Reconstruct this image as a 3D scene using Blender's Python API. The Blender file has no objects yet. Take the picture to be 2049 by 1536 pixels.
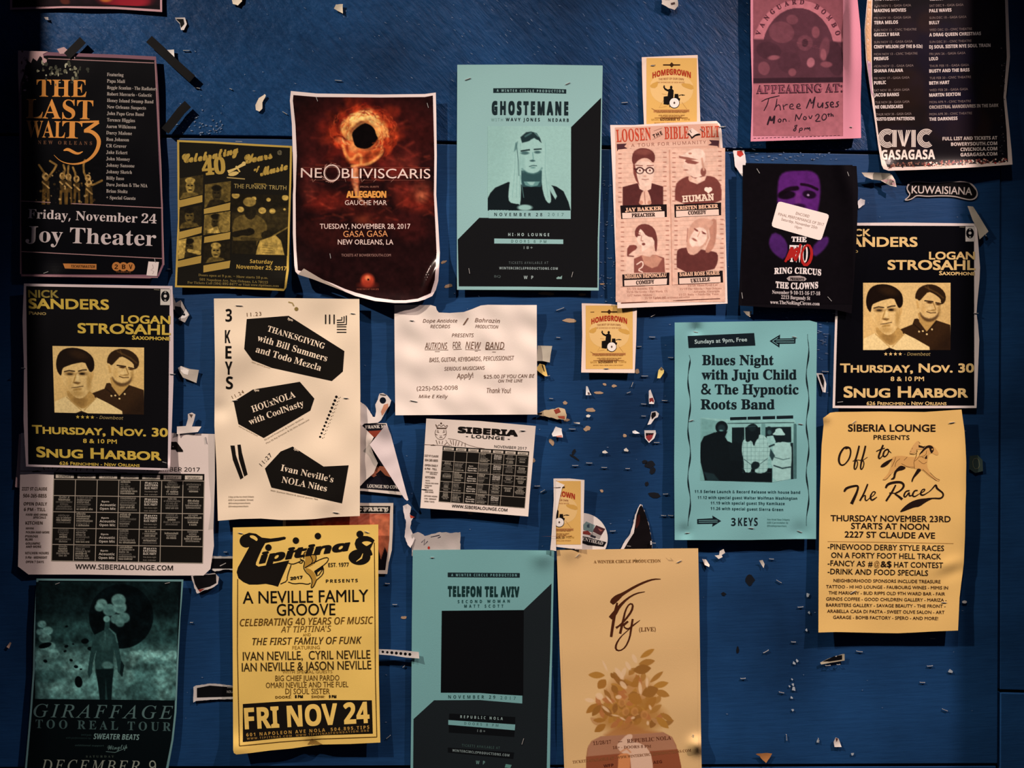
import bpy, math, os, random
import numpy as np
from mathutils import Vector
from mathutils.geometry import delaunay_2d_cdt

# ------------------------------------------------------------------ camera, lamps, exposure
CAMD = 1.6                       # camera distance from the boards, metres
EYE = 1.5                        # height of the picture centre above the ground
SC = bpy.context.scene
LINK = SC.collection.objects.link

cam = bpy.data.cameras.new('camera')
cam.sensor_width = 36.0
cam.lens = 36.0 * CAMD / 2.049
cam_o = bpy.data.objects.new('camera', cam)
cam_o.location = (0, -CAMD, EYE)
cam_o.rotation_euler = (math.pi / 2, 0, 0)
LINK(cam_o)
SC.camera = cam_o

world = bpy.data.worlds.new('night')
SC.world = world
world.use_nodes = True
world.node_tree.nodes['Background'].inputs[0].default_value = (0.42, 0.40, 0.62, 1)
world.node_tree.nodes['Background'].inputs[1].default_value = 0.03

def lamp(name, loc, target, power, color, size, radius):
    l = bpy.data.lights.new(name, 'SPOT')
    l.energy = power; l.color = color; l.spot_size = math.radians(size); l.spot_blend = 1.0
    l.shadow_soft_size = radius
    o = bpy.data.objects.new(name, l); LINK(o)
    o.location = loc
    d = Vector(target) - Vector(loc)
    o.rotation_euler = d.to_track_quat('-Z', 'Y').to_euler()
    return o
lamp('lamp_left', (-2.5, -1.2, EYE + 2.5), (0.2, 0, EYE - 0.46), 850, (1.0, 0.82, 0.68), 39, 0.03)
lamp('lamp_right', (2.5, -1.2, EYE + 2.5), (0.14, 0, EYE - 0.42), 720, (1.0, 0.74, 0.67), 39, 0.03)
lamp('lamp_middle', (0.3, -1.15, EYE + 2.6), (0.25, 0, EYE - 0.50), 200, (1.0, 0.82, 0.70), 46, 0.05)

vs = SC.view_settings
vs.view_transform = 'Standard'
vs.look = 'None'
vs.gamma = 1.0
vs.use_curve_mapping = False
vs.exposure = 0.0

# ------------------------------------------------------------------ small helpers
def lin1(v):
    return v / 12.92 if v <= 0.04045 else ((v + 0.055) / 1.055) ** 2.4
def hexc(c):
    if isinstance(c, str):
        c = tuple(int(c[i:i + 2], 16) / 255 for i in (0, 2, 4))
    return c
KA = (0.92, 1.0, 1.1)
def alb(c):
    c = hexc(c)
    return tuple(min(0.88, lin1(v) * k) for v, k in zip(c, KA)) + (1.0,)
def alb_np(C):
    L = np.where(C <= 0.04045, C / 12.92, ((np.clip(C, 0, 1) + 0.055) / 1.055) ** 2.4)
    return np.clip(L * np.array(KA), 0, 0.88)

def world_pt(px, py, h):
    """photo pixel at h millimetres in front of the boards -> metres"""
    f = (CAMD - h * 0.001) / CAMD * 0.001
    return np.stack([(px - 1024.5) * f, -h * 0.001 + 0 * px, EYE + (768 - py) * f], -1)

# ------------------------------------------------------------------ materials
def new_mat(name):
    m = bpy.data.materials.new(name); m.use_nodes = True
    nt = m.node_tree
    return m, nt, nt.nodes['Principled BSDF']
def paper_mat(name, rough, spec, bump, coat=0.0):
    m, nt, b = new_mat(name)
    a = nt.nodes.new('ShaderNodeAttribute'); a.attribute_name = 'Col'
    tc = nt.nodes.new('ShaderNodeTexCoord')
    n = nt.nodes.new('ShaderNodeTexNoise'); n.inputs['Scale'].default_value = 900; n.inputs['Detail'].default_value = 4
    nt.links.new(tc.outputs['Object'], n.inputs['Vector'])
    bp = nt.nodes.new('ShaderNodeBump'); bp.inputs['Strength'].default_value = bump; bp.inputs['Distance'].default_value = 0.0006
    nt.links.new(n.outputs['Fac'], bp.inputs['Height'])
    nt.links.new(bp.outputs['Normal'], b.inputs['Normal'])
    nt.links.new(a.outputs['Color'], b.inputs['Base Color'])
    b.inputs['Roughness'].default_value = rough
    b.inputs['Specular IOR Level'].default_value = spec
    b.inputs['Coat Weight'].default_value = coat
    b.inputs['Coat Roughness'].default_value = 0.25
    return m
MATTE = paper_mat('matte_paper', 0.9, 0.06, 0.25)
GLOSS = paper_mat('glossy_paper', 0.2, 0.28, 0.04)
def plain(name, col, rough, metal=0.0, spec=0.5):
    m, nt, b = new_mat(name)
    b.inputs['Base Color'].default_value = alb(col)
    b.inputs['Roughness'].default_value = rough
    b.inputs['Metallic'].default_value = metal
    b.inputs['Specular IOR Level'].default_value = spec
    return m
STEEL = plain('staple_steel', 'c4c0b8', 0.25, 0.35, 0.8)
TAPE = plain('black_tape', '08080a', 0.8, 0, 0.08)
def clear_mat():
    m, nt, b = new_mat('clear_tape')
    b.inputs['Base Color'].default_value = (0.85, 0.85, 0.8, 1)
    b.inputs['Roughness'].default_value = 0.22
    b.inputs['Alpha'].default_value = 0.28
    b.inputs['Specular IOR Level'].default_value = 0.8
    return m
CLEAR = clear_mat()

def paint_mat(name, streak):
    """thick navy gloss paint over rough plywood: brush streaks, chips, speckle"""
    m, nt, b = new_mat(name)
    N = nt.nodes.new; L = nt.links.new
    tc = N('ShaderNodeTexCoord')
    rt = N('ShaderNodeVectorRotate'); rt.rotation_type = 'Y_AXIS'; rt.inputs['Angle'].default_value = math.radians(-48 if streak else 2)
    L(tc.outputs['Object'], rt.inputs['Vector'])
    mp = N('ShaderNodeMapping'); mp.inputs['Scale'].default_value = (14, 60, 75) if streak else (9, 40, 110)
    L(rt.outputs['Vector'], mp.inputs['Vector'])
    n1 = N('ShaderNodeTexNoise'); n1.inputs['Scale'].default_value = 1.6; n1.inputs['Detail'].default_value = 9; n1.inputs['Roughness'].default_value = 0.65
    L(mp.outputs['Vector'], n1.inputs['Vector'])
    n2 = N('ShaderNodeTexNoise'); n2.inputs['Scale'].default_value = 34; n2.inputs['Detail'].default_value = 8
    L(tc.outputs['Object'], n2.inputs['Vector'])
    n3 = N('ShaderNodeTexNoise'); n3.inputs['Scale'].default_value = 3.2; n3.inputs['Detail'].default_value = 4
    L(tc.outputs['Object'], n3.inputs['Vector'])
    r = N('ShaderNodeValToRGB')
    r.color_ramp.elements[0].position = 0.33; r.color_ramp.elements[0].color = alb('122d4c')
    r.color_ramp.elements[1].position = 0.70; r.color_ramp.elements[1].color = alb('204a78')
    L(n3.outputs['Fac'], r.inputs['Fac'])
    mx = N('ShaderNodeMixRGB'); mx.blend_type = 'MULTIPLY'; mx.inputs['Fac'].default_value = 0.5 if streak else 0.22
    r2 = N('ShaderNodeValToRGB')
    r2.color_ramp.elements[0].position = 0.36; r2.color_ramp.elements[0].color = (0.45, 0.45, 0.5, 1)
    r2.color_ramp.elements[1].position = 0.56; r2.color_ramp.elements[1].color = (1, 1, 1, 1)
    L(n1.outputs['Fac'], r2.inputs['Fac'])
    L(r.outputs['Color'], mx.inputs['Color1']); L(r2.outputs['Color'], mx.inputs['Color2'])
    L(mx.outputs['Color'], b.inputs['Base Color'])
    ad = N('ShaderNodeMath'); ad.operation = 'ADD'
    mu = N('ShaderNodeMath'); mu.operation = 'MULTIPLY'; mu.inputs[1].default_value = 0.8
    L(n2.outputs['Fac'], mu.inputs[0]); L(n1.outputs['Fac'], ad.inputs[0]); L(mu.outputs[0], ad.inputs[1])
    bp = N('ShaderNodeBump'); bp.inputs['Strength'].default_value = 0.7 if streak else 0.22; bp.inputs['Distance'].default_value = 0.004 if streak else 0.002
    L(ad.outputs[0], bp.inputs['Height']); L(bp.outputs['Normal'], b.inputs['Normal'])
    b.inputs['Roughness'].default_value = 0.3 if streak else 0.45
    b.inputs['Specular IOR Level'].default_value = 0.07 if streak else 0.16
    return m
BOARD_TOP = paint_mat('navy_paint_streaked', True)
BOARD = paint_mat('navy_paint', False)

# ------------------------------------------------------------------ scene objects
def obj(name, mesh, parent=None):
    o = bpy.data.objects.new(name, mesh); LINK(o)
    if parent: o.parent = parent
    return o
def tag(o, label, cat, group=None):
    o['label'] = label; o['category'] = cat
    if group: o['group'] = group
    return o
def mesh_np(name, V, F, cols, mat, smooth=False):
    """V (n,3), F list/array of faces; cols: (n,3) albedo per vertex, or a per-face list"""
    me = bpy.data.meshes.new(name)
    if isinstance(F, np.ndarray):
        n, k = F.shape
        me.vertices.add(len(V)); me.vertices.foreach_set('co', np.asarray(V, dtype=np.float32).ravel())
        me.loops.add(n * k); me.loops.foreach_set('vertex_index', F.ravel().astype(np.int32))
        me.polygons.add(n); me.polygons.foreach_set('loop_start', np.arange(0, n * k, k, dtype=np.int32))
        me.update(calc_edges=True)
    else:
        me.from_pydata([tuple(v) for v in V], [], F)
    if cols is not None:
        dom = 'POINT' if len(cols) == len(V) and isinstance(cols, np.ndarray) else 'CORNER'
        at = me.color_attributes.new('Col', 'FLOAT_COLOR', dom)
        if dom == 'POINT':
            A = np.ones((len(V), 4), dtype=np.float32); A[:, :3] = cols
        else:
            A = np.array([c for p, c in zip(me.polygons, cols) for _ in range(p.loop_total)], dtype=np.float32)
        at.data.foreach_set('color', A.ravel())
    if mat: me.materials.append(mat)
    if smooth: me.polygons.foreach_set('use_smooth', [True] * len(me.polygons))
    me.update()
    return me

def chaikin(P, n=2, closed=True):
    P = [tuple(p) for p in P]
    for _ in range(n):
        Q = []
        m = len(P)
        if not closed: Q.append(P[0])
        for i in range(m if closed else m - 1):
            a, b = P[i], P[(i + 1) % m]
            Q.append((a[0] * .75 + b[0] * .25, a[1] * .75 + b[1] * .25)); Q.append((a[0] * .25 + b[0] * .75, a[1] * .25 + b[1] * .75))
        if not closed: Q.append(P[-1])
        P = Q
    return P
def ring(cx, cy, rx, ry=None, n=20, rot=0.0, a0=0, a1=360):
    ry = rx if ry is None else ry
    c, s = math.cos(math.radians(rot)), math.sin(math.radians(rot))
    out = []
    m = n if abs(a1 - a0) >= 360 else n + 1
    for i in range(m):
        t = math.radians(a0 + (a1 - a0) * i / n)
        x, y = rx * math.cos(t), ry * math.sin(t)
        out.append((cx + x * c - y * s, cy + x * s + y * c))
    return out
def ribbon(P, w, w1=None):
    """outline of a stroke along P; w may be a list of widths"""
    P = np.array(P, float); n = len(P)
    W = np.array(w, float) if hasattr(w, '__len__') else np.linspace(w, w if w1 is None else w1, n)
    if len(W) != n: W = np.interp(np.linspace(0, 1, n), np.linspace(0, 1, len(W)), W)
    T = np.gradient(P, axis=0); T /= np.maximum(1e-6, np.hypot(T[:, 0], T[:, 1]))[:, None]
    Nn = np.stack([-T[:, 1], T[:, 0]], 1) * W[:, None] / 2
    return P + Nn, P - Nn
def inside(P, x, y):
    P = np.asarray(P, float); c = np.zeros(np.shape(x), bool); n = len(P); j = n - 1
    for i in range(n):
        xi, yi = P[i]; xj, yj = P[j]
        if yi != yj:
            c ^= ((yi > y) != (yj > y)) & (x < (xj - xi) * (y - yi) / (yj - yi) + xi)
        j = i
    return c
def segdist(P, x, y, closed=True):
    P = np.asarray(P, float); d = np.full(np.shape(x), 1e9); n = len(P)
    for i in range(n if closed else n - 1):
        a, b = P[i], P[(i + 1) % n]
        vx, vy = b - a; L = vx * vx + vy * vy + 1e-9
        t = np.clip(((x - a[0]) * vx + (y - a[1]) * vy) / L, 0, 1)
        d = np.minimum(d, np.hypot(x - a[0] - t * vx, y - a[1] - t * vy))
    return d
def nearest(P, x, y):
    P = np.asarray(P, float); d = np.full(np.shape(x), 1e9); ox, oy = x.copy(), y.copy(); n = len(P)
    for i in range(n):
        a, b = P[i], P[(i + 1) % n]
        vx, vy = b - a; L = vx * vx + vy * vy + 1e-9
        t = np.clip(((x - a[0]) * vx + (y - a[1]) * vy) / L, 0, 1)
        px, py = a[0] + t * vx, a[1] + t * vy; q = np.hypot(x - px, y - py); m = q < d
        d = np.where(m, q, d); ox = np.where(m, px, ox); oy = np.where(m, py, oy)
    return ox, oy
def tri_fill(P, step):
    """triangulate polygon P with inner grid points; returns verts (n,2), tris"""
    P = [tuple(map(float, p)) for p in P]
    Q = []
    for i, a in enumerate(P):
        b = P[(i + 1) % len(P)]
        L = math.hypot(b[0] - a[0], b[1] - a[1])
        if L < 1e-4: continue
        k = max(1, int(L / step))
        for j in range(k): Q.append((a[0] + (b[0] - a[0]) * j / k, a[1] + (b[1] - a[1]) * j / k))
    n = len(Q)
    A = np.array(Q); x0, y0 = A.min(0); x1, y1 = A.max(0)
    gx = np.arange(x0 + step * .5, x1, step); gy = np.arange(y0 + step * .5, y1, step)
    if len(gx) and len(gy) and (x1 - x0) > step * 1.2 and (y1 - y0) > step * 1.2:
        X, Y = np.meshgrid(gx, gy); X = X + (np.arange(len(gy)) % 2)[:, None] * step * .5
        X, Y = X.ravel(), Y.ravel()
        ok = inside(A, X, Y); X, Y = X[ok], Y[ok]
        if len(X):
            ok = segdist(A, X, Y) > step * .4
            X, Y = X[ok], Y[ok]
        pts = Q + list(zip(X.tolist(), Y.tolist()))
    else:
        pts = Q
    r = delaunay_2d_cdt([Vector(p) for p in pts], [], [list(range(n))], 1, 1e-5)
    V = np.array([tuple(v) for v in r[0]]); F = [tuple(f) for f in r[2]]
    return V, F

# ------------------------------------------------------------------ lettering
FONTS = {}
def font(kind):
    if kind not in FONTS:
        f = None
        try:        # Blender's own bundled font, only to skip the slow glyph fallback
            d = bpy.utils.system_resource('DATAFILES', path='fonts')
            f = bpy.data.fonts.load(os.path.join(d, 'NotoSansMath-Regular.woff2'))
        except Exception:
            f = None
        FONTS[kind] = f
    return FONTS[kind]
STY = {'b': (0x1D400, 0x1D41A, 0x1D7CE), 'i': (0x1D434, 0x1D44E, None), 'bi': (0x1D468, 0x1D482, None), 'sc': (0x1D4D0, 0x1D4EA, None),
       'fr': (0x1D56C, 0x1D586, None), 's': (0x1D5A0, 0x1D5BA, 0x1D7E2), 'sb': (0x1D5D4, 0x1D5EE, 0x1D7EC), 'si': (0x1D608, 0x1D622, None),
       'sbi': (0x1D63C, 0x1D656, None), 'm': (0x1D670, 0x1D68A, 0x1D7F6)}
def conv(s, st):
    if st not in STY: return s
    a, b, d = STY[st]; o = ''
    for c in s:
        if 'A' <= c <= 'Z': o += chr(a + ord(c) - 65)
        elif 'a' <= c <= 'z': o += chr(b + ord(c) - 97) if not (st == 'i' and c == 'h') else '\u210E'
        elif '0' <= c <= '9' and d: o += chr(d + ord(c) - 48)
        elif '0' <= c <= '9' and st in ('bi', 'sc', 'fr'): o += chr(0x1D7CE + ord(c) - 48)
        elif '0' <= c <= '9' and st in ('sbi',): o += chr(0x1D7EC + ord(c) - 48)
        else: o += c
    return o
TC = bpy.data.curves.new('lettering', 'FONT')
TO = bpy.data.objects.new('lettering', TC)
DEF_FONT = TC.font
CAPS = {}
def raw_text(s, st, off, sp, res, smallcaps):
    TC.resolution_u = res
    TC.body = conv(s, st)
    f = font('math') if st else None
    TC.font = f if f is not None else DEF_FONT
    TC.size = 1.0; TC.space_character = sp
    TC.small_caps_scale = 0.8
    for i, c in enumerate(s):
        if i < len(TC.body_format): TC.body_format[i].use_small_caps = bool(smallcaps and c.islower())
    me = bpy.data.meshes.new_from_object(TO)
    n = len(me.vertices)
    V = np.zeros(n * 3, dtype=np.float32); me.vertices.foreach_get('co', V)
    V = V.reshape(-1, 3)[:, :2].astype(float)
    F = [tuple(p.vertices) for p in me.polygons]
    bpy.data.meshes.remove(me)
    if off > 0.005 and len(V):      # heavier strokes: the glyph laid down four times, slightly apart
        d = off * .85; VV = []; FF = []
        for k, (a, b) in enumerate(((d, d), (-d, d), (d, -d), (-d, -d))):
            VV.append(V + (a, b)); FF += [tuple(i + k * n for i in f) for f in F]
        V, F = np.concatenate(VV), FF
    return V, F
def cap_of(st, off):
    k = (st, off)
    if k not in CAPS:
        V, F = raw_text('H', st, off, 1, 2, False)
        CAPS[k] = V[:, 1].max()
    return CAPS[k]

def grid_cut(V, F, step):
    import bmesh
    bm = bmesh.new()
    vs_ = [bm.verts.new((x, y, 0)) for x, y in V]
    for f in F:
        try: bm.faces.new([vs_[i] for i in f])
        except ValueError: pass
    for ax in (0, 1):
        lo, hi = V[:, ax].min(), V[:, ax].max(); q = lo + step
        while q < hi:
            no = (1, 0, 0) if ax == 0 else (0, 1, 0)
            bmesh.ops.bisect_plane(bm, geom=bm.verts[:] + bm.edges[:] + bm.faces[:], plane_co=[q * n for n in no], plane_no=no)
            q += step
    bm.verts.index_update()
    W = np.array([(v.co.x, v.co.y) for v in bm.verts]); G = [tuple(v.index for v in f.verts) for f in bm.faces]
    bm.free()
    return W, G

# ------------------------------------------------------------------ a sheet of paper on the wall
def waves(seed, lam, n=8):
    r = random.Random(seed); W = []
    for i in range(n):
        a = r.uniform(0, math.pi); k = 2 * math.pi / (lam * r.uniform(.7, 1.8))
        W.append((k * math.cos(a), k * math.sin(a), r.uniform(0, 6.28), r.uniform(.5, 1)))
    def f(x, y):
        s = 0
        for kx, ky, p, w in W: s = s + w * np.sin(kx * x + ky * y + p)
        return s / n * 1.35
    return f

class Sheet:
    def __init__(s, name, label, cat, outline, paper, h=5.0, amp=1.6, lam=110, lift=6.0, curls=(), seed=0, gloss=False, step=5.5, group=None, fold=None):
        s.out = [tuple(p) for p in outline]
        A = np.array(s.out, float)
        s.c = (A.min(0) + A.max(0)) / 2; s.r = np.maximum((A.max(0) - A.min(0)) / 2, 1)
        s.h0, s.amp, s.lift, s.curls = h, amp, lift, curls
        s.w = waves(seed, lam); s.fr = (0, 0, 1); s.xf = None; s.clip = None; s.fold = fold
        s.mat = GLOSS if gloss else MATTE
        s.parts = {}; s.step = step
        loc = world_pt(np.array([s.c[0]]), np.array([min(s.out, key=lambda p: -p[1])[1]]), np.array([0.0]))[0]
        s.root = bpy.data.objects.new(name, None); LINK(s.root); s.root.location = loc
        s.root.empty_display_size = 0.02
        s.loc = np.array(loc)
        tag(s.root, label, cat, group)
        V, F = tri_fill(s.out, step)
        H = s.h(V[:, 0], V[:, 1])
        n = len(V)
        W = np.concatenate([world_pt(V[:, 0], V[:, 1], H), world_pt(V[:, 0], V[:, 1], H - 0.35)]) - s.loc
        W = np.concatenate([W, W])
        # boundary edges -> rim
        cnt = {}
        for f in F:
            for i in range(3):
                e = (f[i], f[(i + 1) % 3]); k = (min(e), max(e)); cnt.setdefault(k, []).append(e)
        FF = [s._o(f, W) for f in F]
        back = [(f[2] + n, f[1] + n, f[0] + n) for f in FF]
        rim = []
        for k, es in cnt.items():
            if len(es) == 1:
                a, b = es[0]; a += 2 * n; b += 2 * n; rim.append((a, b, b + n)); rim.append((a, b + n, a + n))
        AF = np.array(FF + back + rim)
        col = np.tile(np.array(alb(paper)[:3]), (4 * n, 1))
        me = mesh_np('sheet', W, AF, col, s.mat, True)
        o = obj('sheet', me, s.root)
        me.polygons.foreach_set('use_smooth', [True] * (2 * len(F)) + [False] * len(rim))
    def _o(s, f, W):
        a, b, c = W[f[0]], W[f[1]], W[f[2]]
        return f if (b - a)[0] * (c - a)[2] - (b - a)[2] * (c - a)[0] > 0 else (f[0], f[2], f[1])
    def h(s, x, y):
        u = np.abs(x - s.c[0]) / s.r[0]; v = np.abs(y - s.c[1]) / s.r[1]
        H = s.h0 + s.amp * s.w(x, y) + .7 * s.lift * (u ** 3 + v ** 3) * .5
        for c in s.curls:
            cx, cy, r, a = c[:4]; ry = c[4] if len(c) > 4 else r; rot = math.radians(c[5]) if len(c) > 5 else 0
            dx, dy = x - cx, y - cy
            e = (dx * math.cos(rot) + dy * math.sin(rot)) / r; g = (-dx * math.sin(rot) + dy * math.cos(rot)) / ry
            H = H + a * np.exp(-(e * e + g * g))
        return np.maximum(H, 1.2)
    # coordinates
    def P(s, pts):
        ox, oy, k = s.fr
        A = np.array([(ox + p[0] / k, oy + p[1] / k) for p in pts], float)
        return s.xf(A) if s.xf else A
    JOIN = ('lettering', 'side_text', 'calendar_text', 'calendar_grid', 'border', 'print', 'name_list', 'worn_glare_patch', 'tiger_drawing', 'drummer', 'crowd_strip', 'venue_logo', 'horse_drawing',
            'banana_drawing', 'stain', 'ribbon', 'handwriting', 'logo', 'ornament', 'price_tag', 'label_sticker', 'folded_flap')
    def put(s, part, V, F, col, layer, key=None):
        if key is None and part not in s.JOIN: s.n = getattr(s, 'n', 0) + 1; key = (part, s.n)
        s.parts.setdefault(key or (part, 0), []).append((V, F, col, layer))
    def poly(s, pts, col, part='print', layer=1, smooth=0):
        if smooth: pts = chaikin(pts, smooth)
        V, F = tri_fill(s.P(pts), s.step)
        s.put(part, V, F, col, layer)
    def rect(s, x0, y0, x1, y1, col, part='print', layer=1):
        s.poly([(x0, y0), (x1, y0), (x1, y1), (x0, y1)], col, part, layer)
    def line(s, pts, w, col, part='print', layer=2, w1=None, smooth=0):
        if smooth: pts = chaikin(pts, smooth, False)
        if len(pts) == 2:
            a, b = pts; L = math.hypot(b[0] - a[0], b[1] - a[1]) / s.fr[2]; n = max(1, int(L / 10))
            pts = [(a[0] + (b[0] - a[0]) * i / n, a[1] + (b[1] - a[1]) * i / n) for i in range(n + 1)]
        if len(pts) > 2 and not hasattr(w, '__len__') and w1 is None:
            Q = [pts[0]]
            for a, b in zip(pts[:-1], pts[1:]):
                n = max(1, int(math.hypot(b[0] - a[0], b[1] - a[1]) / s.fr[2] / 9)); Q += [(a[0] + (b[0] - a[0]) * i / n, a[1] + (b[1] - a[1]) * i / n) for i in range(1, n + 1)]
            pts = Q
        L_, R_ = ribbon(pts, w, w1); L_ = s.P(L_); R_ = s.P(R_); n = len(L_)
        V = np.concatenate([L_, R_]); F = []
        for i in range(n - 1): F += [(i, i + 1, n + i + 1), (i, n + i + 1, n + i)]
        s.put(part, V, F, col, layer)
    def loop(s, pts, w, col, part='print', layer=2, smooth=0):
        if smooth: pts = chaikin(pts, smooth)
        s.line(list(pts) + [pts[0], pts[1]], w, col, part, layer)
    def dot(s, x, y, r, col, part='print', layer=2, ry=None, n=14, rot=0):
        R = ring(x, y, r, ry, n, rot); V = s.P([(x, y)] + R)
        s.put(part, V, [(0, i + 1, (i + 1) % n + 1) for i in range(n)], col, layer)
    def text(s, t, x0, y0, x1, y1, cap, col, st='', off=0.0, part='lettering', layer=3, arc=0.0, sp=1.0, sc=False, shear=0.0, res=None):
        k = s.fr[2]
        if res is None: res = 2 if cap / k < 12 else 4
        V, F = raw_text(t, st, off, sp, res, sc)
        if not len(V): return
        H = cap_of(st, off); V = V.copy()
        xa, xb = V[:, 0].min(), V[:, 0].max()
        u = (V[:, 0] - xa) / max(1e-6, xb - xa); v = V[:, 1] / H * cap
        L = math.hypot(x1 - x0, y1 - y0); dx, dy = (x1 - x0) / L, (y1 - y0) / L
        a = arc * 4 * u * (1 - u)
        X = x0 + dx * u * L + dy * v + shear * v; Y = y0 + dy * u * L - dx * v - a
        W = s.P(np.stack([X, Y], 1))
        key = None; s.n = getattr(s, 'n', 0) + 1
        if part in ('title', 'lettering', 'handwriting', 'logo', 'script_headline') and cap / k >= (9 if part != 'handwriting' else 6): key = ({'lettering': 'text_line', 'logo': 'logo_lettering'}.get(part, part), s.n)
        elif part in ('title', 'lettering'): key = ('small_print', 0)
        elif part in ('date_box', 'name_plate', 'text_box'): key = ('box_lettering', s.n)
        m = 4 if off > .005 else 1; nv, nf = len(W) // m, len(F) // m
        for q in range(m):          # overlapping copies sit a hair apart
            Wq = W[q * nv:(q + 1) * nv]; Fq = [tuple(i - q * nv for i in f) for f in F[q * nf:(q + 1) * nf]]
            if cap / k > 15: Wq, Fq = grid_cut(Wq, Fq, 9)
            s.put(part, Wq, Fq, col, layer + .3 * q, key or (part, 0))
    def photo(s, cv, part='picture', layer=2):
        """vertex-coloured picture grid"""
        X, Y, C, M = cv.X, cv.Y, cv.C, cv.mask()
        hh, ww = X.shape
        P = np.stack([X.ravel(), Y.ravel()], 1)
        if s.xf: P = s.xf(P)
        I = np.arange(hh * ww).reshape(hh, ww)
        Q = np.stack([I[:-1, :-1], I[1:, :-1], I[1:, 1:], I[:-1, 1:]], -1)
        mk = M[:-1, :-1] & M[1:, :-1] & M[1:, 1:] & M[:-1, 1:]
        if cv.Wp is not None:       # cells cut by the outline: pull their outer corners onto it
            near = M[:-1, :-1] | M[1:, :-1] | M[1:, 1:] | M[:-1, 1:]
            mk = near
            X2, Y2 = X.copy(), Y.copy(); o_ = ~M
            xs, ys = X[o_], Y[o_]; nx, ny = nearest(cv.Wp, xs, ys); X2[o_] = nx; Y2[o_] = ny
            P = np.stack([X2.ravel(), Y2.ravel()], 1)
            if s.xf: P = s.xf(P)
        Q = Q[mk]
        used = np.unique(Q); mp = np.zeros(hh * ww, int); mp[used] = np.arange(len(used)); Q = mp[Q]; P = P[used]
        W = world_pt(P[:, 0], P[:, 1], s.h(P[:, 0], P[:, 1]) + 0.12 + .06 * layer) - s.loc
        me = mesh_np(part, W, Q, alb_np(C.reshape(-1, 3)[used]), s.mat, True)
        obj(part, me, s.root)
    def staple(s, x, y, rot=0, L=10):
        h = float(s.h(np.array([x]), np.array([y]))[0])
        p = world_pt(np.array([x]), np.array([y]), np.array([h + .5]))[0] - s.loc
        o = obj('staple', staple_mesh(), s.root); o.location = p; o.rotation_euler = (0, math.radians(rot), 0)
        o.scale = (L / 10, 1, 1)
    def done(s):
        for (part, _k), items in s.parts.items():
            Vs, Fs, Cs, n = [], [], [], 0
            for V, F, col, layer in items:
                big = (V[:, 0].max() - V[:, 0].min() > 26 or V[:, 1].max() - V[:, 1].min() > 26)
                H = s.h(V[:, 0], V[:, 1]) + 0.12 + 0.06 * layer
                W = world_pt(V[:, 0], V[:, 1], H) - s.loc
                c = alb(col)
                for f in F:
                    if s.clip is not None:
                        q = V[list(f)].mean(0)
                        if not s.clip(q[0], q[1]): continue
                    if len(f) == 3: f = s._o(f, W)
                    Fs.append(tuple(i + n for i in f)); Cs.append(c)
                Vs.append(W); n += len(W)
            if not Fs: continue
            V = np.concatenate(Vs)
            me = mesh_np(part, V, Fs, Cs, s.mat)
            o = obj(part, me, s.root)
            if part in ('small_print', 'lettering', 'calendar_text', 'calendar_grid', 'side_text', 'border', 'print', 'name_list', 'worn_glare_patch', 'crowd_strip', 'stain', 'ornament', 'handwriting', 'tiger_drawing', 'ribbon', 'venue_logo', 'horse_drawing', 'drummer', 'banana_drawing') and _k == 0 and len(items) > 1: o['kind'] = 'stuff'
        s.parts = {}
        return s

_ST = []
def staple_mesh():
    if not _ST:
        V = []; F = []
        def box(x0, x1, y0, y1, z0, z1):
            n = len(V)
            V.extend([(x, y, z) for x in (x0, x1) for y in (y0, y1) for z in (z0, z1)])
            F.extend([tuple(n + i for i in f) for f in ((0, 1, 3, 2), (4, 6, 7, 5), (0, 4, 5, 1), (2, 3, 7, 6), (0, 2, 6, 4), (1, 5, 7, 3))])
        box(-.0055, .0055, -.0006, .0002, -.0005, .0005)
        box(-.0055, -.0047, .0002, .002, -.0005, .0005); box(.0047, .0055, .0002, .002, -.0005, .0005)
        me = bpy.data.meshes.new('staple'); me.from_pydata(V, [], F); me.materials.append(STEEL)
        _ST.append(me)
    return _ST[0]

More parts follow.
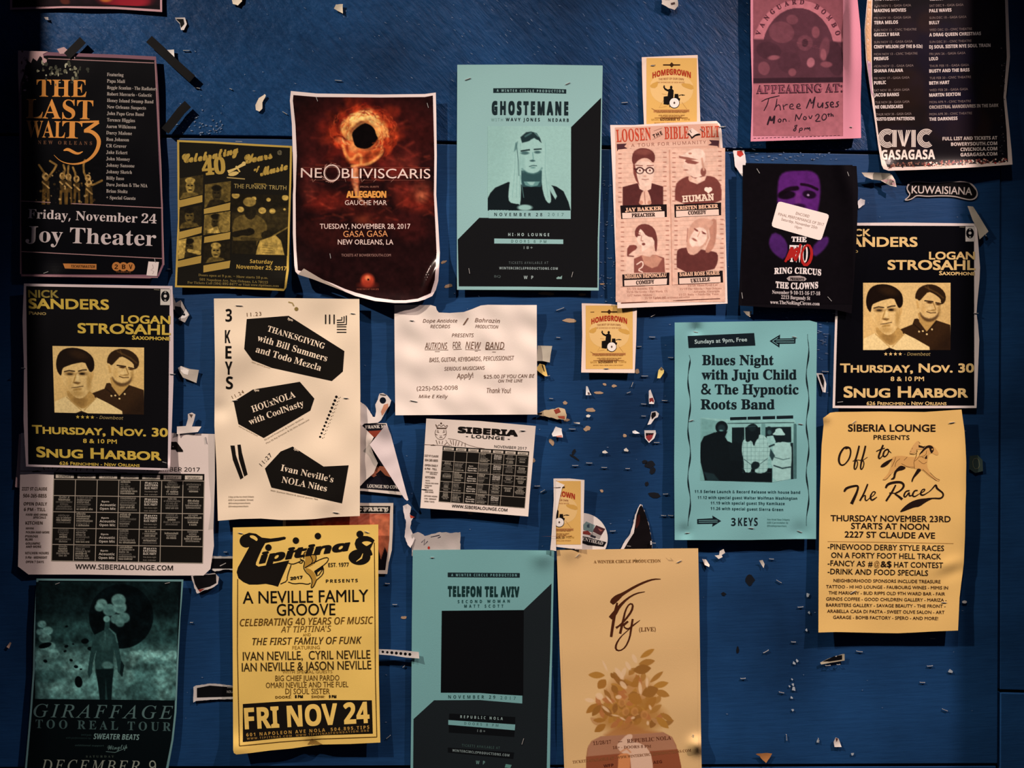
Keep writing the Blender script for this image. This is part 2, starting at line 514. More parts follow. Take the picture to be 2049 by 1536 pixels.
# ------------------------------------------------------------------ picture painter (printed photographs)
class Cv:
    def __init__(s, x0, y0, x1, y1, bg, step=1.0, pal=None, bs=0.5):
        nx = int(round((x1 - x0) / step)) + 1; ny = int(round((y1 - y0) / step)) + 1
        s.X, s.Y = np.meshgrid(np.linspace(x0, x1, nx), np.linspace(y0, y1, ny))
        s.pal = pal
        s.C = np.zeros(s.X.shape + (3,)); s.C[:] = s.col(bg)
        s.fr = (0, 0, 1); s.M = None; s.Wp = None; s.step = step; s.bs = bs
    def col(s, c):
        if isinstance(c, (int, float)):
            P = [np.array(hexc(p)) for p in s.pal]
            t = min(max(c, 0), 1) * (len(P) - 1); i = min(int(t), len(P) - 2)
            return P[i] * (1 - (t - i)) + P[i + 1] * (t - i)
        return np.array(hexc(c))
    def mask(s):
        return np.ones(s.X.shape, bool) if s.M is None else s.M
    def T(s, pts):
        ox, oy, k = s.fr
        return np.array([(ox + p[0] / k, oy + p[1] / k) for p in pts], float)
    def sub(s, P, m):
        x0, y0 = P.min(0) - m; x1, y1 = P.max(0) + m
        j = np.nonzero((s.X[0] >= x0) & (s.X[0] <= x1))[0]; i = np.nonzero((s.Y[:, 0] >= y0) & (s.Y[:, 0] <= y1))[0]
        if not len(i) or not len(j): return None
        return slice(i[0], i[-1] + 1), slice(j[0], j[-1] + 1)
    def mix(s, sl, a, c):
        s.C[sl] = s.C[sl] * (1 - a[..., None]) + s.col(c) * a[..., None]
    def poly(s, pts, c, blur=1.2, a=1.0, smooth=0):
        if smooth: pts = chaikin(pts, smooth)
        blur = max(blur * s.bs, .7 * s.step); P = s.T(pts); sl = s.sub(P, blur)
        if sl is None: return
        x, y = s.X[sl], s.Y[sl]
        d = segdist(P, x, y); d = np.where(inside(P, x, y), d, -d)
        s.mix(sl, np.clip(.5 + d / blur, 0, 1) * a, c)
    def ell(s, cx, cy, rx, ry, c, rot=0, blur=1.2, a=1.0):
        blur = max(blur * s.bs, .7 * s.step); P = s.T([(cx, cy)]); k = s.fr[2]; rx /= k; ry /= k
        R = max(rx, ry) + blur
        sl = s.sub(np.array([P[0] - R, P[0] + R]), 0)
        if sl is None: return
        x, y = s.X[sl] - P[0][0], s.Y[sl] - P[0][1]
        co, si = math.cos(math.radians(rot)), math.sin(math.radians(rot))
        u = (x * co + y * si) / rx; v = (-x * si + y * co) / ry
        d = (1 - np.hypot(u, v)) * min(rx, ry)
        s.mix(sl, np.clip(.5 + d / blur, 0, 1) * a, c)
    def line(s, pts, w, c, blur=1.0, a=1.0, smooth=0):
        if smooth: pts = chaikin(pts, smooth, False)
        blur = max(blur * s.bs, .7 * s.step); P = s.T(pts); w = w / s.fr[2]; sl = s.sub(P, w + blur)
        if sl is None: return
        d = w / 2 - segdist(P, s.X[sl], s.Y[sl], False)
        s.mix(sl, np.clip(.5 + d / blur, 0, 1) * a, c)
    def blobs(s, n, box, r0, r1, cols, seed=0, blur=4, a=.5, asp=1.0):
        R = random.Random(seed)
        for i in range(n):
            r = R.uniform(r0, r1)
            s.ell(R.uniform(box[0], box[2]), R.uniform(box[1], box[3]), r * asp, r, R.choice(cols), R.uniform(-40, 40), blur, a)
    def noise(s, amp, lam, seed=0):
        rs = np.random.RandomState(seed); h, w = s.X.shape; N = np.zeros((h, w))
        for k in (1, .5, .25):
            c = max(1.0, lam * k / s.step / 2); gh, gw = int(h / c) + 3, int(w / c) + 3
            G = rs.rand(gh, gw) * 2 - 1; yy = np.arange(h) / c; xx = np.arange(w) / c
            y0, x0 = yy.astype(int), xx.astype(int); fy, fx = (yy - y0)[:, None], (xx - x0)[None]
            fy, fx = fy * fy * (3 - 2 * fy), fx * fx * (3 - 2 * fx)
            N += k * ((G[y0][:, x0] * (1 - fy) + G[y0 + 1][:, x0] * fy) * (1 - fx) + (G[y0][:, x0 + 1] * (1 - fy) + G[y0 + 1][:, x0 + 1] * fy) * fx)
        s.C = np.clip(s.C * (1 + amp * N)[..., None], 0, 1)
    def within(s, pts):
        s.Wp = s.T(pts); s.M = inside(s.Wp, s.X, s.Y)

def quad_map(A, B):
    """projective map taking quad A to quad B"""
    M = []; R = []
    for (x, y), (u, v) in zip(A, B):
        M.append([x, y, 1, 0, 0, 0, -u * x, -u * y]); R.append(u)
        M.append([0, 0, 0, x, y, 1, -v * x, -v * y]); R.append(v)
    p = np.linalg.solve(np.array(M, float), np.array(R, float))
    def f(P):
        x, y = P[:, 0], P[:, 1]; w = p[6] * x + p[7] * y + 1
        return np.stack([(p[0] * x + p[1] * y + p[2]) / w, (p[3] * x + p[4] * y + p[5]) / w], 1)
    return f
# ------------------------------------------------------------------ the setting
def px_box(name, pts, y0, y1, mat, parent=None):
    """a flat board whose face outline is given on the board plane; y0 front, y1 back (mm in front +)"""
    n = len(pts); V = []
    for h in (y0, y1):
        for x, y in pts: V.append(((x - 1024.5) * .001, -h * .001, EYE + (768 - y) * .001))
    F = [tuple(range(n - 1, -1, -1)), tuple(range(n, 2 * n))] + [(i, (i + 1) % n, n + (i + 1) % n, n + i) for i in range(n)]
    me = bpy.data.meshes.new(name); me.from_pydata(V, [], F); me.materials.append(mat)
    o = obj(name, me, parent)
    bv = o.modifiers.new('bevel', 'BEVEL'); bv.width = .0012; bv.segments = 2
    return o
BACK = plain('bare_black_backing', '05070a', 0.9, 0, .1)
SIDE = plain('shade_wall_paint', '16304f', 0.55, 0, .3)
wb = px_box('wall_back', [(-320, -900), (2380, -900), (2380, 2300), (-320, 2300)], -12, -60, BACK)
wb['kind'] = 'structure'
px_box('board', [(-320, -900), (2002, -900), (2002, 309), (1760, 302), (1200, 291), (560, 272), (-320, 262)], 0, -11, BOARD_TOP, wb)
px_box('board', [(-320, 268), (560, 278), (1200, 298), (1760, 309), (2002, 315), (1996, 1527), (-320, 1536)], 0, -11, BOARD, wb)
px_box('board', [(2007, -900), (2380, -900), (2380, 1390), (2002, 1380)], -2, -11, BOARD, wb)
px_box('board', [(2002, 1386), (2380, 1396), (2380, 2300), (1998, 2300)], 1, -11, BOARD, wb)
px_box('board', [(-320, 1542), (1994, 1533), (1994, 2300), (-320, 2300)], -1, -11, BOARD, wb)
for nm, x, d in (('shade_wall_left', -1.36, .33), ('shade_wall_right', 1.36, .35)):  # unseen side walls, added to cast shade on the ends of the boards
    sx = -1 if x < 0 else 1
    V = [(x + a * sx, -b, z) for a in (0, .12) for b in (-.06, d) for z in (0, 3.3)]
    me = bpy.data.meshes.new(nm); me.from_pydata(V, [], [(0, 1, 3, 2), (4, 6, 7, 5), (0, 4, 5, 1), (2, 3, 7, 6), (0, 2, 6, 4), (1, 5, 7, 3)])
    me.materials.append(SIDE); o = obj(nm, me); o['kind'] = 'structure'
gm, nt, b = new_mat('pavement')
n = nt.nodes.new('ShaderNodeTexNoise'); n.inputs['Scale'].default_value = 60; n.inputs['Detail'].default_value = 8
r = nt.nodes.new('ShaderNodeValToRGB'); r.color_ramp.elements[0].color = (.03, .03, .03, 1); r.color_ramp.elements[1].color = (.09, .085, .08, 1)
nt.links.new(n.outputs['Fac'], r.inputs['Fac']); nt.links.new(r.outputs['Color'], b.inputs['Base Color']); b.inputs['Roughness'].default_value = .9
me = bpy.data.meshes.new('floor'); me.from_pydata([(x, y, z) for z in (-.1, 0) for x, y in ((-4, -4), (4, -4), (4, .06), (-4, .06))], [], [(3, 2, 1, 0), (4, 5, 6, 7), (0, 1, 5, 4), (1, 2, 6, 5), (2, 3, 7, 6), (3, 0, 4, 7)])
me.materials.append(gm); o = obj('floor', me); o['kind'] = 'structure'
# ------------------------------------------------------------------ LEFT SIDE
INK = '0b0d12'
# top-left maroon poster
p = Sheet('concert_poster', 'dark poster with pink border and a red blot, cut off by the top left corner', 'poster',
          [(22, -330), (322, -330), (324.5, 24), (230, 18), (129, 16), (20, 19.5)], 'b88c90', h=4, seed=3, lift=2)
p.poly([(27, -325), (318, -325), (320, 19), (228, 13), (129, 12), (24.5, 15)], '120a10')
c = Cv(26, -90, 319, 12, '140a10', 2); c.noise(.5, 60, 4)
c.ell(245, -15, 60, 34, '701522', 10, 26); c.ell(262, 4, 34, 10, '8c1a28', 0, 12); c.ell(212, -2, 12, 6, 'b0602a', 0, 8)
c.ell(130, 2, 10, 7, '4a2018', 20, 6); c.within([(27, -85), (318, -85), (319.5, 14), (228, 10), (129, 9), (26, 12)])
p.photo(c); p.done()

# THE LAST WALTZ
p = Sheet('concert_poster', 'black theatre poster with orange serif title and long name list, taped at its corners', 'poster',
          [(36, 101), (92, 104), (142, 106), (230, 109), (312, 113), (315, 150), (318, 200), (322, 330), (326, 410), (328, 530), (318, 553), (300, 557), (180, 555), (42, 553), (40, 400), (38, 230)],
          '7a5560', h=6, amp=1.6, lift=4, seed=11, gloss=True, curls=[(110, 560, 30, 7), (70, 120, 40, 4)])
p.poly([(44, 116), (95, 111), (235, 116), (309, 120), (312, 200), (318, 330), (322, 410), (324, 528), (315, 549), (180, 549), (44, 548), (42, 400), (42, 230)], '08080b')
# torn and bleached corner; flecks below mix worn print and painted glare
for q in ([(36, 101), (96, 103), (86, 108), (88, 118), (80, 112), (74, 122), (66, 116), (62, 126), (54, 120), (50, 134), (47, 150), (41, 165), (38, 188), (36, 150)],
          [(114, 98), (128, 94), (137, 101), (132, 107), (120, 108)], [(133, 104), (150, 106), (150, 118), (146, 112), (137, 112)], [(84, 115), (94, 118), (93, 128), (86, 125)]):
    p.poly(q, 'bf9a98', 'worn_glare_patch', 3)
R = random.Random(5)
for i in range(60):
    x, y = R.gauss(125, 32), R.gauss(140, 9)
    if 72 < x < 195: p.dot(x, y, R.uniform(1, 4), R.choice(['4a4a3c', '77745e', '33342c', 'a8a48a', '5c5a48']), 'worn_glare_patch', 4, R.uniform(1, 5), 6)
for i in range(34):
    x, y = R.gauss(48, 7), R.gauss(140, 22)
    if 39 < x: p.dot(x, y, R.uniform(1, 4), R.choice(['bf9a98', '2a1418', '5a2a34', '90706e']), 'worn_glare_patch', 4, R.uniform(1, 4), 6)
for a, b in (((96, 117), (308, 126)), ((42, 190), (41, 548)), ((40, 402), (326, 416)), ((42, 503), (325, 517)), ((322, 330), (328, 530)), ((44, 551), (316, 555)), ((310, 122), (322, 330))):
    p.line([a, b], 1.6, 'a07a78', 'border')
O = 'd08a42'
p.text('THE', 73, 193, 173, 194, 34, O, 'b', .0, 'title')
p.text('LAST', 52, 236, 186, 239, 38, O, 'b', .0, 'title')
p.text('WAL', 52, 274, 130, 276, 33, O, 'b', .0, 'title'); p.text('T', 124, 276, 164, 277, 34, O, 'b', .0, 'title')
p.line([(160, 244), (198, 243)], 4, O, 'title', 3); p.line([(197, 244), (170, 262)], 7, O, 'title', 3)
p.line([(168, 262), (182, 262), (195, 272), (199, 285), (193, 304), (178, 320), (158, 328), (138, 328), (120, 322), (108, 310)], [6, 7, 8, 8, 7, 5, 3.5, 2, 1.2, .6], O, 'title', 3, smooth=2)
p.line([(127, 301), (136, 298), (146, 304), (156, 308), (166, 303)], [1, 6, 6, 4, .6], O, 'title', 3, smooth=2)
p.text('NEW ORLEANS', 76, 288, 184, 290, 7, '6e4a34', 'b', 0, 'title', sp=1.6)
names = ['Featuring', 'Papa Mali', 'Reggie Scanlan - The Radiators', 'Robert Mercurio - Galactic', 'Honey Island Swamp Band', 'New Orleans Suspects', 'John Papa Gros Band', 'Terence Higgins', 'Aaron Wilkinson',
         'Darcy Malone', 'Ron Johnson', 'CR Gruver', 'Jake Eckert', 'John Mooney', 'Johnny Sansone', 'Johnny Sketch', 'Billy Iuso', 'Dave Jordan & The NIA', 'Brian Stoltz', '+ Special Guests']
wid = [33, 36, 100, 90, 93, 78, 74, 56, 58, 50, 44, 39, 41, 46, 55, 50, 34, 81, 41, 57]
for i, (t, w) in enumerate(zip(names, wid)):
    y = 152 + i * 12.95
    p.text(t, 214 - (y > 250) * 1.5, y, 214 + w, y + 1.6 * w / 50, 6.6, 'a89c92', 'b', 0, 'name_list')
c = Cv(62, 318, 206, 409, '08080a', 1, ['08080a', '6e5022', 'd8b070'])
for x, hh, ar in ((90, 352, [(88, 345), (78, 330)]), (92, 354, [(108, 340), (113, 330), (100, 322)]), (125, 352, [(130, 340), (127, 330)]), (137, 354, [(136, 342), (137, 332)]), (153, 358, [(150, 345), (146, 335)]),
                  (176, 356, [(168, 345), (167, 330), (170, 320)]), (178, 366, [(190, 368), (204, 361)])):
    c.ell(x, hh, 6, 7, .85, 0, 3); c.ell(x, hh - 2, 3, 3, .35, 0, 2)
    c.line([(x, hh + 6)] + ar, 4, .6, 2)
    c.poly([(x - 6, hh + 8), (x + 7, hh + 8), (x + 5, 385), (x - 4, 385)], .3, 3)
    c.line([(x - 3, 380), (x - 4, 408)], 5, .42, 2); c.line([(x + 5, 380), (x + 6, 408)], 4, .35, 2)
    c.line([(x - 5, hh + 12), (x + 6, hh + 22)], 3, .8, 2)
c.blobs(70, (72, 340, 190, 405), .8, 2.5, [.9, .6, .1, .0, .3], 4, 1.5, .7)
c.noise(.2, 12, 3); p.photo(c, 'picture', 2)
W = 'c4b4b0'
p.text('Friday, November 24', 56, 436, 313, 447, 18, W, 'b')
p.text('Joy Theater', 51, 483, 312, 492, 31, W, 'b')
p.poly([(126, 527), (193, 528), (193, 539), (130, 537)], 'b0713a', 'logo', 3)
p.text('TICKETMASTER', 142, 535, 190, 536, 5, '1c0f08', 'sbi', 0, 'logo', 4)
for x in (233, 247, 261):
    p.dot(x, 533 + (x - 233) * .03, 9, 'b0713a', 'logo', 3, n=22)
for x, t in ((229, '2'), (244, 'B'), (258, 'V')): p.text(t, x, 538, x + 7, 538, 9, '1c0f08', 'sb', 0, 'logo', 4)
p.text('THE BEAUTIFUL', 232, 545, 262, 546, 3, '805030', '', 0, 'logo', 3)
p.poly([(297, 523), (318, 524), (314, 552), (293, 551)], 'd9c8c0', 'price_tag', 4)
p.line([(305, 529), (307, 536), (302, 540), (308, 543), (305, 548)], 1, 'a89490', 'price_tag', 5)
p.staple(310, 520, 80, 7); p.staple(92, 545, -20, 9)
p.done()

# CELEBRATING 40 YEARS
Y = 'ae8f42'
p = Sheet('concert_poster', 'black and mustard yellow flyer with band photos and a man with guitar', 'poster',
          [(354.5, 280), (430, 283), (510, 288), (584.5, 292), (583, 360), (580, 450), (578, 540), (573, 575), (568, 582), (552, 581), (465, 577), (350, 574.5), (353, 500), (356, 440), (355, 360)],
          'bc9c48', h=5, amp=1.6, lift=3, seed=21, curls=[(575, 560, 25, 9)])
p.poly([(358.5, 284), (430, 287), (510, 292), (580, 295.5), (579, 360), (576, 450), (573, 540), (568, 577), (465, 573), (354, 570.5), (357, 500), (360, 440), (359, 360)], '15130e')
p.text('Celebrating', 366, 325, 478, 305, 17, Y, 'sc', .03, 'title', arc=-3)
p.text('40', 405, 350, 452, 346, 31, Y, 'bi', .02, 'title'); p.text('Years', 491, 327, 546, 316, 17, Y, 'sc', .03, 'title')
p.text('of', 508, 342, 521, 339, 8, Y, 'sc', .03, 'title'); p.text('Music', 521, 352, 577, 338, 16, Y, 'sc', .03, 'title')
p.line([(456, 344), (470, 338), (490, 327)], [7, 4, 7], 'cdb068', 'title', 3); p.poly([(456, 348), (470, 342), (480, 345), (470, 352), (458, 352)], 'cdb068', 'title', 3, 1)
p.dot(488, 327, 4, 'cdb068', 'title', 3); p.line([(472, 332), (480, 344)], 3, 'cdb068', 'title', 3)
p.line([(454, 355), (490, 358)], 2.2, 'a89056', 'title'); p.text('presents', 509, 369, 532, 370, 4, Y)
p.text("THE FUNKIN' TRUTH", 468, 376, 573, 380, 8.5, '9c8850', '', .01); p.text('@', 555, 308, 564, 308, 7, '8a8060')
D = ['0e0c08', '5a4a22', 'c0a04e']
cells = [((359, 357), (407, 349), (406, 388), (358, 399)), ((359, 418), (404, 410), (403, 452), (358, 458)), ((357, 480), (404, 471), (402, 509), (356, 519)),
         ((410, 369), (462, 362), (461, 402), (409, 416)), ((409, 430), (461, 422), (460, 463), (407, 470)), ((408, 487), (461, 481), (460, 519), (407, 527))]
bars = [((358, 401), (405, 390), (405, 404), (358, 415)), ((358, 464), (404, 453), (403, 466), (357, 479)), ((356, 522), (403, 511), (402, 526), (355, 535)),
        ((408, 418), (461, 405), (460, 420), (408, 428)), ((409, 474), (461, 464), (460, 478), (408, 486)), ((407, 531), (461, 521), (459, 536), (407, 545))]
specs = [(.25, .78, .55, 1), (.12, .45, .45, 0), (.7, .3, .2, 0), (.5, .22, .15, 0), (.6, .25, .3, 0), (.1, .7, .5, 1)]
for i, (q, (bg, face, body, hat)) in enumerate(zip(cells, specs)):
    x0, y0 = min(a[0] for a in q), min(a[1] for a in q); x1, y1 = max(a[0] for a in q), max(a[1] for a in q)
    c = Cv(x0, y0, x1, y1, bg, 1, D); mx, my = (x0 + x1) / 2 - 2, (y0 + y1) / 2
    c.poly([(mx - 22, y1), (mx - 14, my + 12), (mx, my + 8), (mx + 15, my + 13), (mx + 24, y1)], body, 3)
    c.ell(mx, my - 1, 9, 13, face, 0, 3); c.ell(mx - 3.5, my - 3, 2.4, 1.5, .05, 0, 2); c.ell(mx + 3.5, my - 3, 2.4, 1.5, .05, 0, 2); c.ell(mx, my + 6, 4, 1.4, .1, 0, 2)
    if hat: c.ell(mx, my - 13, 10, 6, .9, 0, 2)
    else: c.ell(mx, my - 13, 10, 6, .05, 0, 3)
    if i == 2: c.poly([(x0, y0 + 8), (x0 + 18, y0), (x0 + 12, y1), (x0, y1)], .95, 2); c.line([(mx, my + 6), (x1, my + 12)], 7, .9, 2)
    if i == 4: c.poly([(x0 + 8, y1 - 10), (x1 - 26, y1 - 18), (x1 - 20, y1 - 3), (x0 + 8, y1 - 4)], .95, 3); c.ell(x1 - 8, my, 16, 26, .7, 0, 12)
    c.noise(.25, 9, i); c.within([(a[0], a[1]) for a in q]); p.photo(c, 'band_photo', 2)
for q in bars:
    p.poly(q, 'a88a42', 'caption_bar', 2)
c = Cv(463, 387, 577, 513, .08, 1, D); c.fr = (330, 260, 4.519)
c.poly([(600, 760), (1120, 700), (1120, 900), (600, 900)], .22, 20)
for x, y, r in ((640, 590, 35), (805, 620, 22), (937, 630, 20), (1088, 612, 30), (685, 718, 30), (880, 728, 34), (972, 733, 28), (1082, 718, 12)): c.ell(x, y, r, r * .85, .95, 0, 1.5)
c.poly([(605, 820), (700, 760), (820, 760), (900, 810), (930, 880), (900, 960), (840, 1000), (830, 1060), (620, 1060)], .5, 3, 1, 1)
c.poly([(720, 690), (830, 690), (825, 780), (770, 820), (715, 770)], .1, 2, 1, 1); c.ell(765, 650, 58, 42, .72, 0, 2)
c.poly([(600, 920), (720, 900), (790, 880), (820, 930), (760, 960), (700, 950), (640, 975), (605, 960)], .06, 2, 1, 1)
c.line([(700, 980), (960, 1000)], 30, .3, 3); c.line([(940, 980), (1110, 880)], 12, .6, 2)
c.poly([(860, 940), (920, 900), (980, 960), (950, 1010), (900, 1010)], .12, 2, 1, 1)
c.poly([(840, 1050), (860, 1000), (1000, 950), (1050, 1000), (1080, 1130), (820, 1130)], .88, 2); c.poly([(600, 1000), (830, 1000), (820, 1130), (600, 1110)], .12, 3)
for i in range(4): c.line([(880, 1040 + i * 22), (970, 1050 + i * 20)], 5, .6, 1)
c.noise(.2, 10, 2); c.within([(600, 575), (1118, 590), (1105, 1135), (605, 1118)]); p.photo(c, 'guitar_photo', 2)
p.text('Saturday', 500, 526, 546, 528, 7.5, Y, 'sb'); p.text('November 25, 2017', 473, 537, 573, 541, 8, Y, 'sb')
p.text('Doors open at 9 p.m. ~ Show starts 10 p.m.', 397, 552, 536, 558, 4.6, '7c6a38', 'b'); p.text('501 Napoleon Ave, New Orleans, LA 70115', 399, 561, 536, 567, 4.6, '7c6a38', 'b')
p.text('For Tickets Call (504) 895-8477 or Visit www.tipitinas.com', 375, 567, 558, 574, 4.6, '7c6a38', 'b')
p.staple(478, 283, 2, 12); p.staple(466, 577, 0, 9); p.done()

# NICK SANDERS (twice)
QR = [(1677, 446), (1954, 447), (1954, 816), (1666, 816)]
def nick(p, gold, in_shade):
    G = gold
    p.poly([(1681, 451), (1949, 452), (1949.5, 811), (1671, 811)], '08080c')
    p.fr = (0, 0, 1)
    p.text('NICK', 1684, 472, 1742, 472, 14, G if not in_shade else '8a7838', '', .028, 'title'); p.text('SANDERS', 1684, 493, 1836, 493, 19, G, '', .03, 'title')  # left copy: first name gets a darker gold standing for shade
    p.text('Piano', 1684, 505, 1717, 505.5, 6.5, '9a8450', '', .03, 'title', sc=True)
    p.text('LOGAN', 1859, 518.5, 1951, 518.5, 15, G, '', .03, 'title'); p.text('STROSAHL', 1776, 539, 1952, 539.5, 19, G, '', .03, 'title')
    p.text('Saxophone', 1879, 550, 1951, 550.5, 8, G, '', .03, 'title', sc=True)
    for i in range(4):
        x = 1772.5 + i * 9.6; P = []
        for k in range(10):
            a = math.radians(-90 + 36 * k); r = 4 if k % 2 == 0 else 1.7
            P.append((x + r * math.cos(a), 708 + r * math.sin(a)))
        p.poly(P, G, 'lettering', 3)
    p.text('- Downbeat', 1809, 711, 1862, 711.5, 6.5, 'a08c58', 'si')
    p.text('Thursday, Nov. 30', 1681, 744.5, 1949, 744.5, 17.5, G, '', .03, sc=True)
    p.text('8 & 10 PM', 1782, 762, 1849, 762, 8.8, G, '', .02)
    p.text('Snug Harbor', 1688, 794.5, 1937, 794.5, 22, G, '', .03, sc=True)
    p.text('626 Frenchmen - New Orleans', 1734, 810, 1894, 810, 7, G, '', .02, sc=True)
    p.rect(1932, 453, 1950.5, 483, 'c8c0b4', 'logo', 2); p.dot(1941, 466.5, 8, '0a0a0e', 'logo', 3, 10.5); p.dot(1941, 466, 3, 'c8c0b4', 'logo', 4); p.dot(1941, 458.6, 2, '8c8880', 'logo', 4); p.dot(1941, 474, 2, '8c8880', 'logo', 4)
    p.line([(1920, 454), (1930, 454.5)], .9, '908870', 'logo')
    c = Cv(1727, 565.5, 1902, 700, .84, .9, ['0a0606', '4a3018', 'a07a3a', 'dcb46c', 'f4dc9c'])
    c.fr = (1640, 540, 5.01)
    c.ell(560, 560, 200, 300, .74, 0, 40, .5); c.ell(1240, 400, 120, 250, .70, 0, 30, .5)
    # right man: shirt, neck, head
    c.poly([(795, 600), (930, 545), (950, 490), (980, 485), (1090, 560), (1160, 500), (1310, 550), (1320, 810), (1080, 810), (960, 700), (860, 660)], .17, 2)
    c.poly([(1150, 800), (1320, 620), (1320, 810)], .06, 60, .7); c.poly([(985, 430), (1000, 520), (1075, 620), (1090, 600), (1170, 500), (1150, 430)], .62, 3)
    c.line([(940, 540), (1060, 640), (1170, 520)], 10, .1, 2)
    c.poly([(975, 300), (990, 260), (1050, 220), (1180, 240), (1250, 320), (1225, 400), (1190, 470), (1130, 510), (1070, 505), (1020, 460), (985, 400)], .82, 2, 1, 1)
    c.poly([(965, 310), (985, 310), (1000, 380), (980, 390)], .7, 3)
    c.poly([(1000, 410), (1040, 470), (1110, 490), (1170, 460), (1200, 410), (1190, 480), (1120, 520), (1060, 515), (1015, 470)], .22, 7, .8, 1)
    c.poly([(955, 290), (965, 220), (1010, 165), (1100, 138), (1190, 160), (1255, 220), (1270, 290), (1240, 345), (1215, 330), (1215, 290), (1150, 240), (1090, 215), (1040, 270), (1000, 315), (980, 290)], .14, 2, 1, 1)
    c.line([(1060, 170), (1180, 230), (1240, 280)], 12, .4, 5, .5); c.line([(1085, 160), (1100, 200)], 12, .36, 4, .5)
    c.line([(1055, 308), (1135, 318)], 13, .12, 2); c.line([(1165, 328), (1225, 338)], 12, .12, 2)
    c.ell(1103, 328, 28, 9, .25, 5, 3); c.ell(1190, 345, 24, 9, .25, 5, 3); c.line([(1140, 330), (1165, 395), (1120, 402)], 8, .45, 3); c.ell(1110, 385, 30, 20, .95, 0, 6, .4)
    c.line([(1075, 418), (1110, 430), (1165, 428)], 9, .28, 2.5); c.line([(1085, 405), (1160, 410)], 8, .42, 4, .7)
    c.ell(1040, 390, 22, 50, .7, 0, 8, .6); c.ell(1200, 400, 14, 50, .45, 0, 8, .6)
    for x, y in ((997, 617), (1035, 612), (1127, 595), (1075, 643)): c.ell(x, y, 9, 9, .9, 0, 1)
    # left man
    c.poly([(440, 690), (540, 640), (560, 630), (720, 760), (850, 635), (960, 690), (1100, 770), (1105, 805), (440, 805)], .95, 2)
    c.poly([(560, 560), (570, 640), (650, 720), (720, 765), (790, 700), (850, 640), (780, 560)], .62, 3, 1, 1); c.poly([(610, 640), (760, 640), (740, 720), (700, 740), (640, 700)], .42, 14, .6, 1)
    c.line([(560, 640), (700, 770)], 8, .6, 4); c.line([(850, 640), (730, 770)], 8, .6, 4); c.poly([(640, 805), (700, 778), (770, 805)], .1, 2)
    c.poly([(510, 400), (520, 330), (760, 250), (800, 380), (815, 470), (790, 560), (750, 620), (700, 655), (640, 640), (585, 580), (550, 520), (520, 470)], .84, 2, 1, 1)
    c.poly([(495, 430), (520, 420), (530, 490), (512, 480)], .8, 2); c.poly([(795, 390), (828, 370), (825, 430), (800, 480)], .72, 2)
    c.poly([(500, 420), (470, 370), (463, 290), (490, 200), (550, 150), (650, 138), (750, 165), (820, 225), (838, 290), (832, 360), (795, 390), (765, 330), (745, 280), (640, 300), (560, 330), (525, 350), (515, 420)], .06, 2, 1, 1)
    c.ell(690, 210, 90, 40, .17, 15, 16, .7)
    c.line([(545, 382), (590, 370), (642, 376)], 12, .12, 2.5); c.line([(682, 374), (720, 362), (757, 360)], 12, .12, 2.5)
    c.ell(595, 402, 44, 19, .34, 0, 8, .8); c.ell(718, 398, 42, 18, .34, 0, 8, .8); c.ell(597, 406, 25, 9, .04, 0, 3); c.ell(716, 400, 24, 9, .04, 0, 3)
    c.line([(660, 400), (632, 485), (672, 505), (690, 490)], 10, .5, 4); c.ell(672, 440, 16, 40, .97, 0, 6, .7); c.ell(662, 492, 30, 10, .3, 0, 5, .8)
    c.line([(612, 543), (665, 536), (722, 524)], 7, .2, 3); c.ell(670, 552, 36, 9, .58, -5, 4, .8); c.line([(630, 565), (700, 558)], 12, .55, 5); c.ell(665, 600, 60, 30, .55, 0, 12, .6); c.ell(590, 500, 30, 90, .66, 0, 16, .5); c.ell(780, 480, 22, 90, .5, 0, 10, .6)
    c.noise(.05, 5, 2)
    p.photo(c, 'portrait_photo', 2)
pL = Sheet('concert_poster', 'black poster with gold lettering and photo of two men, above the large calendar at left', 'poster',
           [(48, 567), (160, 569), (345, 572), (347, 630), (347, 763), (344, 850), (340, 941), (200, 937), (52, 933), (47, 840), (48, 737), (45, 640)],
           'd4c0be', h=9, amp=1.2, lift=5, seed=31, gloss=False, curls=[(338, 935, 12, 6)])
pL.xf = quad_map(QR, [(48, 567), (345, 572), (340, 941), (52, 933)])
nick(pL, 'c8aa48', True)
pL.staple(47, 736, 0, 8); pL.staple(345, 748, 4, 10); pL.staple(330, 925, 15, 9)
pL.done()

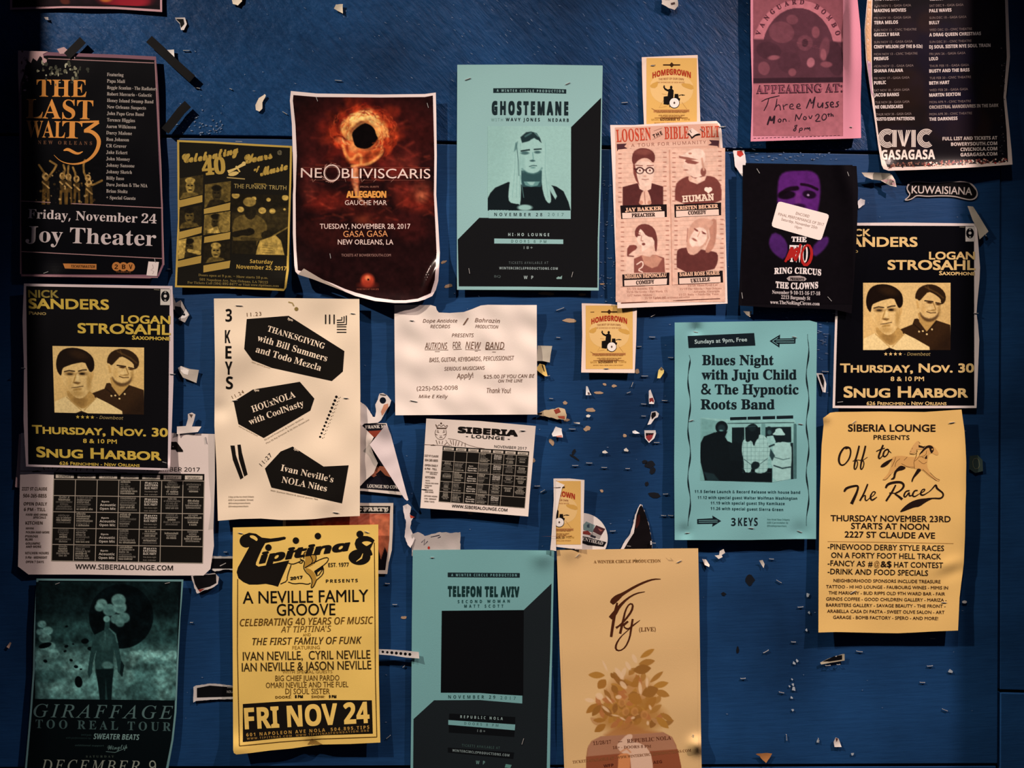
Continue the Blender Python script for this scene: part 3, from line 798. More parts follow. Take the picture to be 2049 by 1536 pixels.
# SIBERIA LOUNGE calendars
QG = [(886, 892.2), (1058.9, 902.7), (1049.9, 1016.2), (877.7, 1003)]
def bl(q, u, v):
    return tuple(q[0][i] * (1 - u) * (1 - v) + q[1][i] * u * (1 - v) + q[2][i] * u * v + q[3][i] * (1 - u) * v for i in (0, 1))
def calendar(p, K='14120f', lay=1):
    B = lambda u, v: bl(QG, u, v)
    p.poly([B(0, 0), B(1, 0), B(1, 1), B(0, 1)], K, 'calendar_grid', 1)
    days = ['SUNDAY', 'MONDAY', 'TUESDAY', 'WEDNESDAY', 'THURSDAY', 'FRIDAY', 'SATURDAY']
    PP = 'a89c8a'
    for i in range(7):
        p.poly([B(i / 7 + .012, .02), B((i + 1) / 7 - .012, .02), B((i + 1) / 7 - .012, .065), B(i / 7 + .012, .065)], 'c8bba8', 'calendar_grid', 2)
        a, b = B(i / 7 + .03, .06), B((i + 1) / 7 - .03, .06)
        p.text(days[i], a[0], a[1], b[0], b[1], 3.2, '4a4238', 'sb', part='calendar_grid')
    for j in range(6):
        v = .08 + j * .184
        p.line([B(0, v), B(.25, v), B(.5, v), B(.75, v), B(1, v)], .9, PP, 'calendar_grid', 2)
    for i in range(8):
        p.line([B(i / 7, .08), B(i / 7, .35), B(i / 7, .6), B(i / 7, .816 if i == 6 else 1)], .8, PP, 'calendar_grid', 2)
    R = random.Random(8)
    bold = {2: ['8pm', 'Acoustic', 'Open Mic'], 4: ['8pm', 'EASTERN', 'BLOC PARTY', 'free admission']}
    for j in range(5):
        for i in range(7):
            if (j == 0 and i < 3) or (j == 4 and i > 4): continue
            u0, v0 = i / 7 + .012, .08 + j * .184
            if i == 2:
                for k, t in enumerate(['8pm', 'Acoustic', 'Open Mic']):
                    a, b = B(u0 + .02 - .01 * (k > 0), v0 + .07 + .042 * k), B(u0 + (.07 if k == 0 else .115), v0 + .07 + .042 * k); p.text(t, a[0], a[1], b[0], b[1], 3.0 if k else 2, 'cabfae', 'sb', part='calendar_text')
            elif i == 4 and j != 3:
                for k, t in enumerate(['8pm', 'EASTERN', 'BLOC PARTY', 'free dance night', 'no cover']):
                    a, b = B(u0 + .018, v0 + .035 + .033 * k), B(u0 + .105, v0 + .035 + .033 * k); p.text(t, a[0], a[1], b[0], b[1], 2.9 if 0 < k < 3 else 2, 'cabfae' if k < 3 else '7a7266', 'sb', part='calendar_text')
            else:
                n = R.choice([3, 4, 5, 6]) if i in (0, 5, 6) else 6
                for k in range(n):
                    v = v0 + .03 + .026 * k + (.0 if n > 4 else .02); w = R.uniform(.05, .115); o_ = (.12 - w) / 2 * (i not in (1, 3))
                    t = ''.join(R.choice('abcdehilmnorstu ') for _ in range(int(w * 150)))
                    a, b = B(u0 + o_, v), B(u0 + o_ + w, v); p.text(t, a[0], a[1], b[0], b[1], 2.6, R.choice(['90887a', '6a645a', 'aca28f']), 'sb', part='calendar_text', res=1)
    BR = '2a221c'
    p.text('SIBERIA', 915.8, 864.8, 1036, 872.4, 12, '15110f', 'sb', .03, 'title'); p.text('- LOUNGE -', 932, 874.8, 1020, 880.6, 6.5, '15110f', '', .02, 'title', sp=1.1)
    p.text('NOVEMBER 2017', 989, 895.3, 1053.6, 899.4, 5.2, BR, 's')
    p.text('WWW.SIBERIALOUNGE.COM', 904, 1014.6, 1015, 1023, 6, BR, 's', .01)
    side = [('2227 ST CLAUDE', 849, 913, 28, 4), ('504-265-8855', 850, 922, 26, 4.5), ('OPEN DAILY', 850, 932, 26, 4), ('6 PM - TILL', 850, 939, 24, 4), ('FOOD AND DRINK', 852, 945, 24, 2.6), ('SPECIALS', 860, 949, 14, 2.6), ('KITCHEN', 851, 956, 19, 4),
            ('SERVING', 851, 962, 9, 2.4), ('POLISH AND MORE', 851, 967, 26, 2.6), ('PIEROGI', 850, 972, 14, 2.6), ('BLINI', 850, 976, 8, 2.8), ('GOLUMPKI', 850, 981, 16, 2.8), ('AND MORE', 850, 985, 17, 2.8), ('KITCHEN HOURS', 849, 993, 26, 2.9), ('5 PM - MIDNIGHT', 849, 998.5, 24, 2.9), ('OPEN 7 DAYS', 849, 1004, 20, 2.9)]
    for t, x, y, w, cp in side: p.text(t, x, y, x + w, y + w * .06, cp, '6a584a', 'sb', part='side_text')
    # crowned tiger sketch
    f = p.fr; p.fr = (820, 820, 6.677)
    def S(pts, w=4, c='6b5140'): p.line(pts, w, c, 'tiger_drawing', 2, smooth=1)
    S([(345, 190), (360, 240), (490, 245), (510, 195), (470, 225), (450, 190), (420, 225), (390, 190), (370, 225), (345, 190)], 6, '5a3f2c')
    p.dot(418, 178, 12, '4a3424', 'tiger_drawing', 2); p.rect(360, 236, 490, 250, '4a3424', 'tiger_drawing', 2)
    S([(350, 260), (335, 300), (345, 350), (380, 390), (440, 395), (480, 350), (490, 300), (480, 260)], 5)
    for a in ([(360, 290), (390, 300)], [(440, 300), (470, 290)], [(400, 340), (415, 350), (430, 340)], [(340, 320), (370, 335)], [(450, 335), (485, 320)], [(370, 265), (380, 285)], [(450, 285), (460, 265)], [(395, 365), (435, 366)], [(350, 400), (370, 460)], [(390, 410), (400, 450)], [(440, 410), (430, 455)],
              [(510, 380), (640, 400), (720, 440), (790, 470), (900, 500), (1000, 515)], [(540, 400), (560, 460)], [(580, 400), (585, 470)], [(620, 410), (610, 480)], [(660, 420), (640, 480)], [(700, 440), (690, 480)], [(740, 440), (740, 490)], [(480, 400), (520, 460), (560, 480)], [(500, 430), (460, 470)]):
        S(a, 7 if len(a) == 2 else 4)
    p.fr = f
    p.line([(848, 889), (900, 891.5)], .7, '6b5140', 'tiger_drawing', 2); p.poly([(861, 889.5), (868, 889), (872, 891), (862, 891)], '3a2a20', 'tiger_drawing', 2)
p = Sheet('event_calendar', 'small white monthly events calendar in the middle of the boards', 'calendar',
          [(853, 837), (960, 842), (1072, 852), (1068, 900), (1065, 935), (1060, 990), (1057, 1033), (950, 1024), (841, 1016), (847, 930)], 'e6d6c6', h=6, amp=1.3, lift=7, seed=41)
calendar(p); p.staple(1046, 861, 3, 9); p.staple(848, 978, 2, 9); p.done()
p = Sheet('event_calendar', 'large white monthly events calendar half hidden under the gold lettered portrait poster', 'calendar',
          [(42, 866), (160, 864), (346, 866), (430, 868), (430, 960), (427, 1060), (428, 1092), (421, 1138), (407, 1151), (300, 1151), (170, 1149), (57, 1149), (36, 1133), (39, 1000)], 'e8d6ca', h=3.5, amp=1.5, lift=3, seed=43)
p.xf = quad_map(QG, [(108, 944.5), (409, 948), (405.5, 1126.5), (103, 1121.6)])
calendar(p); p.xf = None; p.staple(412, 880, 80, 12); p.done()

# GIRAFFAGE
T_ = '4f7a74'
p = Sheet('concert_poster', 'dark teal poster of a figure with clouds for a head, bottom left', 'poster',
          [(73, 1157), (180, 1158), (367, 1159), (364, 1200), (361, 1235), (356, 1346), (353, 1424), (347, 1480), (337, 1536), (331, 1640), (42, 1640), (50, 1536), (60, 1424), (66, 1340), (68, 1250)],
          '6f9a98', h=6, amp=2.2, lam=150, lift=3, seed=51, gloss=True)
p.poly([(77, 1161), (363, 1163), (359, 1235), (352, 1346), (349, 1424), (343, 1480), (332, 1536), (327, 1636), (46, 1636), (54, 1536), (64, 1424), (70, 1340), (71, 1250)], '0a1214')
c = Cv(70, 1163, 357, 1401, .1, 1.2, bs=.5, pal=['040a0c', '2a4c4a', '6ea69e', 'a4d8cc']); c.fr = (0, 1140, 3.879)
c.poly([(265, 380), (1400, 380), (1400, 620), (265, 620)], .28, 50); c.poly([(265, 600), (1400, 600), (1400, 1020), (265, 1020)], .55, 50)
c.ell(940, 360, 250, 250, .03, 0, 3)
R = random.Random(3)
for i in range(90):
    x = R.uniform(270, 720); y = R.uniform(640, 960); r = R.uniform(25, 70)
    c.ell(x, y, r * 1.3, r * .6, R.choice([.55, .66, .74, .5]), 0, 10, .4)
for i in range(110):
    x = R.uniform(920, 1360); y = R.uniform(680, 1000); r = R.uniform(25, 60)
    c.ell(x, y, r, r * .8, R.choice([.52, .62, .7, .45]), 0, 8, .45)
for x, y, r in ((1040, 660, 38), (1090, 650, 30), (1170, 655, 40), (1230, 650, 32), (1140, 690, 30), (1280, 700, 34), (1030, 720, 30), (1340, 660, 40)): c.ell(x, y, r, r * .9, .74, 0, 6, .8)
c.ell(1120, 790, 90, 80, .42, 20, 18, .8); c.ell(1110, 940, 120, 90, .38, 0, 20, .8); c.ell(1280, 720, 60, 20, .42, 10, 8, .7); c.ell(380, 820, 150, 50, .36, 0, 16, .7)
for x, y, r in ((325, 420, 34), (370, 470, 40), (350, 530, 48), (390, 590, 40), (340, 630, 50), (310, 480, 30), (420, 650, 44)): c.ell(x, y, r, r * .8, .7, 0, 5, .85); c.ell(x + 4, y + 8, r * .6, r * .4, .45, 0, 6, .5)
for x, y, r in ((350, 585, 52), (610, 868, 30), (660, 552, 30), (515, 592, 16), (505, 630, 13), (568, 575, 9), (700, 610, 22), (352, 707, 17), (552, 700, 14), (590, 750, 18), (628, 770, 10), (517, 438, 12)):
    c.ell(x, y, r, r * (.4 if r > 40 else 1.5 if r == 30 and y > 800 else .7), .02, R.uniform(-20, 20), 1.5)
c.noise(.3, 34, 5); c.noise(.15, 12, 6)
# cloud head
for x, y, r in ((790, 262, 42), (770, 290, 34), (850, 310, 52), (930, 290, 52), (920, 235, 55), (960, 370, 46), (900, 380, 42), (930, 410, 34), (830, 380, 26)): c.ell(x, y, r, r * .9, .72 if y < 300 else .62, 0, 6, .85); c.ell(x + 6, y + 14, r * .7, r * .4, .4, 10, 8, .5)
# figure from behind
c.poly([(815, 400), (850, 400), (850, 450), (900, 490), (915, 560), (930, 640), (950, 760), (945, 830), (915, 790), (905, 700), (885, 620), (880, 700), (885, 780), (870, 880), (865, 1010), (775, 1010), (765, 900), (740, 790), (735, 700), (750, 620), (735, 660), (720, 730), (715, 800), (690, 840), (680, 790), (695, 680), (715, 560), (740, 500), (810, 465)], .3, 1.6)
c.ell(825, 560, 50, 70, .38, 0, 10, .8); c.line([(815, 480), (818, 540)], 8, .52, 3, .6); c.ell(835, 740, 45, 30, .6, 10, 6, .8); c.poly([(745, 770), (880, 765), (865, 1010), (835, 1010), (820, 850), (815, 1010), (775, 1010)], .1, 3)
c.line([(850, 455), (895, 500), (910, 560)], 10, .55, 3, .7); c.ell(828, 380, 24, 24, .66, 0, 4)
c.poly([(940, 700), (965, 740), (950, 830), (930, 800)], .12, 2)
c.noise(.12, 9, 8); c.within([(280, 92), (1395, 92), (1375, 560), (1360, 1012), (262, 1000), (275, 500)])
p.photo(c, 'picture', 2)
G_ = '5c7f78'
p.text('GIRAFFAGE', 67, 1434, 346, 1438, 26, '587672', 'i', 0, 'title', sp=1.2); p.text('TOO REAL TOUR', 71, 1456, 342, 1462, 17, '46625f', 'b', 0, 'title', sp=1.35)
p.text('SWEATER BEATS', 187, 1478, 279, 1480, 11, '7fa39b', 'sbi'); p.text('special guests', 162, 1471, 183, 1472, 4, '2c4240', 'si'); p.text('with performances by', 132, 1477, 182, 1478, 3, '2c4240', 'si')
p.text('Wingtip', 215, 1500, 255, 1497, 9, '6b8b84', 'sc'); p.line([(212, 1503), (230, 1505), (254, 1495)], 1, '6b8b84'); p.text('additional support', 150, 1492, 208, 1493, 3.2, '3c5450', 'si')
p.text('SATURDAY', 172, 1515, 228, 1515, 4, '4e5c50', 'b', sp=1.5); p.text('DECEMBER 9', 82, 1542, 312, 1545, 23, '9aa290', 'i', .004, 'title', sp=1.2)
p.staple(115, 1167, -20, 8); p.staple(335, 1166, -10, 9); p.done()
# ------------------------------------------------------------------ MIDDLE
# NE OBLIVISCARIS
p = Sheet('concert_poster', 'white edged poster of a black orb in orange fire, its lower corners curling', 'poster',
          [(582, 182), (634, 187), (700, 188), (760, 189), (850, 188), (872, 185), (873, 230), (874, 310), (873, 390), (877, 450), (880, 505), (879, 530), (877, 562), (872, 580), (865, 592), (850, 599), (836, 603), (812, 606), (789, 606), (770, 604), (750, 602), (711, 592), (689, 583), (664, 572), (625, 557), (596, 548.5), (591, 543), (589, 531), (586, 468), (586, 390), (587, 373), (586, 311), (584, 248), (580, 201)],
          'ecd8d0', h=8, amp=1.3, lift=6, seed=61, gloss=True, step=5, curls=[(868, 548, 9, 12, 34, 25), (606, 545, 30, 8), (780, 606, 70, 9, 16)])
inner = [(587, 190), (634, 194), (760, 195), (850, 194), (866, 191), (867, 230), (869, 310), (868, 390), (871, 450), (873.5, 505), (872, 530), (870, 560), (862, 586), (836, 597), (812, 600), (789, 600), (751, 595), (712, 585), (689, 577), (664, 566), (625, 551), (607, 543), (596, 540), (593, 500), (592, 468), (591.5, 390), (594, 311), (591, 248), (586, 201)]
c = Cv(585, 188, 876, 602, '1e0c0c', 1.3, bs=.6); c.fr = (570, 170, 6.4)
c.ell(1050, 650, 900, 520, '3c1210', 0, 60, .8)
R = random.Random(12)
for i in range(110):
    t = R.uniform(0, 6.28); r = R.uniform(150, 520)
    x, y = 1000 + r * 1.0 * math.cos(t), 600 + r * .85 * math.sin(t)
    c.ell(x, y, R.uniform(50, 130), R.uniform(30, 80), R.choice(['6a1c12', '8a2814', '541410']), math.degrees(t), 12, .35)
for i in range(70):
    t = R.uniform(2.6, 6.9); r = R.uniform(200, 400)
    x, y = 1010 + r * math.cos(t), 620 + r * .9 * math.sin(t)
    c.ell(x, y, R.uniform(40, 90), R.uniform(25, 60), R.choice(['b83a1c', 'd04c22', 'c8431e', 'a83018']), math.degrees(t) + 60, 9, .5)
for i in range(60):
    t = R.uniform(2.9, 6.5); r = R.uniform(170, 290)
    x, y = 1010 + r * math.cos(t), 620 + r * .95 * math.sin(t)
    c.ell(x, y, R.uniform(30, 70), R.uniform(20, 45), R.choice(['e8783a', 'f0a050', 'f4bc68']), math.degrees(t) + 70, 7, .55)
for i in range(26):
    t = R.uniform(3.9, 5.9); r = R.uniform(180, 270)
    x, y = 1010 + r * math.cos(t), 620 + r * math.sin(t)
    c.ell(x, y, R.uniform(25, 60), R.uniform(15, 35), R.choice(['f8d080', 'f8c878']), math.degrees(t) + 80, 6, .6)
c.ell(1000, 380, 130, 60, 'f4c070', -20, 10, .7); c.ell(1180, 420, 30, 60, 'f0a858', 0, 6, .6); c.ell(1130, 370, 14, 26, '9a2c18', 10, 5, .7)
c.ell(780, 560, 70, 60, 'f0a050', 30, 14, .6); c.ell(1260, 600, 70, 60, 'f4a85c', 20, 12, .6); c.ell(1310, 655, 26, 14, 'f8c070', 20, 5, .8)
# lower face like form
c.poly([(740, 760), (850, 700), (930, 790), (1010, 840), (1120, 820), (1240, 780), (1250, 880), (1180, 960), (1060, 1020), (900, 1020), (800, 1000), (760, 900)], 'c85a2c', 8, .85, 1)
c.line([(740, 770), (780, 900), (850, 970), (930, 880), (980, 900), (975, 1010)], 34, 'f0a055', 6, .75, 1); c.line([(1240, 790), (1250, 870), (1170, 950), (1060, 1020), (860, 1040)], 36, 'f2a85c', 6, .8, 1)
c.ell(1160, 870, 30, 36, 'b0421e', 10, 5, .8); c.ell(800, 810, 16, 42, '7a2412', -12, 5, .85); c.ell(880, 800, 60, 60, 'f0a860', 0, 12, .6); c.ell(1060, 920, 50, 50, '8c2c14', 0, 12, .6)
c.line([(600, 700), (650, 655), (720, 650), (775, 700)], 24, '5a160e', 4, .9, 1); c.ell(700, 710, 60, 40, 'e8804a', 10, 8, .6)
c.line([(1000, 800), (1160, 780), (1260, 740), (1380, 760)], 60, '8a2412', 8, .8, 1); c.line([(340, 680), (480, 680), (590, 740), (560, 860)], 26, '7a2418', 8, .4, 1)
for a in ([(1300, 720), (1500, 780), (1660, 900)], [(1280, 900), (1450, 1000), (1500, 1050)], [(1560, 780), (1650, 730)], [(1420, 520), (1560, 460)]): c.line(a, 20, '8a3020', 10, .5, 1)
c.ell(1020, 650, 180, 190, 'f4b060', 0, 12, .5); c.poly([(855, 620), (900, 560), (1010, 485), (1080, 500), (1150, 560), (1170, 640), (1200, 690), (1150, 750), (1080, 810), (1000, 820), (900, 790), (870, 690)], '0a0606', 2.5, 1, 1)
# fire column below the head
c.poly([(860, 1040), (940, 1040), (950, 1200), (945, 1300), (960, 1440), (1060, 1540), (900, 1420), (870, 1300), (840, 1200)], 'd87a48', 7, .8, 1); c.line([(900, 1060), (890, 1200), (910, 1330), (940, 1450), (1040, 1540)], 40, 'f4b47c', 8, .6, 1)
# smoke and clouds
for x, y, rx, ry, cc in ((330, 980, 100, 80, '5c1e1a'), (270, 1120, 70, 90, '6a2420'), (300, 1350, 90, 120, '702820'), (560, 1500, 260, 110, '8c2418'), (1700, 1500, 260, 130, '9a2c1c'), (1500, 1330, 160, 100, '7a261c'), (1750, 1350, 130, 110, '8c3a28'),
                         (1750, 1430, 60, 60, 'd07a50'), (1060, 1640, 500, 120, '4c1812'), (1000, 1720, 80, 60, '8a3a22'), (1500, 1000, 200, 120, '7a2a20'), (500, 1380, 120, 70, '541812'), (950, 1590, 100, 60, '2a0c0a'), (1350, 1100, 180, 90, '6a1e18'), (1600, 1800, 240, 200, '3a1210'), (500, 1900, 300, 200, '34120f')):
    c.ell(x, y, rx, ry, cc, R.uniform(-20, 20), 26, .6)
for i in range(220):      # licks of flame and smoke
    t = R.uniform(2.4, 7.1); r = R.uniform(190, 430); x, y = 1010 + r * math.cos(t), 620 + r * .92 * math.sin(t); g = t + R.uniform(.6, 1.6); L = R.uniform(30, 90)
    q = (r - 190) / 240; cc = R.choice(['f8cc80', 'f4a858', 'c04820']) if q < .35 else R.choice(['d8582c', '8c2012', 'a83418', '5c140e'])
    c.line([(x, y), (x + L * .5 * math.cos(g), y + L * .5 * math.sin(g)), (x + L * math.cos(g + .5), y + L * math.sin(g + .5))], R.uniform(5, 16), cc, 3, .55, 1)
for i in range(160):
    x, y = R.uniform(150, 1850), R.uniform(900, 1750); g = R.uniform(-.6, .6); L = R.uniform(60, 160)
    c.line([(x, y), (x + L * math.cos(g), y + L * math.sin(g))], R.uniform(10, 30), R.choice(['8a2c1c', '3a100e', '6c2018', 'a8402a', '2a0c0c']), 6, .3, 1)
c.noise(.2, 20, 4)
c.ell(1060, 2500, 85, 85, 'c0442a', 0, 10, .9); c.ell(1060, 2470, 34, 30, 'f0905a', 0, 6, .8); c.ell(1068, 2490, 14, 14, '100606', 0, 1.5)
c.ell(1060, 2560, 110, 40, '8a2c1e', 0, 12, .7); c.fr = (0, 0, 1); c.within(inner); p.photo(c)
K = 'e6cabc'
p.text('NE', 602, 355, 644, 355.5, 19, K, '', .0, 'title'); p.text('BLIVISCARIS', 684, 356, 861, 357, 19, K, '', .0, 'title')
p.loop(ring(664, 346, 15.5, 16, 26), 2.2, K, 'title', 3); p.loop(ring(664, 346, 13, 13.5, 26), .5, 'b08878', 'title', 3)
for i in range(16):
    a = math.radians(R.uniform(20, 160) + (180 if i % 2 else 0)); p.line([(664 + 17 * math.cos(a), 346 + 17 * math.sin(a)), (664 + 23 * math.cos(a + .5), 346 + 20 * math.sin(a + .5))], .6, 'b08070', 'title', 3)
for y, a, b in ((335, 604, 860), (350, 700, 862), (360, 620, 850)): p.line([(a, y), (b, y + .5)], .4, 'a05a48', 'title', 2)
for x in (624, 690, 722, 745, 780, 815, 842): p.line([(x, 357), (x + 2, 364), (x + 8, 358)], .6, 'b88876', 'title', 2)
p.text('SPECIAL GUESTS', 720, 375, 758, 375, 3, 'a8705c'); p.text('ALLEGAEON', 693, 395, 773, 395, 13, 'e09a4a', 'sb', .02, sp=.9)
p.text('GAUCHE MAR', 690, 410, 774, 410, 9.5, K); p.text('TUESDAY, NOVEMBER 28, 2017', 640, 457.5, 821, 457.5, 10, K, '', .006)
p.text('GASA GASA', 687, 474, 776, 473, 12, 'd8925c'); p.text('NEW ORLEANS, LA', 676, 489, 787, 489, 10, K, '', .006)
p.text('TICKETS AT BOWERYSOUTH.COM', 683, 513, 782, 513, 5.2, '9c7468'); p.text('MORE INFO AT OUR SITE', 714, 580, 758, 580, 3, '8a4a38')
p.staple(634, 198, 70, 9); p.staple(856, 211, 75, 9); p.staple(661, 512, 80, 9); p.done()
# white underside of the curled left corner
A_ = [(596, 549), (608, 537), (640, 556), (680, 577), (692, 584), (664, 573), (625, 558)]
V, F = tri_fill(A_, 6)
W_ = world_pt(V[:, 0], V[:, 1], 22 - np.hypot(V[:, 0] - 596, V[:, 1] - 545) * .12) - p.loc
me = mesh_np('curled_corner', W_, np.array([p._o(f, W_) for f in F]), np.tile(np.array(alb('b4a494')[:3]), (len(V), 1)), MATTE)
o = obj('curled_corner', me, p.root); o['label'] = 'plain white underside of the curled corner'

# GHOSTEMANE and TELEFON TEL AVIV
TL = '8ab2ae'; TD = '16262a'
p = Sheet('concert_poster', 'teal and black poster with photo of a long haired man in black', 'poster',
          [(915, 129.5), (1060, 129), (1206, 131), (1204, 250), (1203, 350), (1199, 480), (1198, 581), (1060, 580), (914.5, 579.5), (914, 350)], TL, h=6, amp=1.4, lam=150, lift=3, seed=71)
p.poly([(1202.8, 195.4), (1200, 350), (1196, 480), (1195.5, 575), (1050, 573), (918, 572.5), (916, 479), (959, 435.5), (1142, 438), (1143, 254)], '101113')
p.poly([(978, 436.5), (978, 420), (1142, 421), (1142, 438)], TL, 'print', 2)
c = Cv(976, 252, 1142.5, 421, .8, 1, ['0a1216', '2a4a4c', '5c8a86', '8cb6ae', '9fc6bd']); c.fr = (890, 110, 6.145)
c.ell(560, 1200, 220, 500, .72, 0, 40, .5)
Y0 = 1475.0  # second crop offset (350-110)*6.145
def gb(pts): return [(x, y + Y0) for x, y in pts]
c.poly(gb([(515, 440), (515, 310), (560, 220), (620, 155), (780, 85), (960, 120), (1200, 100), (1370, 140), (1460, 200), (1520, 330), (1550, 440)]), .02, 2)
c.poly([(940, 1420), (1200, 1420), (1200, 1570), (1180, 1620), (960, 1620), (940, 1560)], .25, 3); c.blobs(30, (1045, 342, 1083, 372), 1, 3.5, [.45, .1, .3, .55], 3, 2, .7)
c.poly(gb([(970, 80), (1170, 80), (1140, 130), (1060, 145), (990, 125)]), .5, 3); c.poly(gb([(1010, 85), (1110, 85), (1085, 125), (1050, 125)]), .75, 3)
# hair
c.poly([(850, 1180), (870, 1080), (930, 960), (1060, 930), (1160, 960), (1200, 1060), (1240, 1200), (1260, 1400), (1300, 1700), (1310, 1800), (1280, 1830), (1230, 1770), (1190, 1600), (1195, 1400), (1190, 1100), (920, 1100), (920, 1400), (940, 1600), (930, 1850), (905, 1830), (870, 1830), (790, 1810), (780, 1720), (800, 1550), (840, 1400)], .86, 3, 1, 1)
c.poly(gb([(1250, 60), (1330, 150), (1380, 260), (1360, 300), (1310, 220), (1290, 180)]), .78, 2.5)
for x0, x1 in ((870, 830), (900, 880), (930, 920), (1240, 1270)): c.line([(x0, 1080), (x0 - 8, 1400), (x1, 1750)], 7, .62, 3, .7)
c.line([(880, 1100), (905, 1300), (910, 1480)], 10, .2, 3, .6); c.line([(930, 1480), (970, 1750)], 8, .5, 2, .8); c.poly([(850, 1190), (870, 1080), (900, 1060), (880, 1160)], .35, 4, .7)
c.poly([(930, 1010), (1000, 950), (1060, 940), (1130, 960), (1170, 1020), (1190, 1080), (1100, 1020), (1060, 1040), (1040, 1060), (950, 1080)], .12, 4); c.line([(990, 1000), (1060, 960)], 20, .5, 5, .6); c.line([(1110, 960), (1150, 1000)], 16, .6, 4, .6)
# face
c.poly([(930, 1090), (1040, 1060), (1070, 1035), (1180, 1050), (1195, 1200), (1195, 1380), (1150, 1440), (1080, 1460), (1000, 1440), (950, 1390), (925, 1250)], .84, 2.5, 1, 1)
c.line([(940, 1180), (1040, 1165)], 17, .08, 2.5); c.line([(1100, 1160), (1185, 1155)], 16, .08, 2.5); c.ell(985, 1205, 50, 20, .25, 0, 4, .8); c.ell(1140, 1195, 40, 17, .25, 0, 4, .8)
c.line([(1080, 1200), (1090, 1280), (1060, 1300), (1105, 1300)], 9, .5, 4); c.ell(1078, 1300, 32, 12, .22, 0, 3, .8); c.line([(1040, 1370), (1085, 1358), (1130, 1362)], 10, .25, 2.5); c.ell(1085, 1385, 26, 8, .45, 0, 4)
c.ell(960, 1330, 25, 90, .66, 0, 10, .5); c.line([(950, 1400), (1020, 1450), (1090, 1462), (1160, 1440), (1195, 1390)], 16, .4, 6, .7)
c.ell(985, gb([(0, 400)])[0][1], 90, 36, .75, 0, 5); c.noise(.02, 6, 5); p.photo(c, 'portrait_photo', 2)
def circle_text(p, S, t2, y2a, y2b, name, nx0, nx1, ny, ncap):
    pass
p.poly([(987, 176.5), (1060, 176), (1133, 178.5), (1133, 187), (1060, 185), (987, 185.5)], TD, 'lettering', 2)
p.text('A WINTER CIRCLE PRODUCTION', 994, 183.5, 1128, 185, 5, TL, 'sb', sp=1.5, layer=4)
p.text('GHOSTEMANE', 984, 228, 1137, 229, 26, TD, 'sb', .035, 'title', sp=1.35)
p.text('WITH', 983, 242, 1006, 242, 6, '7ea8a0', 's', sp=1.4); p.text('WAVY JONES', 1012, 242, 1080, 242.5, 6.5, TD, 'sb', sp=1.4); p.text('NEDARB', 1097, 243, 1138, 243.5, 6.5, TD, 'sb', sp=1.4)
p.text('NOVEMBER 28', 989, 432, 1085, 432.5, 6.5, TD, 'sb', sp=1.6); p.text('2017', 1096, 432, 1128, 432.5, 6.5, '4e7470', '', sp=1.8)
p.text('HI-HO LOUNGE', 1017, 472, 1099, 472.5, 6, 'a4bab4', 'sb', sp=1.5); p.poly([(989, 477), (1127, 479), (1127, 488), (989, 487)], TL, 'lettering', 2)
p.text('DOORS 8 PM', 1023, 485, 1093, 486, 5.5, '2a5048', 's', sp=1.6, layer=4); p.text('18+', 1048, 498, 1066, 498, 5.5, '8a9a96', '', sp=1.4)
p.text('TICKETS AVAILABLE AT', 1018, 528, 1097, 528, 5, '5c6866', '', sp=1.5); p.text('WINTERCIRCLEPRODUCTIONS.COM', 999, 538.5, 1116, 539.5, 4.8, '96a6a2', 'sb', sp=1.2)
p.text('W P', 1048, 558, 1067, 558, 6.5, '9aaaa6', 'sb', sp=1.4); p.text('BQ', 989, 555, 1002, 555, 4.5, '4a5654'); p.poly([(1113, 556), (1117, 553), (1121, 554), (1125, 551), (1124, 558), (1114, 558)], '7a9a92', 'lettering', 3)
p.staple(936, 158, -20, 11); p.staple(1136, 167, -25, 9); p.staple(939, 542, 80, 10); p.staple(1145, 549, -75, 10); p.done()

TL = '74a8a6'
p = Sheet('concert_poster', 'teal and black poster with a plain black square, at the bottom edge', 'poster',
          [(826, 1100), (960, 1099), (1109, 1101), (1107, 1200), (1105, 1300), (1102, 1420), (1099, 1640), (820, 1640), (823, 1420), (824, 1250)], TL, h=5, amp=1.3, lam=150, lift=2, seed=73, curls=[(1085, 1110, 22, 5)])
p.poly([(1103.5, 1167), (1101, 1300), (1096, 1430), (1092, 1636), (826, 1636), (827.5, 1438), (868, 1401), (880, 1399.5), (960, 1400), (1045, 1407), (1048, 1220)], '1a2124')
p.poly([(884, 1221.5), (1048, 1220), (1047, 1391), (960, 1386), (882, 1385.5)], '07090c', 'picture', 2); p.poly([(880, 1385.5), (960, 1386), (1045, 1392.5), (1045, 1407), (960, 1400), (868, 1400.5)], TL, 'print', 2)
p.poly([(896, 1145), (1040, 1146), (1040, 1155), (896, 1154)], TD, 'lettering', 2); p.text('A WINTER CIRCLE PRODUCTION', 903, 1152.5, 1034, 1153, 5, TL, 'sb', sp=1.5, layer=4)
p.text('TELEFON TEL AVIV', 896, 1192, 1039, 1193, 20, '12302f', 'sb', .035, 'title', sp=1.15); p.text('SECOND WOMAN', 916, 1206, 1020, 1205, 6, '1e4a48', 'sb', sp=1.8); p.text('MATT SCOTT', 929, 1215, 1007, 1215, 6, '1e4a48', 'sb', sp=1.9)
p.text('NOVEMBER 29', 897, 1397, 991, 1397.5, 6.5, '123836', 'sb', sp=1.6); p.text('2017', 1001, 1398.5, 1032, 1400, 6.5, '2a5854', '', sp=1.8)
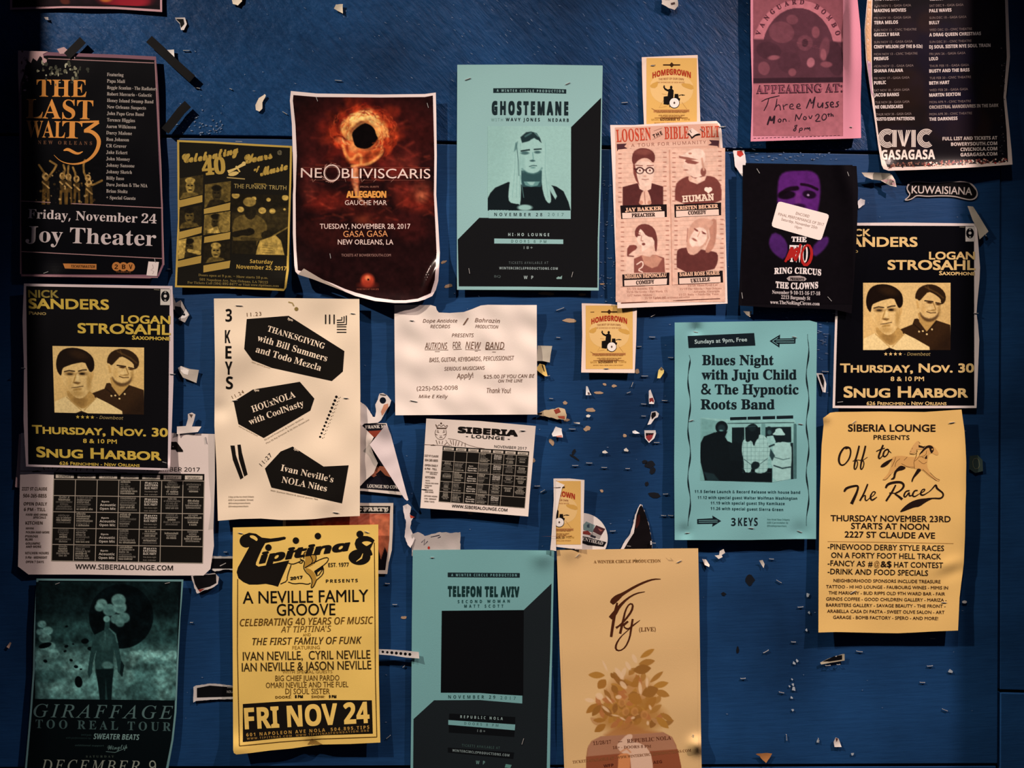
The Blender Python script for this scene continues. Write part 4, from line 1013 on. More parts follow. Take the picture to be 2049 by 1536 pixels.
for q, cc in (([(899, 1427), (1031, 1434), (1031, 1450), (898, 1441)], '0a0e11'), ([(897, 1440), (1031, 1449), (1030, 1460.5), (897, 1449.5)], TL + ''), ([(898, 1450), (1030, 1461), (1029, 1474), (898, 1465)], '0a0e11'), ([(896, 1495), (1029, 1505), (1027, 1518), (896, 1505)], '0a0e11')): p.poly(q, cc, 'info_bar', 3 if cc == TL else 2)
p.text('REPUBLIC NOLA', 921, 1436, 1006, 1440, 5.5, '9ab4ae', 'sb', sp=1.6, layer=4); p.text('DOORS 8 PM', 929, 1449, 997, 1453.5, 5, '1c4640', 's', sp=1.6, layer=4); p.text('18+', 955, 1464, 971, 1465, 5, '7a8a86', '', sp=1.4, layer=4)
p.text('TICKETS AVAILABLE AT', 924, 1493, 1000, 1498.5, 5, '44605a', '', sp=1.5); p.text('WINTERCIRCLEPRODUCTIONS.COM', 905, 1503, 1019, 1513, 4.8, '8a9c98', 'sb', sp=1.2, layer=4)
p.text('W P', 952, 1528, 970, 1529, 7, '6a9088', 'sb', sp=1.4); p.poly([(1010, 1535), (1012, 1528), (1024, 1530), (1021, 1536)], '5a8a80', 'lettering', 3)
p.staple(1046, 1483, -72, 11); p.staple(865, 1115, 0, 6); p.done()

# 3 KEYS
CR = 'f0dabb'; K = '14110e'
p = Sheet('concert_poster', 'cream poster with three tilted black lettered blocks, left of the handwritten notice', 'poster',
          [(428, 597), (560, 596), (719, 598), (720, 690), (721, 790), (720.5, 900), (720, 1032), (666, 1034), (630, 1038), (604, 1039.5), (563, 1040), (522, 1037), (480, 1038), (436, 1041.6), (433, 930), (429, 852), (430, 720)],
          CR, h=9, amp=2.4, lam=100, lift=5, seed=81, curls=[(650, 1000, 30, 4), (440, 820, 20, -3), (480, 700, 60, 2)])
for t, x0, x1, y, cp in (('3', 451, 464, 643, 25), ('K', 450, 461, 686, 26), ('E', 451, 463, 717, 25), ('Y', 450, 465, 749, 26), ('S', 452, 466, 778, 25)): p.text(t, x0, y, x1, y, cp, K, 'sb', .0, 'title')
p.text('11.23', 494, 633, 523, 631, 7.5, '7a5c3c', '', sp=1.3); p.text('11.24', 466, 798, 489, 786, 7, '7a5c3c', '', sp=1.3); p.text('11:27', 524, 933, 545, 911, 8, '2a2018', '', sp=1.2)
p.poly([(493.7, 638), (577.5, 631.5), (689, 702), (686, 743), (664, 762), (543.6, 735.6), (504.7, 720), (488.6, 698)], K, 'text_block')
p.poly([(467.5, 803), (506, 779), (600, 763.5), (629, 797), (621, 821), (527.6, 876), (477, 848)], K, 'text_block')
p.poly([(530, 937), (561.4, 903), (585.6, 893), (647.5, 933), (697.7, 930.5), (684.4, 1006.7), (543, 975)], K, 'text_block')
for t, a, b, cp in (('THANKSGIVING', (534, 662), (648, 698), 11.5), ('with Bill Summers', (514, 681), (653, 723), 13), ('and Todo Mezcla', (511, 704), (641, 742), 13), ('HOUxNOLA', (506, 825), (592, 794), 13), ('with CoolNasty', (500, 850), (609, 811), 12.5),
                    ("Ivan Neville's", (561, 941), (666, 965), 12.5), ('NOLA Nites', (563, 965), (653, 983), 12.5)): p.text(t, a[0], a[1], b[0], b[1], cp, CR, 'b', .004)
for x, y, r in ((575, 640, 18), (508, 783, 8), (587, 900, 28)): p.text('9pm', x, y - 1, x + 10, y + 3 if r > 10 else y, 4.5, CR, 'sb')
for i in range(12):
    x, y = 673 - i * 2.95, 793.6 + i * 7.27; p.dot(x, y, 2.7 - i * .05, K, 'ornament'); p.dot(x + 5, y + 2.5, 1, '5c4a38', 'ornament', n=8); p.dot(x + 8, y + 1, .8, '7a6a50', 'ornament', n=8)
p.poly([(461, 891), (469.5, 891), (472, 910), (487, 955), (481, 959), (466, 920)], K, 'ornament'); p.poly([(475, 889.5), (481.5, 889), (484, 905), (495.4, 949), (488.7, 953), (478, 918)], K, 'ornament')
for x in (651.5, 659.5, 668.5): p.line([(x, 629), (x, 648)], 2.4, K, 'ornament')
for k in range(3): p.line([(693 - k * 4.5, 631 + k * 1.5), (693 - k * 4.5, 649 - k * 4.5), (674, 649.5 - k * 4.5)], 2.2, K, 'ornament')
for y in (653.5, 659, 664.5): p.line([(674, y), (693, y)], 2, K, 'ornament')
for q in ([(577, 604), (585, 606), (588, 612)],): p.line(q, 2.5, 'a8905c', 'stain')
p.dot(593, 618, 4, '8a7440', 'stain')
for i, (t, w) in enumerate((('3 Keys at the Ace Hotel Orleans', 51), ('600 Carondelet Street', 50), ('@threekeysneworleans', 44), ('@threekeysneworleans', 40))): p.text(t, 457, 995.5 + i * 6.3, 457 + w, 995 + i * 6.3, 3.4, '6a543a', 's')
p.text('With special guests', 503, 725, 540, 737.5, 2.6, '9a8058', 's'); p.text('DJ Jared Freeman & Xavier Molina', 530, 881, 607, 838, 2.8, '7a6446', 's'); p.text('Plus DJ Raj Smoove & DJ Otto Showcase', 533, 888, 619, 840, 2.8, '7a6446', 's')
p.text('With Ivan Neville & Friends', 477, 853, 515, 873, 2.4, '8a7450', 's'); p.text('With Stanton Moore & special guests TBA', 541, 982, 636, 1000.5, 3, '7a6446', 's')
p.staple(478, 611, 3, 12); p.staple(706, 627, 8, 8); p.staple(470, 801, -4, 10); p.staple(692, 796, 3, 8); p.staple(672, 1025, 8, 10); p.done()

# HANDWRITTEN NOTICE
p = Sheet('handwritten_notice', 'crumpled white sheet with faint handwriting and a torn top edge', 'notice',
          [(789, 610), (830, 610), (862, 610), (872, 613), (874, 620), (878, 625), (900, 626), (928, 624), (945, 618), (962, 611), (976, 609.5), (1020, 610), (1074, 610), (1074.5, 720), (1075, 829), (940, 829.5), (791, 830.5), (789.5, 700)],
          'ecdccc', h=6, amp=2.6, lam=60, lift=4, seed=91, step=5)
HW = '7a5a46'
for t, a, b, cp, st in (('Dope Antidote', (846, 645), (915, 645), 7, 'si'), ('/', (926, 650), (938, 650), 14, 'si'), ('Bahrazin', (950, 644), (1000, 646), 8, 'si'), ('RECORDS', (861, 656), (901, 656), 6.5, 'si'), ('PRODUCTION', (951, 656), (997, 657), 6.5, 'si'),
                        ('PRESENTS', (904, 674), (948, 674), 7, 'si'), ('AUTKONS', (850, 698), (895, 698), 13, 'si'), ('FOR', (906, 697), (922, 696), 13, 'si'), ('NEW', (931, 697), (962, 698), 14, 'si'), ('BAND', (971, 698), (1009, 698), 14, 'si'),
                        ('BASS, GUITAR, KEYBOARDS, PERCUSSIONIST', (859, 724), (1029, 720), 8.5, 'si'), ('SERIOUS MUSICIANS', (889, 741), (970, 739), 7, 'si'), ('Apply!', (914, 757), (947, 755), 10, 'si'), ('$25.00 IF YOU CAN BE', (968, 757), (1070, 755), 7, 'si'), ('ON THE LINE', (997, 765), (1046, 764), 6, 'si'),
                        ('(225)-052-0098', (834, 781), (916, 779), 8, 'si'), ('Mike E Kelly', (838, 796), (896, 796), 6.5, 'si'), ('Thank You!', (974, 786), (1022, 786), 10, 'si')):
    p.text(t, a[0], a[1], b[0], b[1], cp, HW, st, -.012 if cp < 9 else -.004, 'handwriting')
for a, b in (((850, 699.5), (897, 700)), ((907, 699), (924, 698)), ((931, 699), (962, 700)), ((971, 699), (1010, 699)), ((870, 703), (880, 703)), ((950, 702), (956, 702)), ((985, 704), (992, 704))): p.line([a, b], .9, HW, 'handwriting')
p.staple(824, 641, 5, 7); p.staple(828, 802, 12, 13); p.done()

# TIPITINA'S
YL = 'f4cc6a'; K = '17130f'; B1 = '6a4a18'
p = Sheet('concert_poster', 'yellow poster with a bulbous black logo and a black date box, below the cream poster', 'poster',
          [(466, 1055), (600, 1052), (757, 1049), (757, 1200), (758, 1350), (761, 1485), (700, 1488), (646, 1489), (625, 1491), (584, 1497), (540, 1501), (502, 1506), (473, 1509), (468, 1506), (466.5, 1500), (466, 1385), (465, 1200)],
          YL, h=10, amp=1.5, lam=120, lift=5, seed=101, curls=[(625, 1490, 16, -4), (475, 1500, 25, 6)])
for a in ([(475.5, 1158), (475, 1300), (477, 1400), (479, 1492)], [(749, 1085), (750, 1200), (751, 1350), (754, 1474)], [(479, 1492), (560, 1484), (640, 1478), (754, 1474)]): p.line(a, 1.6, '5c4014', 'border')
p.fr = (440, 1000, 5.1225)
p.dot(268, 420, 66, K, 'logo', n=30); p.dot(1430, 585, 112, K, 'logo', ry=80, n=34); p.dot(1435, 350, 36, K, 'logo', n=22)
p.poly([(215, 420), (235, 360), (300, 335), (370, 345), (430, 385), (520, 395), (600, 385), (660, 375), (678, 385), (670, 402), (600, 420), (520, 430), (465, 440), (430, 500), (395, 580), (370, 640), (368, 665), (395, 682), (470, 670), (600, 640), (712, 617), (595, 888), (540, 872), (470, 858), (390, 866), (300, 866), (240, 840), (190, 800), (172, 740), (185, 690), (230, 610), (290, 500), (330, 420), (320, 385), (290, 375)], K, 'logo')
p.poly([(305, 362), (350, 362), (390, 395), (380, 425), (345, 400), (310, 385)], YL, 'logo', 3, 1)
p.fr = (0, 0, 1)
p.text('ipitina', 518, 1127, 703, 1100, 20.5, K, 'sbi', .018, 'logo', 3, sp=.94, arc=1)
for x, y in ((537, 1095), (592, 1081), (636, 1072)): p.dot(x, y, 6.5, K, 'logo', 4)
p.line([(748, 1083), (738, 1077), (724, 1077), (716, 1084), (720, 1094), (733, 1103), (738, 1113)], [6, 9, 11, 14, 17, 20, 16], K, 'logo', 3, smooth=1); p.poly([(736, 1091), (748, 1083), (740, 1100), (733, 1092)], K, 'logo', 3)
p.line([(726, 1107), (723, 1116), (713, 1123)], [1, 3.4, 1], YL, 'logo', 5)
p.text('EST. 1977', 657, 1134, 698, 1133, 8, K, 'sb'); p.text('2017', 581, 1160, 606, 1157, 6, K, 'sb', .02); p.text('PRESENTS', 652, 1165.5, 716, 1164, 6.5, K, 'sb', sp=1.2)
p.fr = (440, 1000, 5.1225)
BN = 'b88c38'
p.poly([(860, 540), (900, 530), (950, 570), (985, 560), (990, 610), (960, 660), (900, 690), (860, 690), (880, 600)], BN, 'banana_drawing', 2, 1); p.poly([(880, 690), (950, 720), (990, 790), (980, 860), (930, 905), (950, 820), (920, 760), (875, 720)], BN, 'banana_drawing', 2, 1)
for a in ([(690, 640), (740, 660), (800, 640), (850, 610), (870, 640), (855, 690), (880, 740), (920, 770), (950, 830), (930, 905), (960, 890), (990, 820)], [(730, 665), (690, 780), (690, 830), (620, 860)], [(700, 840), (760, 860), (830, 850), (900, 865), (930, 850)], [(860, 600), (860, 540), (890, 525), (930, 570), (960, 640), (870, 695)],
          [(940, 560), (980, 555), (990, 600), (965, 650)], [(870, 695), (1000, 620), (1090, 585), (1118, 600), (1090, 650), (970, 730)], [(970, 730), (1000, 790), (1060, 700), (1050, 670)], [(990, 820), (1060, 760), (1062, 700)], [(820, 600), (850, 620), (840, 650), (810, 640)]):
    p.line(a, 9, K, 'banana_drawing', 3, smooth=1)
p.poly([(970, 730), (1050, 670), (1060, 700), (1000, 740), (995, 790)], K, 'banana_drawing', 3)
p.fr = (0, 0, 1)
for t, a, b, cp, cc, st, of in (('A NEVILLE FAMILY', (486, 1207), (737, 1203), 24, K, '', 0), ('GROOVE', (554, 1231), (671, 1230), 23, K, '', 0), ('CELEBRATING 40 YEARS OF MUSIC', (480, 1252), (747, 1247), 14, B1, 'si', 0), ("AT TIPITINA'S", (562, 1265), (663, 1263), 12, B1, 'si', 0),
                            ('AND', (606, 1273), (622, 1272), 6, 'a07828', '', 0), ('THE FIRST FAMILY OF FUNK', (505, 1290), (724, 1287), 14, '4a3414', 'si', 0), ('FEATURING', (585, 1299), (640, 1298), 7, 'a07828', '', 0), ('IVAN NEVILLE,  CYRIL NEVILLE', (486, 1321), (741, 1317), 17, '3c2c12', '', 0),
                            ('IAN NEVILLE & JASON NEVILLE', (484, 1343), (743, 1338), 17, '3c2c12', '', 0), ('WITH SPECIAL GUESTS', (565, 1347), (665, 1346), 6, 'b08838', '', 0), ('BIG CHIEF JUAN PARDO', (551, 1362), (679, 1361), 11, B1, '', 0), ('OMARI NEVILLE AND THE FUEL', (532, 1376), (697, 1374), 11, B1, '', 0),
                            ('DJ SOUL SISTER', (571, 1388), (660, 1388), 11, B1, '', 0), ('DOORS:', (551, 1397), (583, 1396.5), 5, B1, 'sb', 0), ('8 PM', (590, 1396), (606, 1396), 6, K, 'sb', .02), ('SHOW:', (623, 1396), (650, 1396), 5, B1, 'sb', 0), ('9 PM', (658, 1396), (673, 1396), 6, K, 'sb', .02)):
    p.text(t, a[0], a[1], b[0], b[1], cp, cc, st, of + (.006 if cp > 12 else 0))
p.poly([(486, 1408), (560, 1403), (650, 1400), (744, 1400.5), (746, 1467), (650, 1470), (560, 1476), (486, 1484)], K, 'date_box', 2)
p.text('FRI NOV 24', 490, 1458, 740, 1445, 42, YL, 'sb', .012, 'date_box', 4, sp=1.0)
p.text('601 NAPOLEON AVE NOLA  504.895.TIPS', 493, 1473, 739, 1457.5, 6.6, 'c89a48', 'sb', part='date_box', layer=4, sp=1.3); p.text('WWW.TIPITINAS.COM  WWW.TIPITINASFOUNDATION.ORG', 494, 1479.5, 738, 1463, 4, 'a8803c', 'sb', part='date_box', layer=4, sp=1.3)
p.poly([(615, 1489), (624, 1477), (636, 1483), (646, 1489)], 'a8803c', 'stain', 2)
p.staple(481, 1066, 10, 8); p.staple(734, 1064, 20, 8); p.done()

# FKJ
p = Sheet('concert_poster', 'pale orange poster with brush script and a leafy plant, at the bottom edge', 'poster',
          [(1114, 1100), (1250, 1098), (1397, 1096.5), (1399, 1200), (1401, 1324), (1402, 1418), (1404, 1536), (1404, 1640), (1134, 1640), (1129, 1536), (1123, 1380), (1120, 1300), (1117, 1200)],
          'e4bc80', h=6, amp=1.3, lam=140, lift=3, seed=111, curls=[(1395, 1490, 16, 9), (1140, 1100, 20, 3)])
FK = '4a2412'
p.text('A WINTER CIRCLE PRODUCTION', 1188, 1126.5, 1322, 1124.5, 6, '8a5e30', 'b')
p.fr = (1100, 1080, 6.144)
p.line([(760, 780), (790, 740), (840, 700), (900, 660), (1050, 570), (1180, 510), (1280, 480), (1365, 480)], [46, 74, 70, 34, 28, 24, 16, 6], FK, 'title', smooth=1)
p.line([(745, 960), (800, 900), (850, 820), (950, 720), (1060, 655), (1170, 635)], [50, 60, 40, 22, 16, 6], FK, 'title', smooth=1); p.line([(830, 770), (800, 900), (775, 1050), (755, 1190)], [20, 36, 34, 30], FK, 'title', smooth=1)
p.line([(865, 1150), (900, 1000), (930, 860), (980, 780), (1025, 790), (1010, 870), (930, 980), (860, 1050), (815, 1080)], [30, 28, 20, 16, 22, 26, 22, 20, 30], FK, 'title', smooth=1)
p.line([(870, 1070), (960, 1000), (965, 1000), (900, 1060), (960, 1100), (1010, 1060), (1110, 985)], [20, 24, 20, 14, 22, 18, 5], FK, 'title', smooth=1)
p.line([(1020, 970), (1000, 1090), (985, 1200), (930, 1320), (860, 1365), (810, 1345), (815, 1280), (870, 1190), (960, 1110), (1030, 1050)], [24, 26, 20, 18, 16, 26, 22, 12, 10, 8], FK, 'title', smooth=1)
p.fr = (0, 0, 1); p.text('(LIVE)', 1279, 1263, 1312, 1262, 8, '7a5028', 'b', 0, 'lettering')
c = Cv(1124, 1296, 1400, 1610, 'e4bc80', 1.2); c.fr = (1100, 1290, 6.244)
LV = ['b98438', 'ac7632', '9c6a2e', 'b07c38']; RD = random.Random(14)
def leaf(x, y, L, w, rot, col, a=1):
    P = []
    for i in range(14):
        t = i / 13; P.append((t * L, w * math.sin(math.pi * t) ** .8))
    for i in range(13, -1, -1):
        t = i / 13; P.append((t * L, -w * math.sin(math.pi * t) ** .8))
    cr, sr = math.cos(math.radians(rot)), math.sin(math.radians(rot))
    c.poly([(x + u * cr - v * sr, y + u * sr + v * cr) for u, v in P], col, 1.6, a)
c.ell(1010, 700, 330, 330, 'b88044', 0, 40, .75); c.ell(1010, 900, 420, 210, 'b8823f', 0, 30, .8)
for i in range(120):
    x, y = RD.uniform(620, 1400), RD.uniform(360, 1060)
    if abs(x - 1010) > (y - 200) * .62: continue
    leaf(x, y, RD.uniform(110, 190), RD.uniform(26, 42), RD.uniform(-170, -10), RD.choice(LV + ['b87440', 'c4925a', '94622c']), .85)
for x, y, L, w, r, k in ((1130, 160, 210, 34, -32, 0), (1110, 240, 210, 42, -12, 3), (1040, 320, 230, 60, -8, 2), (690, 380, -210, 42, 2, 0), (700, 430, -150, 55, -50, 1), (1250, 470, 220, 30, -40, 3), (1290, 520, 200, 40, -14, 0), (1310, 570, 200, 44, 20, 3), (600, 730, -190, 40, -40, 1), (640, 745, -180, 40, -52, 2), (1380, 850, 190, 34, 32, 3), (1330, 900, 210, 44, 42, 0),
                     (700, 940, -160, 30, 0, 1), (700, 990, -170, 44, -34, 1), (1200, 800, 200, 50, -50, 1), (780, 500, 120, 40, 60, 2), (980, 620, 200, 70, 30, 1), (1150, 620, 220, 70, -20, 2), (1000, 500, 130, 40, -10, 1), (760, 350, 90, 28, 50, 2)):
    leaf(x, y, L, w, r, LV[k])
for x, y, rx, ry, r in ((1060, 170, 26, 60, -25), (980, 260, 24, 60, -30), (870, 360, 30, 90, -35), (920, 350, 28, 70, 20), (1130, 540, 22, 80, -5), (1215, 470, 18, 60, 0), (860, 650, 38, 26, 0), (690, 260, 14, 70, -25), (500, 690, 60, 26, 10), (620, 640, 50, 40, 30), (700, 800, 60, 18, 40), (1040, 910, 26, 16, -20), (1255, 780, 16, 32, -20), (1225, 975, 16, 26, 0), (820, 880, 50, 10, 10), (910, 920, 40, 12, 30), (740, 680, 60, 12, 50), (920, 500, 60, 30, 50)):
    c.ell(x, y, rx, ry, 'ecc89a', r, 3, .85)
for x, y in ((900, 720), (1180, 870), (1060, 830), (950, 830)): c.ell(x, y, 46, 56, 'cc9050', 10, 4, .7); c.ell(x + 6, y + 6, 28, 34, 'a87038', 0, 5, .6)
c.poly([(680, 1120), (820, 1040), (980, 960), (1200, 1060), (1400, 1090), (1300, 1160), (700, 1160)], 'b87a42', 16, .8)
# vase shape
c.poly([(455, 1640), (455, 1400), (470, 1290), (520, 1200), (640, 1140), (900, 1135), (1200, 1120), (1420, 1090), (1530, 1150), (1580, 1250), (1640, 1500), (1700, 1800), (1700, 2000), (455, 2000)], 'a8704a', 2)
c.poly([(455, 1395), (900, 1345), (1600, 1300), (1640, 1500), (1700, 2000), (455, 2000)], '945234', 2); c.poly([(640, 1140), (1420, 1090), (1530, 1150), (1590, 1300), (470, 1390), (480, 1260), (540, 1190)], 'b48060', 3, .9)
c.poly([(830, 1260), (880, 1200), (960, 1120), (1020, 1110), (1040, 1140), (1010, 1200), (1150, 1230), (1230, 1300), (1280, 1400), (1300, 1700), (1030, 1700), (1000, 1360), (900, 1360)], 'e8c0a0', 3, 1, 1)
c.poly([(850, 1360), (1000, 1350), (1010, 1440), (990, 1700), (830, 1700), (860, 1450)], 'dc9058', 3, 1, 1); c.line([(880, 1340), (960, 1290), (1010, 1340)], 16, 'c87a48', 5, .7)
c.fr = (0, 0, 1); c.within([(1125, 1297), (1396, 1297), (1396, 1440), (1399, 1536), (1399, 1608), (1136, 1608), (1133, 1536), (1127, 1440)]); p.photo(c, 'plant_picture', 1)
p.text('11/28/17', 1187, 1490, 1223, 1487, 7, '6a3a24', 'b'); p.line([(1237, 1484), (1245, 1483)], 1, '6a3a24', 'lettering', 3); p.text('REPUBLIC NOLA', 1255, 1486, 1343, 1479, 7.5, '6a3a24', 'b'); p.text('18+ - DOORS 8 PM', 1226, 1498, 1303, 1495, 5.5, '7a4a30', 'b')
p.text('TICKETS AVAILABLE AT - WWW.WINTERCIRCLEPRODUCTIONS.COM', 1146, 1527, 1383, 1503, 5.4, '8a5a34', 'b'); p.text('WFP', 1208, 1535, 1228, 1533, 6, '4a1c14', 'sb'); p.text('AEG', 1307, 1528, 1325, 1526, 6, '5a2818', 'sb')
p.staple(1156, 1111, -42, 9); p.staple(1359, 1123, -25, 9); p.staple(1387, 1473, 85, 7); p.done()
# ------------------------------------------------------------------ RIGHT SIDE
# HOMEGROWN flyers (three)
def homegrown(p, x0, y0, w, h):
    def m(A):
        return np.stack([x0 + A[:, 0] * w, y0 + A[:, 1] * h], 1)
    p.xf = m; st = p.step
    p.poly([(0, 0), (1, 0), (1, 1), (0, 1)], 'dcae60', 'print'); p.poly([(.05, .3), (.5, .2), (.95, .32), (.9, .62), (.5, .7), (.1, .6)], 'e2ba78', 'print', 2, 2)
    for q in ([(.08, .38), (.25, .33), (.2, .44), (.07, .43)], [(.68, .36), (.92, .38), (.94, .47), (.72, .42)]): p.poly(q, 'cc9c4c', 'print', 3, 1)
    R_ = 'a63220'
    p.line([(.33, .1), (.67, .1)], .018, '3a2210', 'title', 3); p.poly([(.45, .1), (.5, .06), (.55, .1), (.5, .14)], '3a2210', 'title', 3)
    p.line([(.1, .105), (.18, .103)], .01, '5a3a18', 'title', 3)
    p.text('NOLA', .43, .195, .58, .195, .035, 'b8703c', 'sb', part='title')
    p.text('HOMEGROWN', .12, .295, .88, .29, .085, R_, 'sb', .015, 'title', arc=.05); p.text('THE BEST OF OUR OWN', .24, .325, .74, .325, .03, '8a4a28', 'sb', part='title', arc=.01)
    p.text('THE SHOWCASE OF NEW MUSIC', .2, .365, .76, .365, .022, 'a87040', 'sb')
    B = '120e0c'
    p.line([(.36, .4), (.345, .42), (.37, .45), (.42, .47), (.46, .47)], .03, B, 'drummer', 3); p.dot(.49, .425, .026, B, 'drummer', 3, ry=.024)
    p.poly([(.44, .45), (.5, .44), (.54, .47), (.535, .56), (.52, .62), (.44, .62), (.42, .54)], B, 'drummer', 3); p.poly([(.34, .56), (.43, .55), (.47, .64), (.44, .68), (.34, .67)], B, 'drummer', 3)
    p.poly([(.56, .52), (.63, .52), (.64, .58), (.67, .585), (.66, .62), (.58, .62), (.5, .66), (.46, .72), (.45, .66), (.55, .6)], B, 'drummer', 3); p.line([(.64, .545), (.69, .535), (.76, .54)], .012, B, 'drummer', 3); p.dot(.715, .537, .02, B, 'drummer', 3, ry=.01)
    p.dot(.553, .632 + .02, .105, B, 'drummer', 4, n=24, ry=.078); p.dot(.553, .632 + .018, .095, 'ece2d4', 'drummer', 5, n=24, ry=.07); p.dot(.553, .65, .018, '5a4a40', 'drummer', 6)
    for a in ([(.35, .6), (.25, .72), (.4, .7)], [(.68, .62), (.8, .74)], [(.3, .52), (.4, .53)]): p.line(a, .006, 'a87840', 'drummer', 2)
    p.poly([(.14, .75), (.85, .745), (.85, .785), (.14, .79)], 'b9824a', 'lettering', 2); p.line([(.1, .73), (.2, .77)], .01, '9a6a38')
    for y, a, b in ((.765, .16, .84), (.785, .2, .8), (.83, .24, .76), (.852, .28, .7)): p.text('LOCAL ARTISTS LIVE ON STAGE ALL NIGHT', a, y + .012, b, y + .012, .02, '8a5428', 'sb')
    p.line([(.16, .868), (.82, .866)], .008, '8a5428'); p.text('MON', .1, .91, .24, .908, .03, 'b8883c', 'sb'); p.text('NOVEMBER 13', .27, .91, .66, .905, .034, '5c3014', 'sb', .01); p.text('7:30PM', .7, .905, .86, .905, .03, 'b8883c', 'sb')
    p.text('MUSIC HALL 8200 WILLOW STREET', .16, .95, .8, .95, .018, 'a87438', 'sb')
    p.xf = None
HS = dict(h=3.5, amp=1.0, lam=120, lift=3)
p = Sheet('flyer', 'small orange drummer flyer pinned above the red lettered mugshot poster', 'flyer', [(1284, 114.5), (1340, 112), (1396, 110), (1399, 180), (1402, 256), (1289, 258), (1286, 190)], 'ead0bc', seed=121, group='small orange drummer flyers', **HS)
homegrown(p, 1293.5, 116, 101, 138); p.poly([(1284, 114.5), (1293.5, 114), (1293.5, 120), (1284.8, 130)], 'ead0bc', 'print', 1); p.staple(1306, 131, 0, 7); p.done()
p = Sheet('flyer', 'small orange drummer flyer tucked under the lower left corner of the mugshot poster', 'flyer', [(1164, 606.5), (1220, 608), (1274.5, 614), (1273, 680), (1270, 746), (1216, 745.5), (1163, 745), (1165, 670)], 'ead0bc', seed=122, group='small orange drummer flyers', h=5, amp=1.0, lam=120, lift=5)
homegrown(p, 1172, 611, 94, 127); p.staple(1213, 737, 0, 8); p.done()
p = Sheet('flyer', 'small orange drummer flyer with its left half folded over, beside the round sticker', 'flyer', [(1109, 957), (1140, 957), (1169.5, 960), (1168, 1030), (1164.5, 1098), (1140, 1097), (1109, 1093)], 'ead8c6', seed=123, group='small orange drummer flyers', h=10, amp=.8, lam=120, lift=3)
p.clip = lambda x, y: x > 1110
homegrown(p, 1066, 962, 96, 127); p.done(); p.clip = None
p.poly([(1112, 962), (1130, 970), (1125, 975), (1119, 1000), (1113, 1030), (1111, 1060), (1111, 962)], 'f0e4d4', 'folded_flap', 12); p.poly([(1107.5, 957), (1112, 958), (1112.5, 1090), (1113, 1102), (1101, 1100), (1103, 1080), (1108, 1000)], 'e2d4c4', 'folded_flap', 14)
p.done()

# BIBLE BELT
PK = 'ecd6c8'
p = Sheet('concert_poster', 'pinkish tour poster with four mugshot style portraits and red headline', 'poster',
          [(1221, 250), (1270, 250), (1330, 246), (1400, 243), (1434, 242), (1441, 249), (1444, 262), (1447, 310), (1450.7, 396), (1453, 500), (1455.8, 607), (1350, 612), (1235.5, 616.6), (1231, 500), (1226, 360)], PK, h=9, amp=1.2, lam=140, lift=4, seed=131, curls=[(1440, 258, 18, 5)])
p.poly([(1230.5, 255), (1330, 251), (1436, 246.5), (1443, 310), (1448, 450), (1451, 598), (1345, 603), (1242, 607.5), (1237, 480), (1233, 350)], 'd8a890')
c = Cv(1232, 296, 1451, 604, 'dfb49c', 1.0, pal=['3a1a1c', '7a4038', 'c08a72', 'dfb49c', 'f4dcc8'])
def mug(c, x0, y0, x1, y1, k):
    c.poly([(x0, y0), (x1, y0 - 3), (x1 + 3, y1 - 4), (x0 + 3, y1)], .78, 1)
    for i in range(12):
        y = y0 + 5 + i * 9.6
        if y < y1: c.line([(x0 + 5, y), (x1 - 4, y - 3)], .9, .6, 1, .8); c.line([(x0 + 3, y), (x0 + 8, y)], 2.2, .4, 1, .8); c.line([(x1 - 8, y - 3), (x1 - 3, y - 3)], 2.2, .4, 1, .8)
mug(c, 1235, 303, 1336, 412, 0); mug(c, 1343, 301, 1446, 407, 0); mug(c, 1240, 440, 1341, 550, 0); mug(c, 1347, 437, 1450, 546, 0)
c.line([(1339.5, 300), (1345, 570)], 1.5, .5, 1)
c.fr = (1210, 340, 5.296)   # lower crop frame
c.poly([(190, 180), (340, 140), (500, 140), (620, 175), (620, 380), (190, 385)], .1, 2); c.poly([(350, 130), (500, 130), (490, 200), (430, 230), (370, 200)], .85, 2)
c.poly([(385, 250), (420, 210), (450, 205), (490, 300), (490, 375), (360, 375)], .75, 2.5, 1, 1); c.line([(420, 230), (430, 360)], 6, .3, 2); c.ell(385, 345, 22, 22, .5, 0, 3); c.ell(475, 345, 20, 22, .5, 0, 3)
c.poly([(305, -90), (520, -90), (525, 60), (490, 140), (430, 180), (370, 160), (320, 70)], .88, 2, 1, 1); c.poly([(300, -60), (320, -60), (345, 80), (370, 165), (330, 110), (305, 40)], .25, 3)
c.poly([(300, -60), (285, -110), (300, -190), (360, -230), (420, -235), (490, -215), (530, -170), (535, -110), (515, -70), (470, -120), (410, -130), (350, -100), (320, -60)], .18, 2, 1, 1); c.ell(410, -190, 90, 30, .3, 0, 8, .6)
for x in (372, 478):
    c.ell(x, 5, 46, 38, .05, 0, 1.5); c.ell(x, 8, 32, 26, .95, 0, 1.5); c.ell(x, 4, 11, 11, .2, 0, 1.5)
c.line([(310, -12), (345, -6)], 14, .05, 1.5); c.line([(410, 0), (440, 0)], 12, .05, 1.5); c.line([(330, -50), (400, -45)], 9, .25, 2); c.line([(450, -45), (515, -48)], 9, .25, 2)
c.line([(395, 98), (430, 103), (465, 96)], 7, .35, 2); c.ell(425, 65, 16, 8, .6, 0, 3)
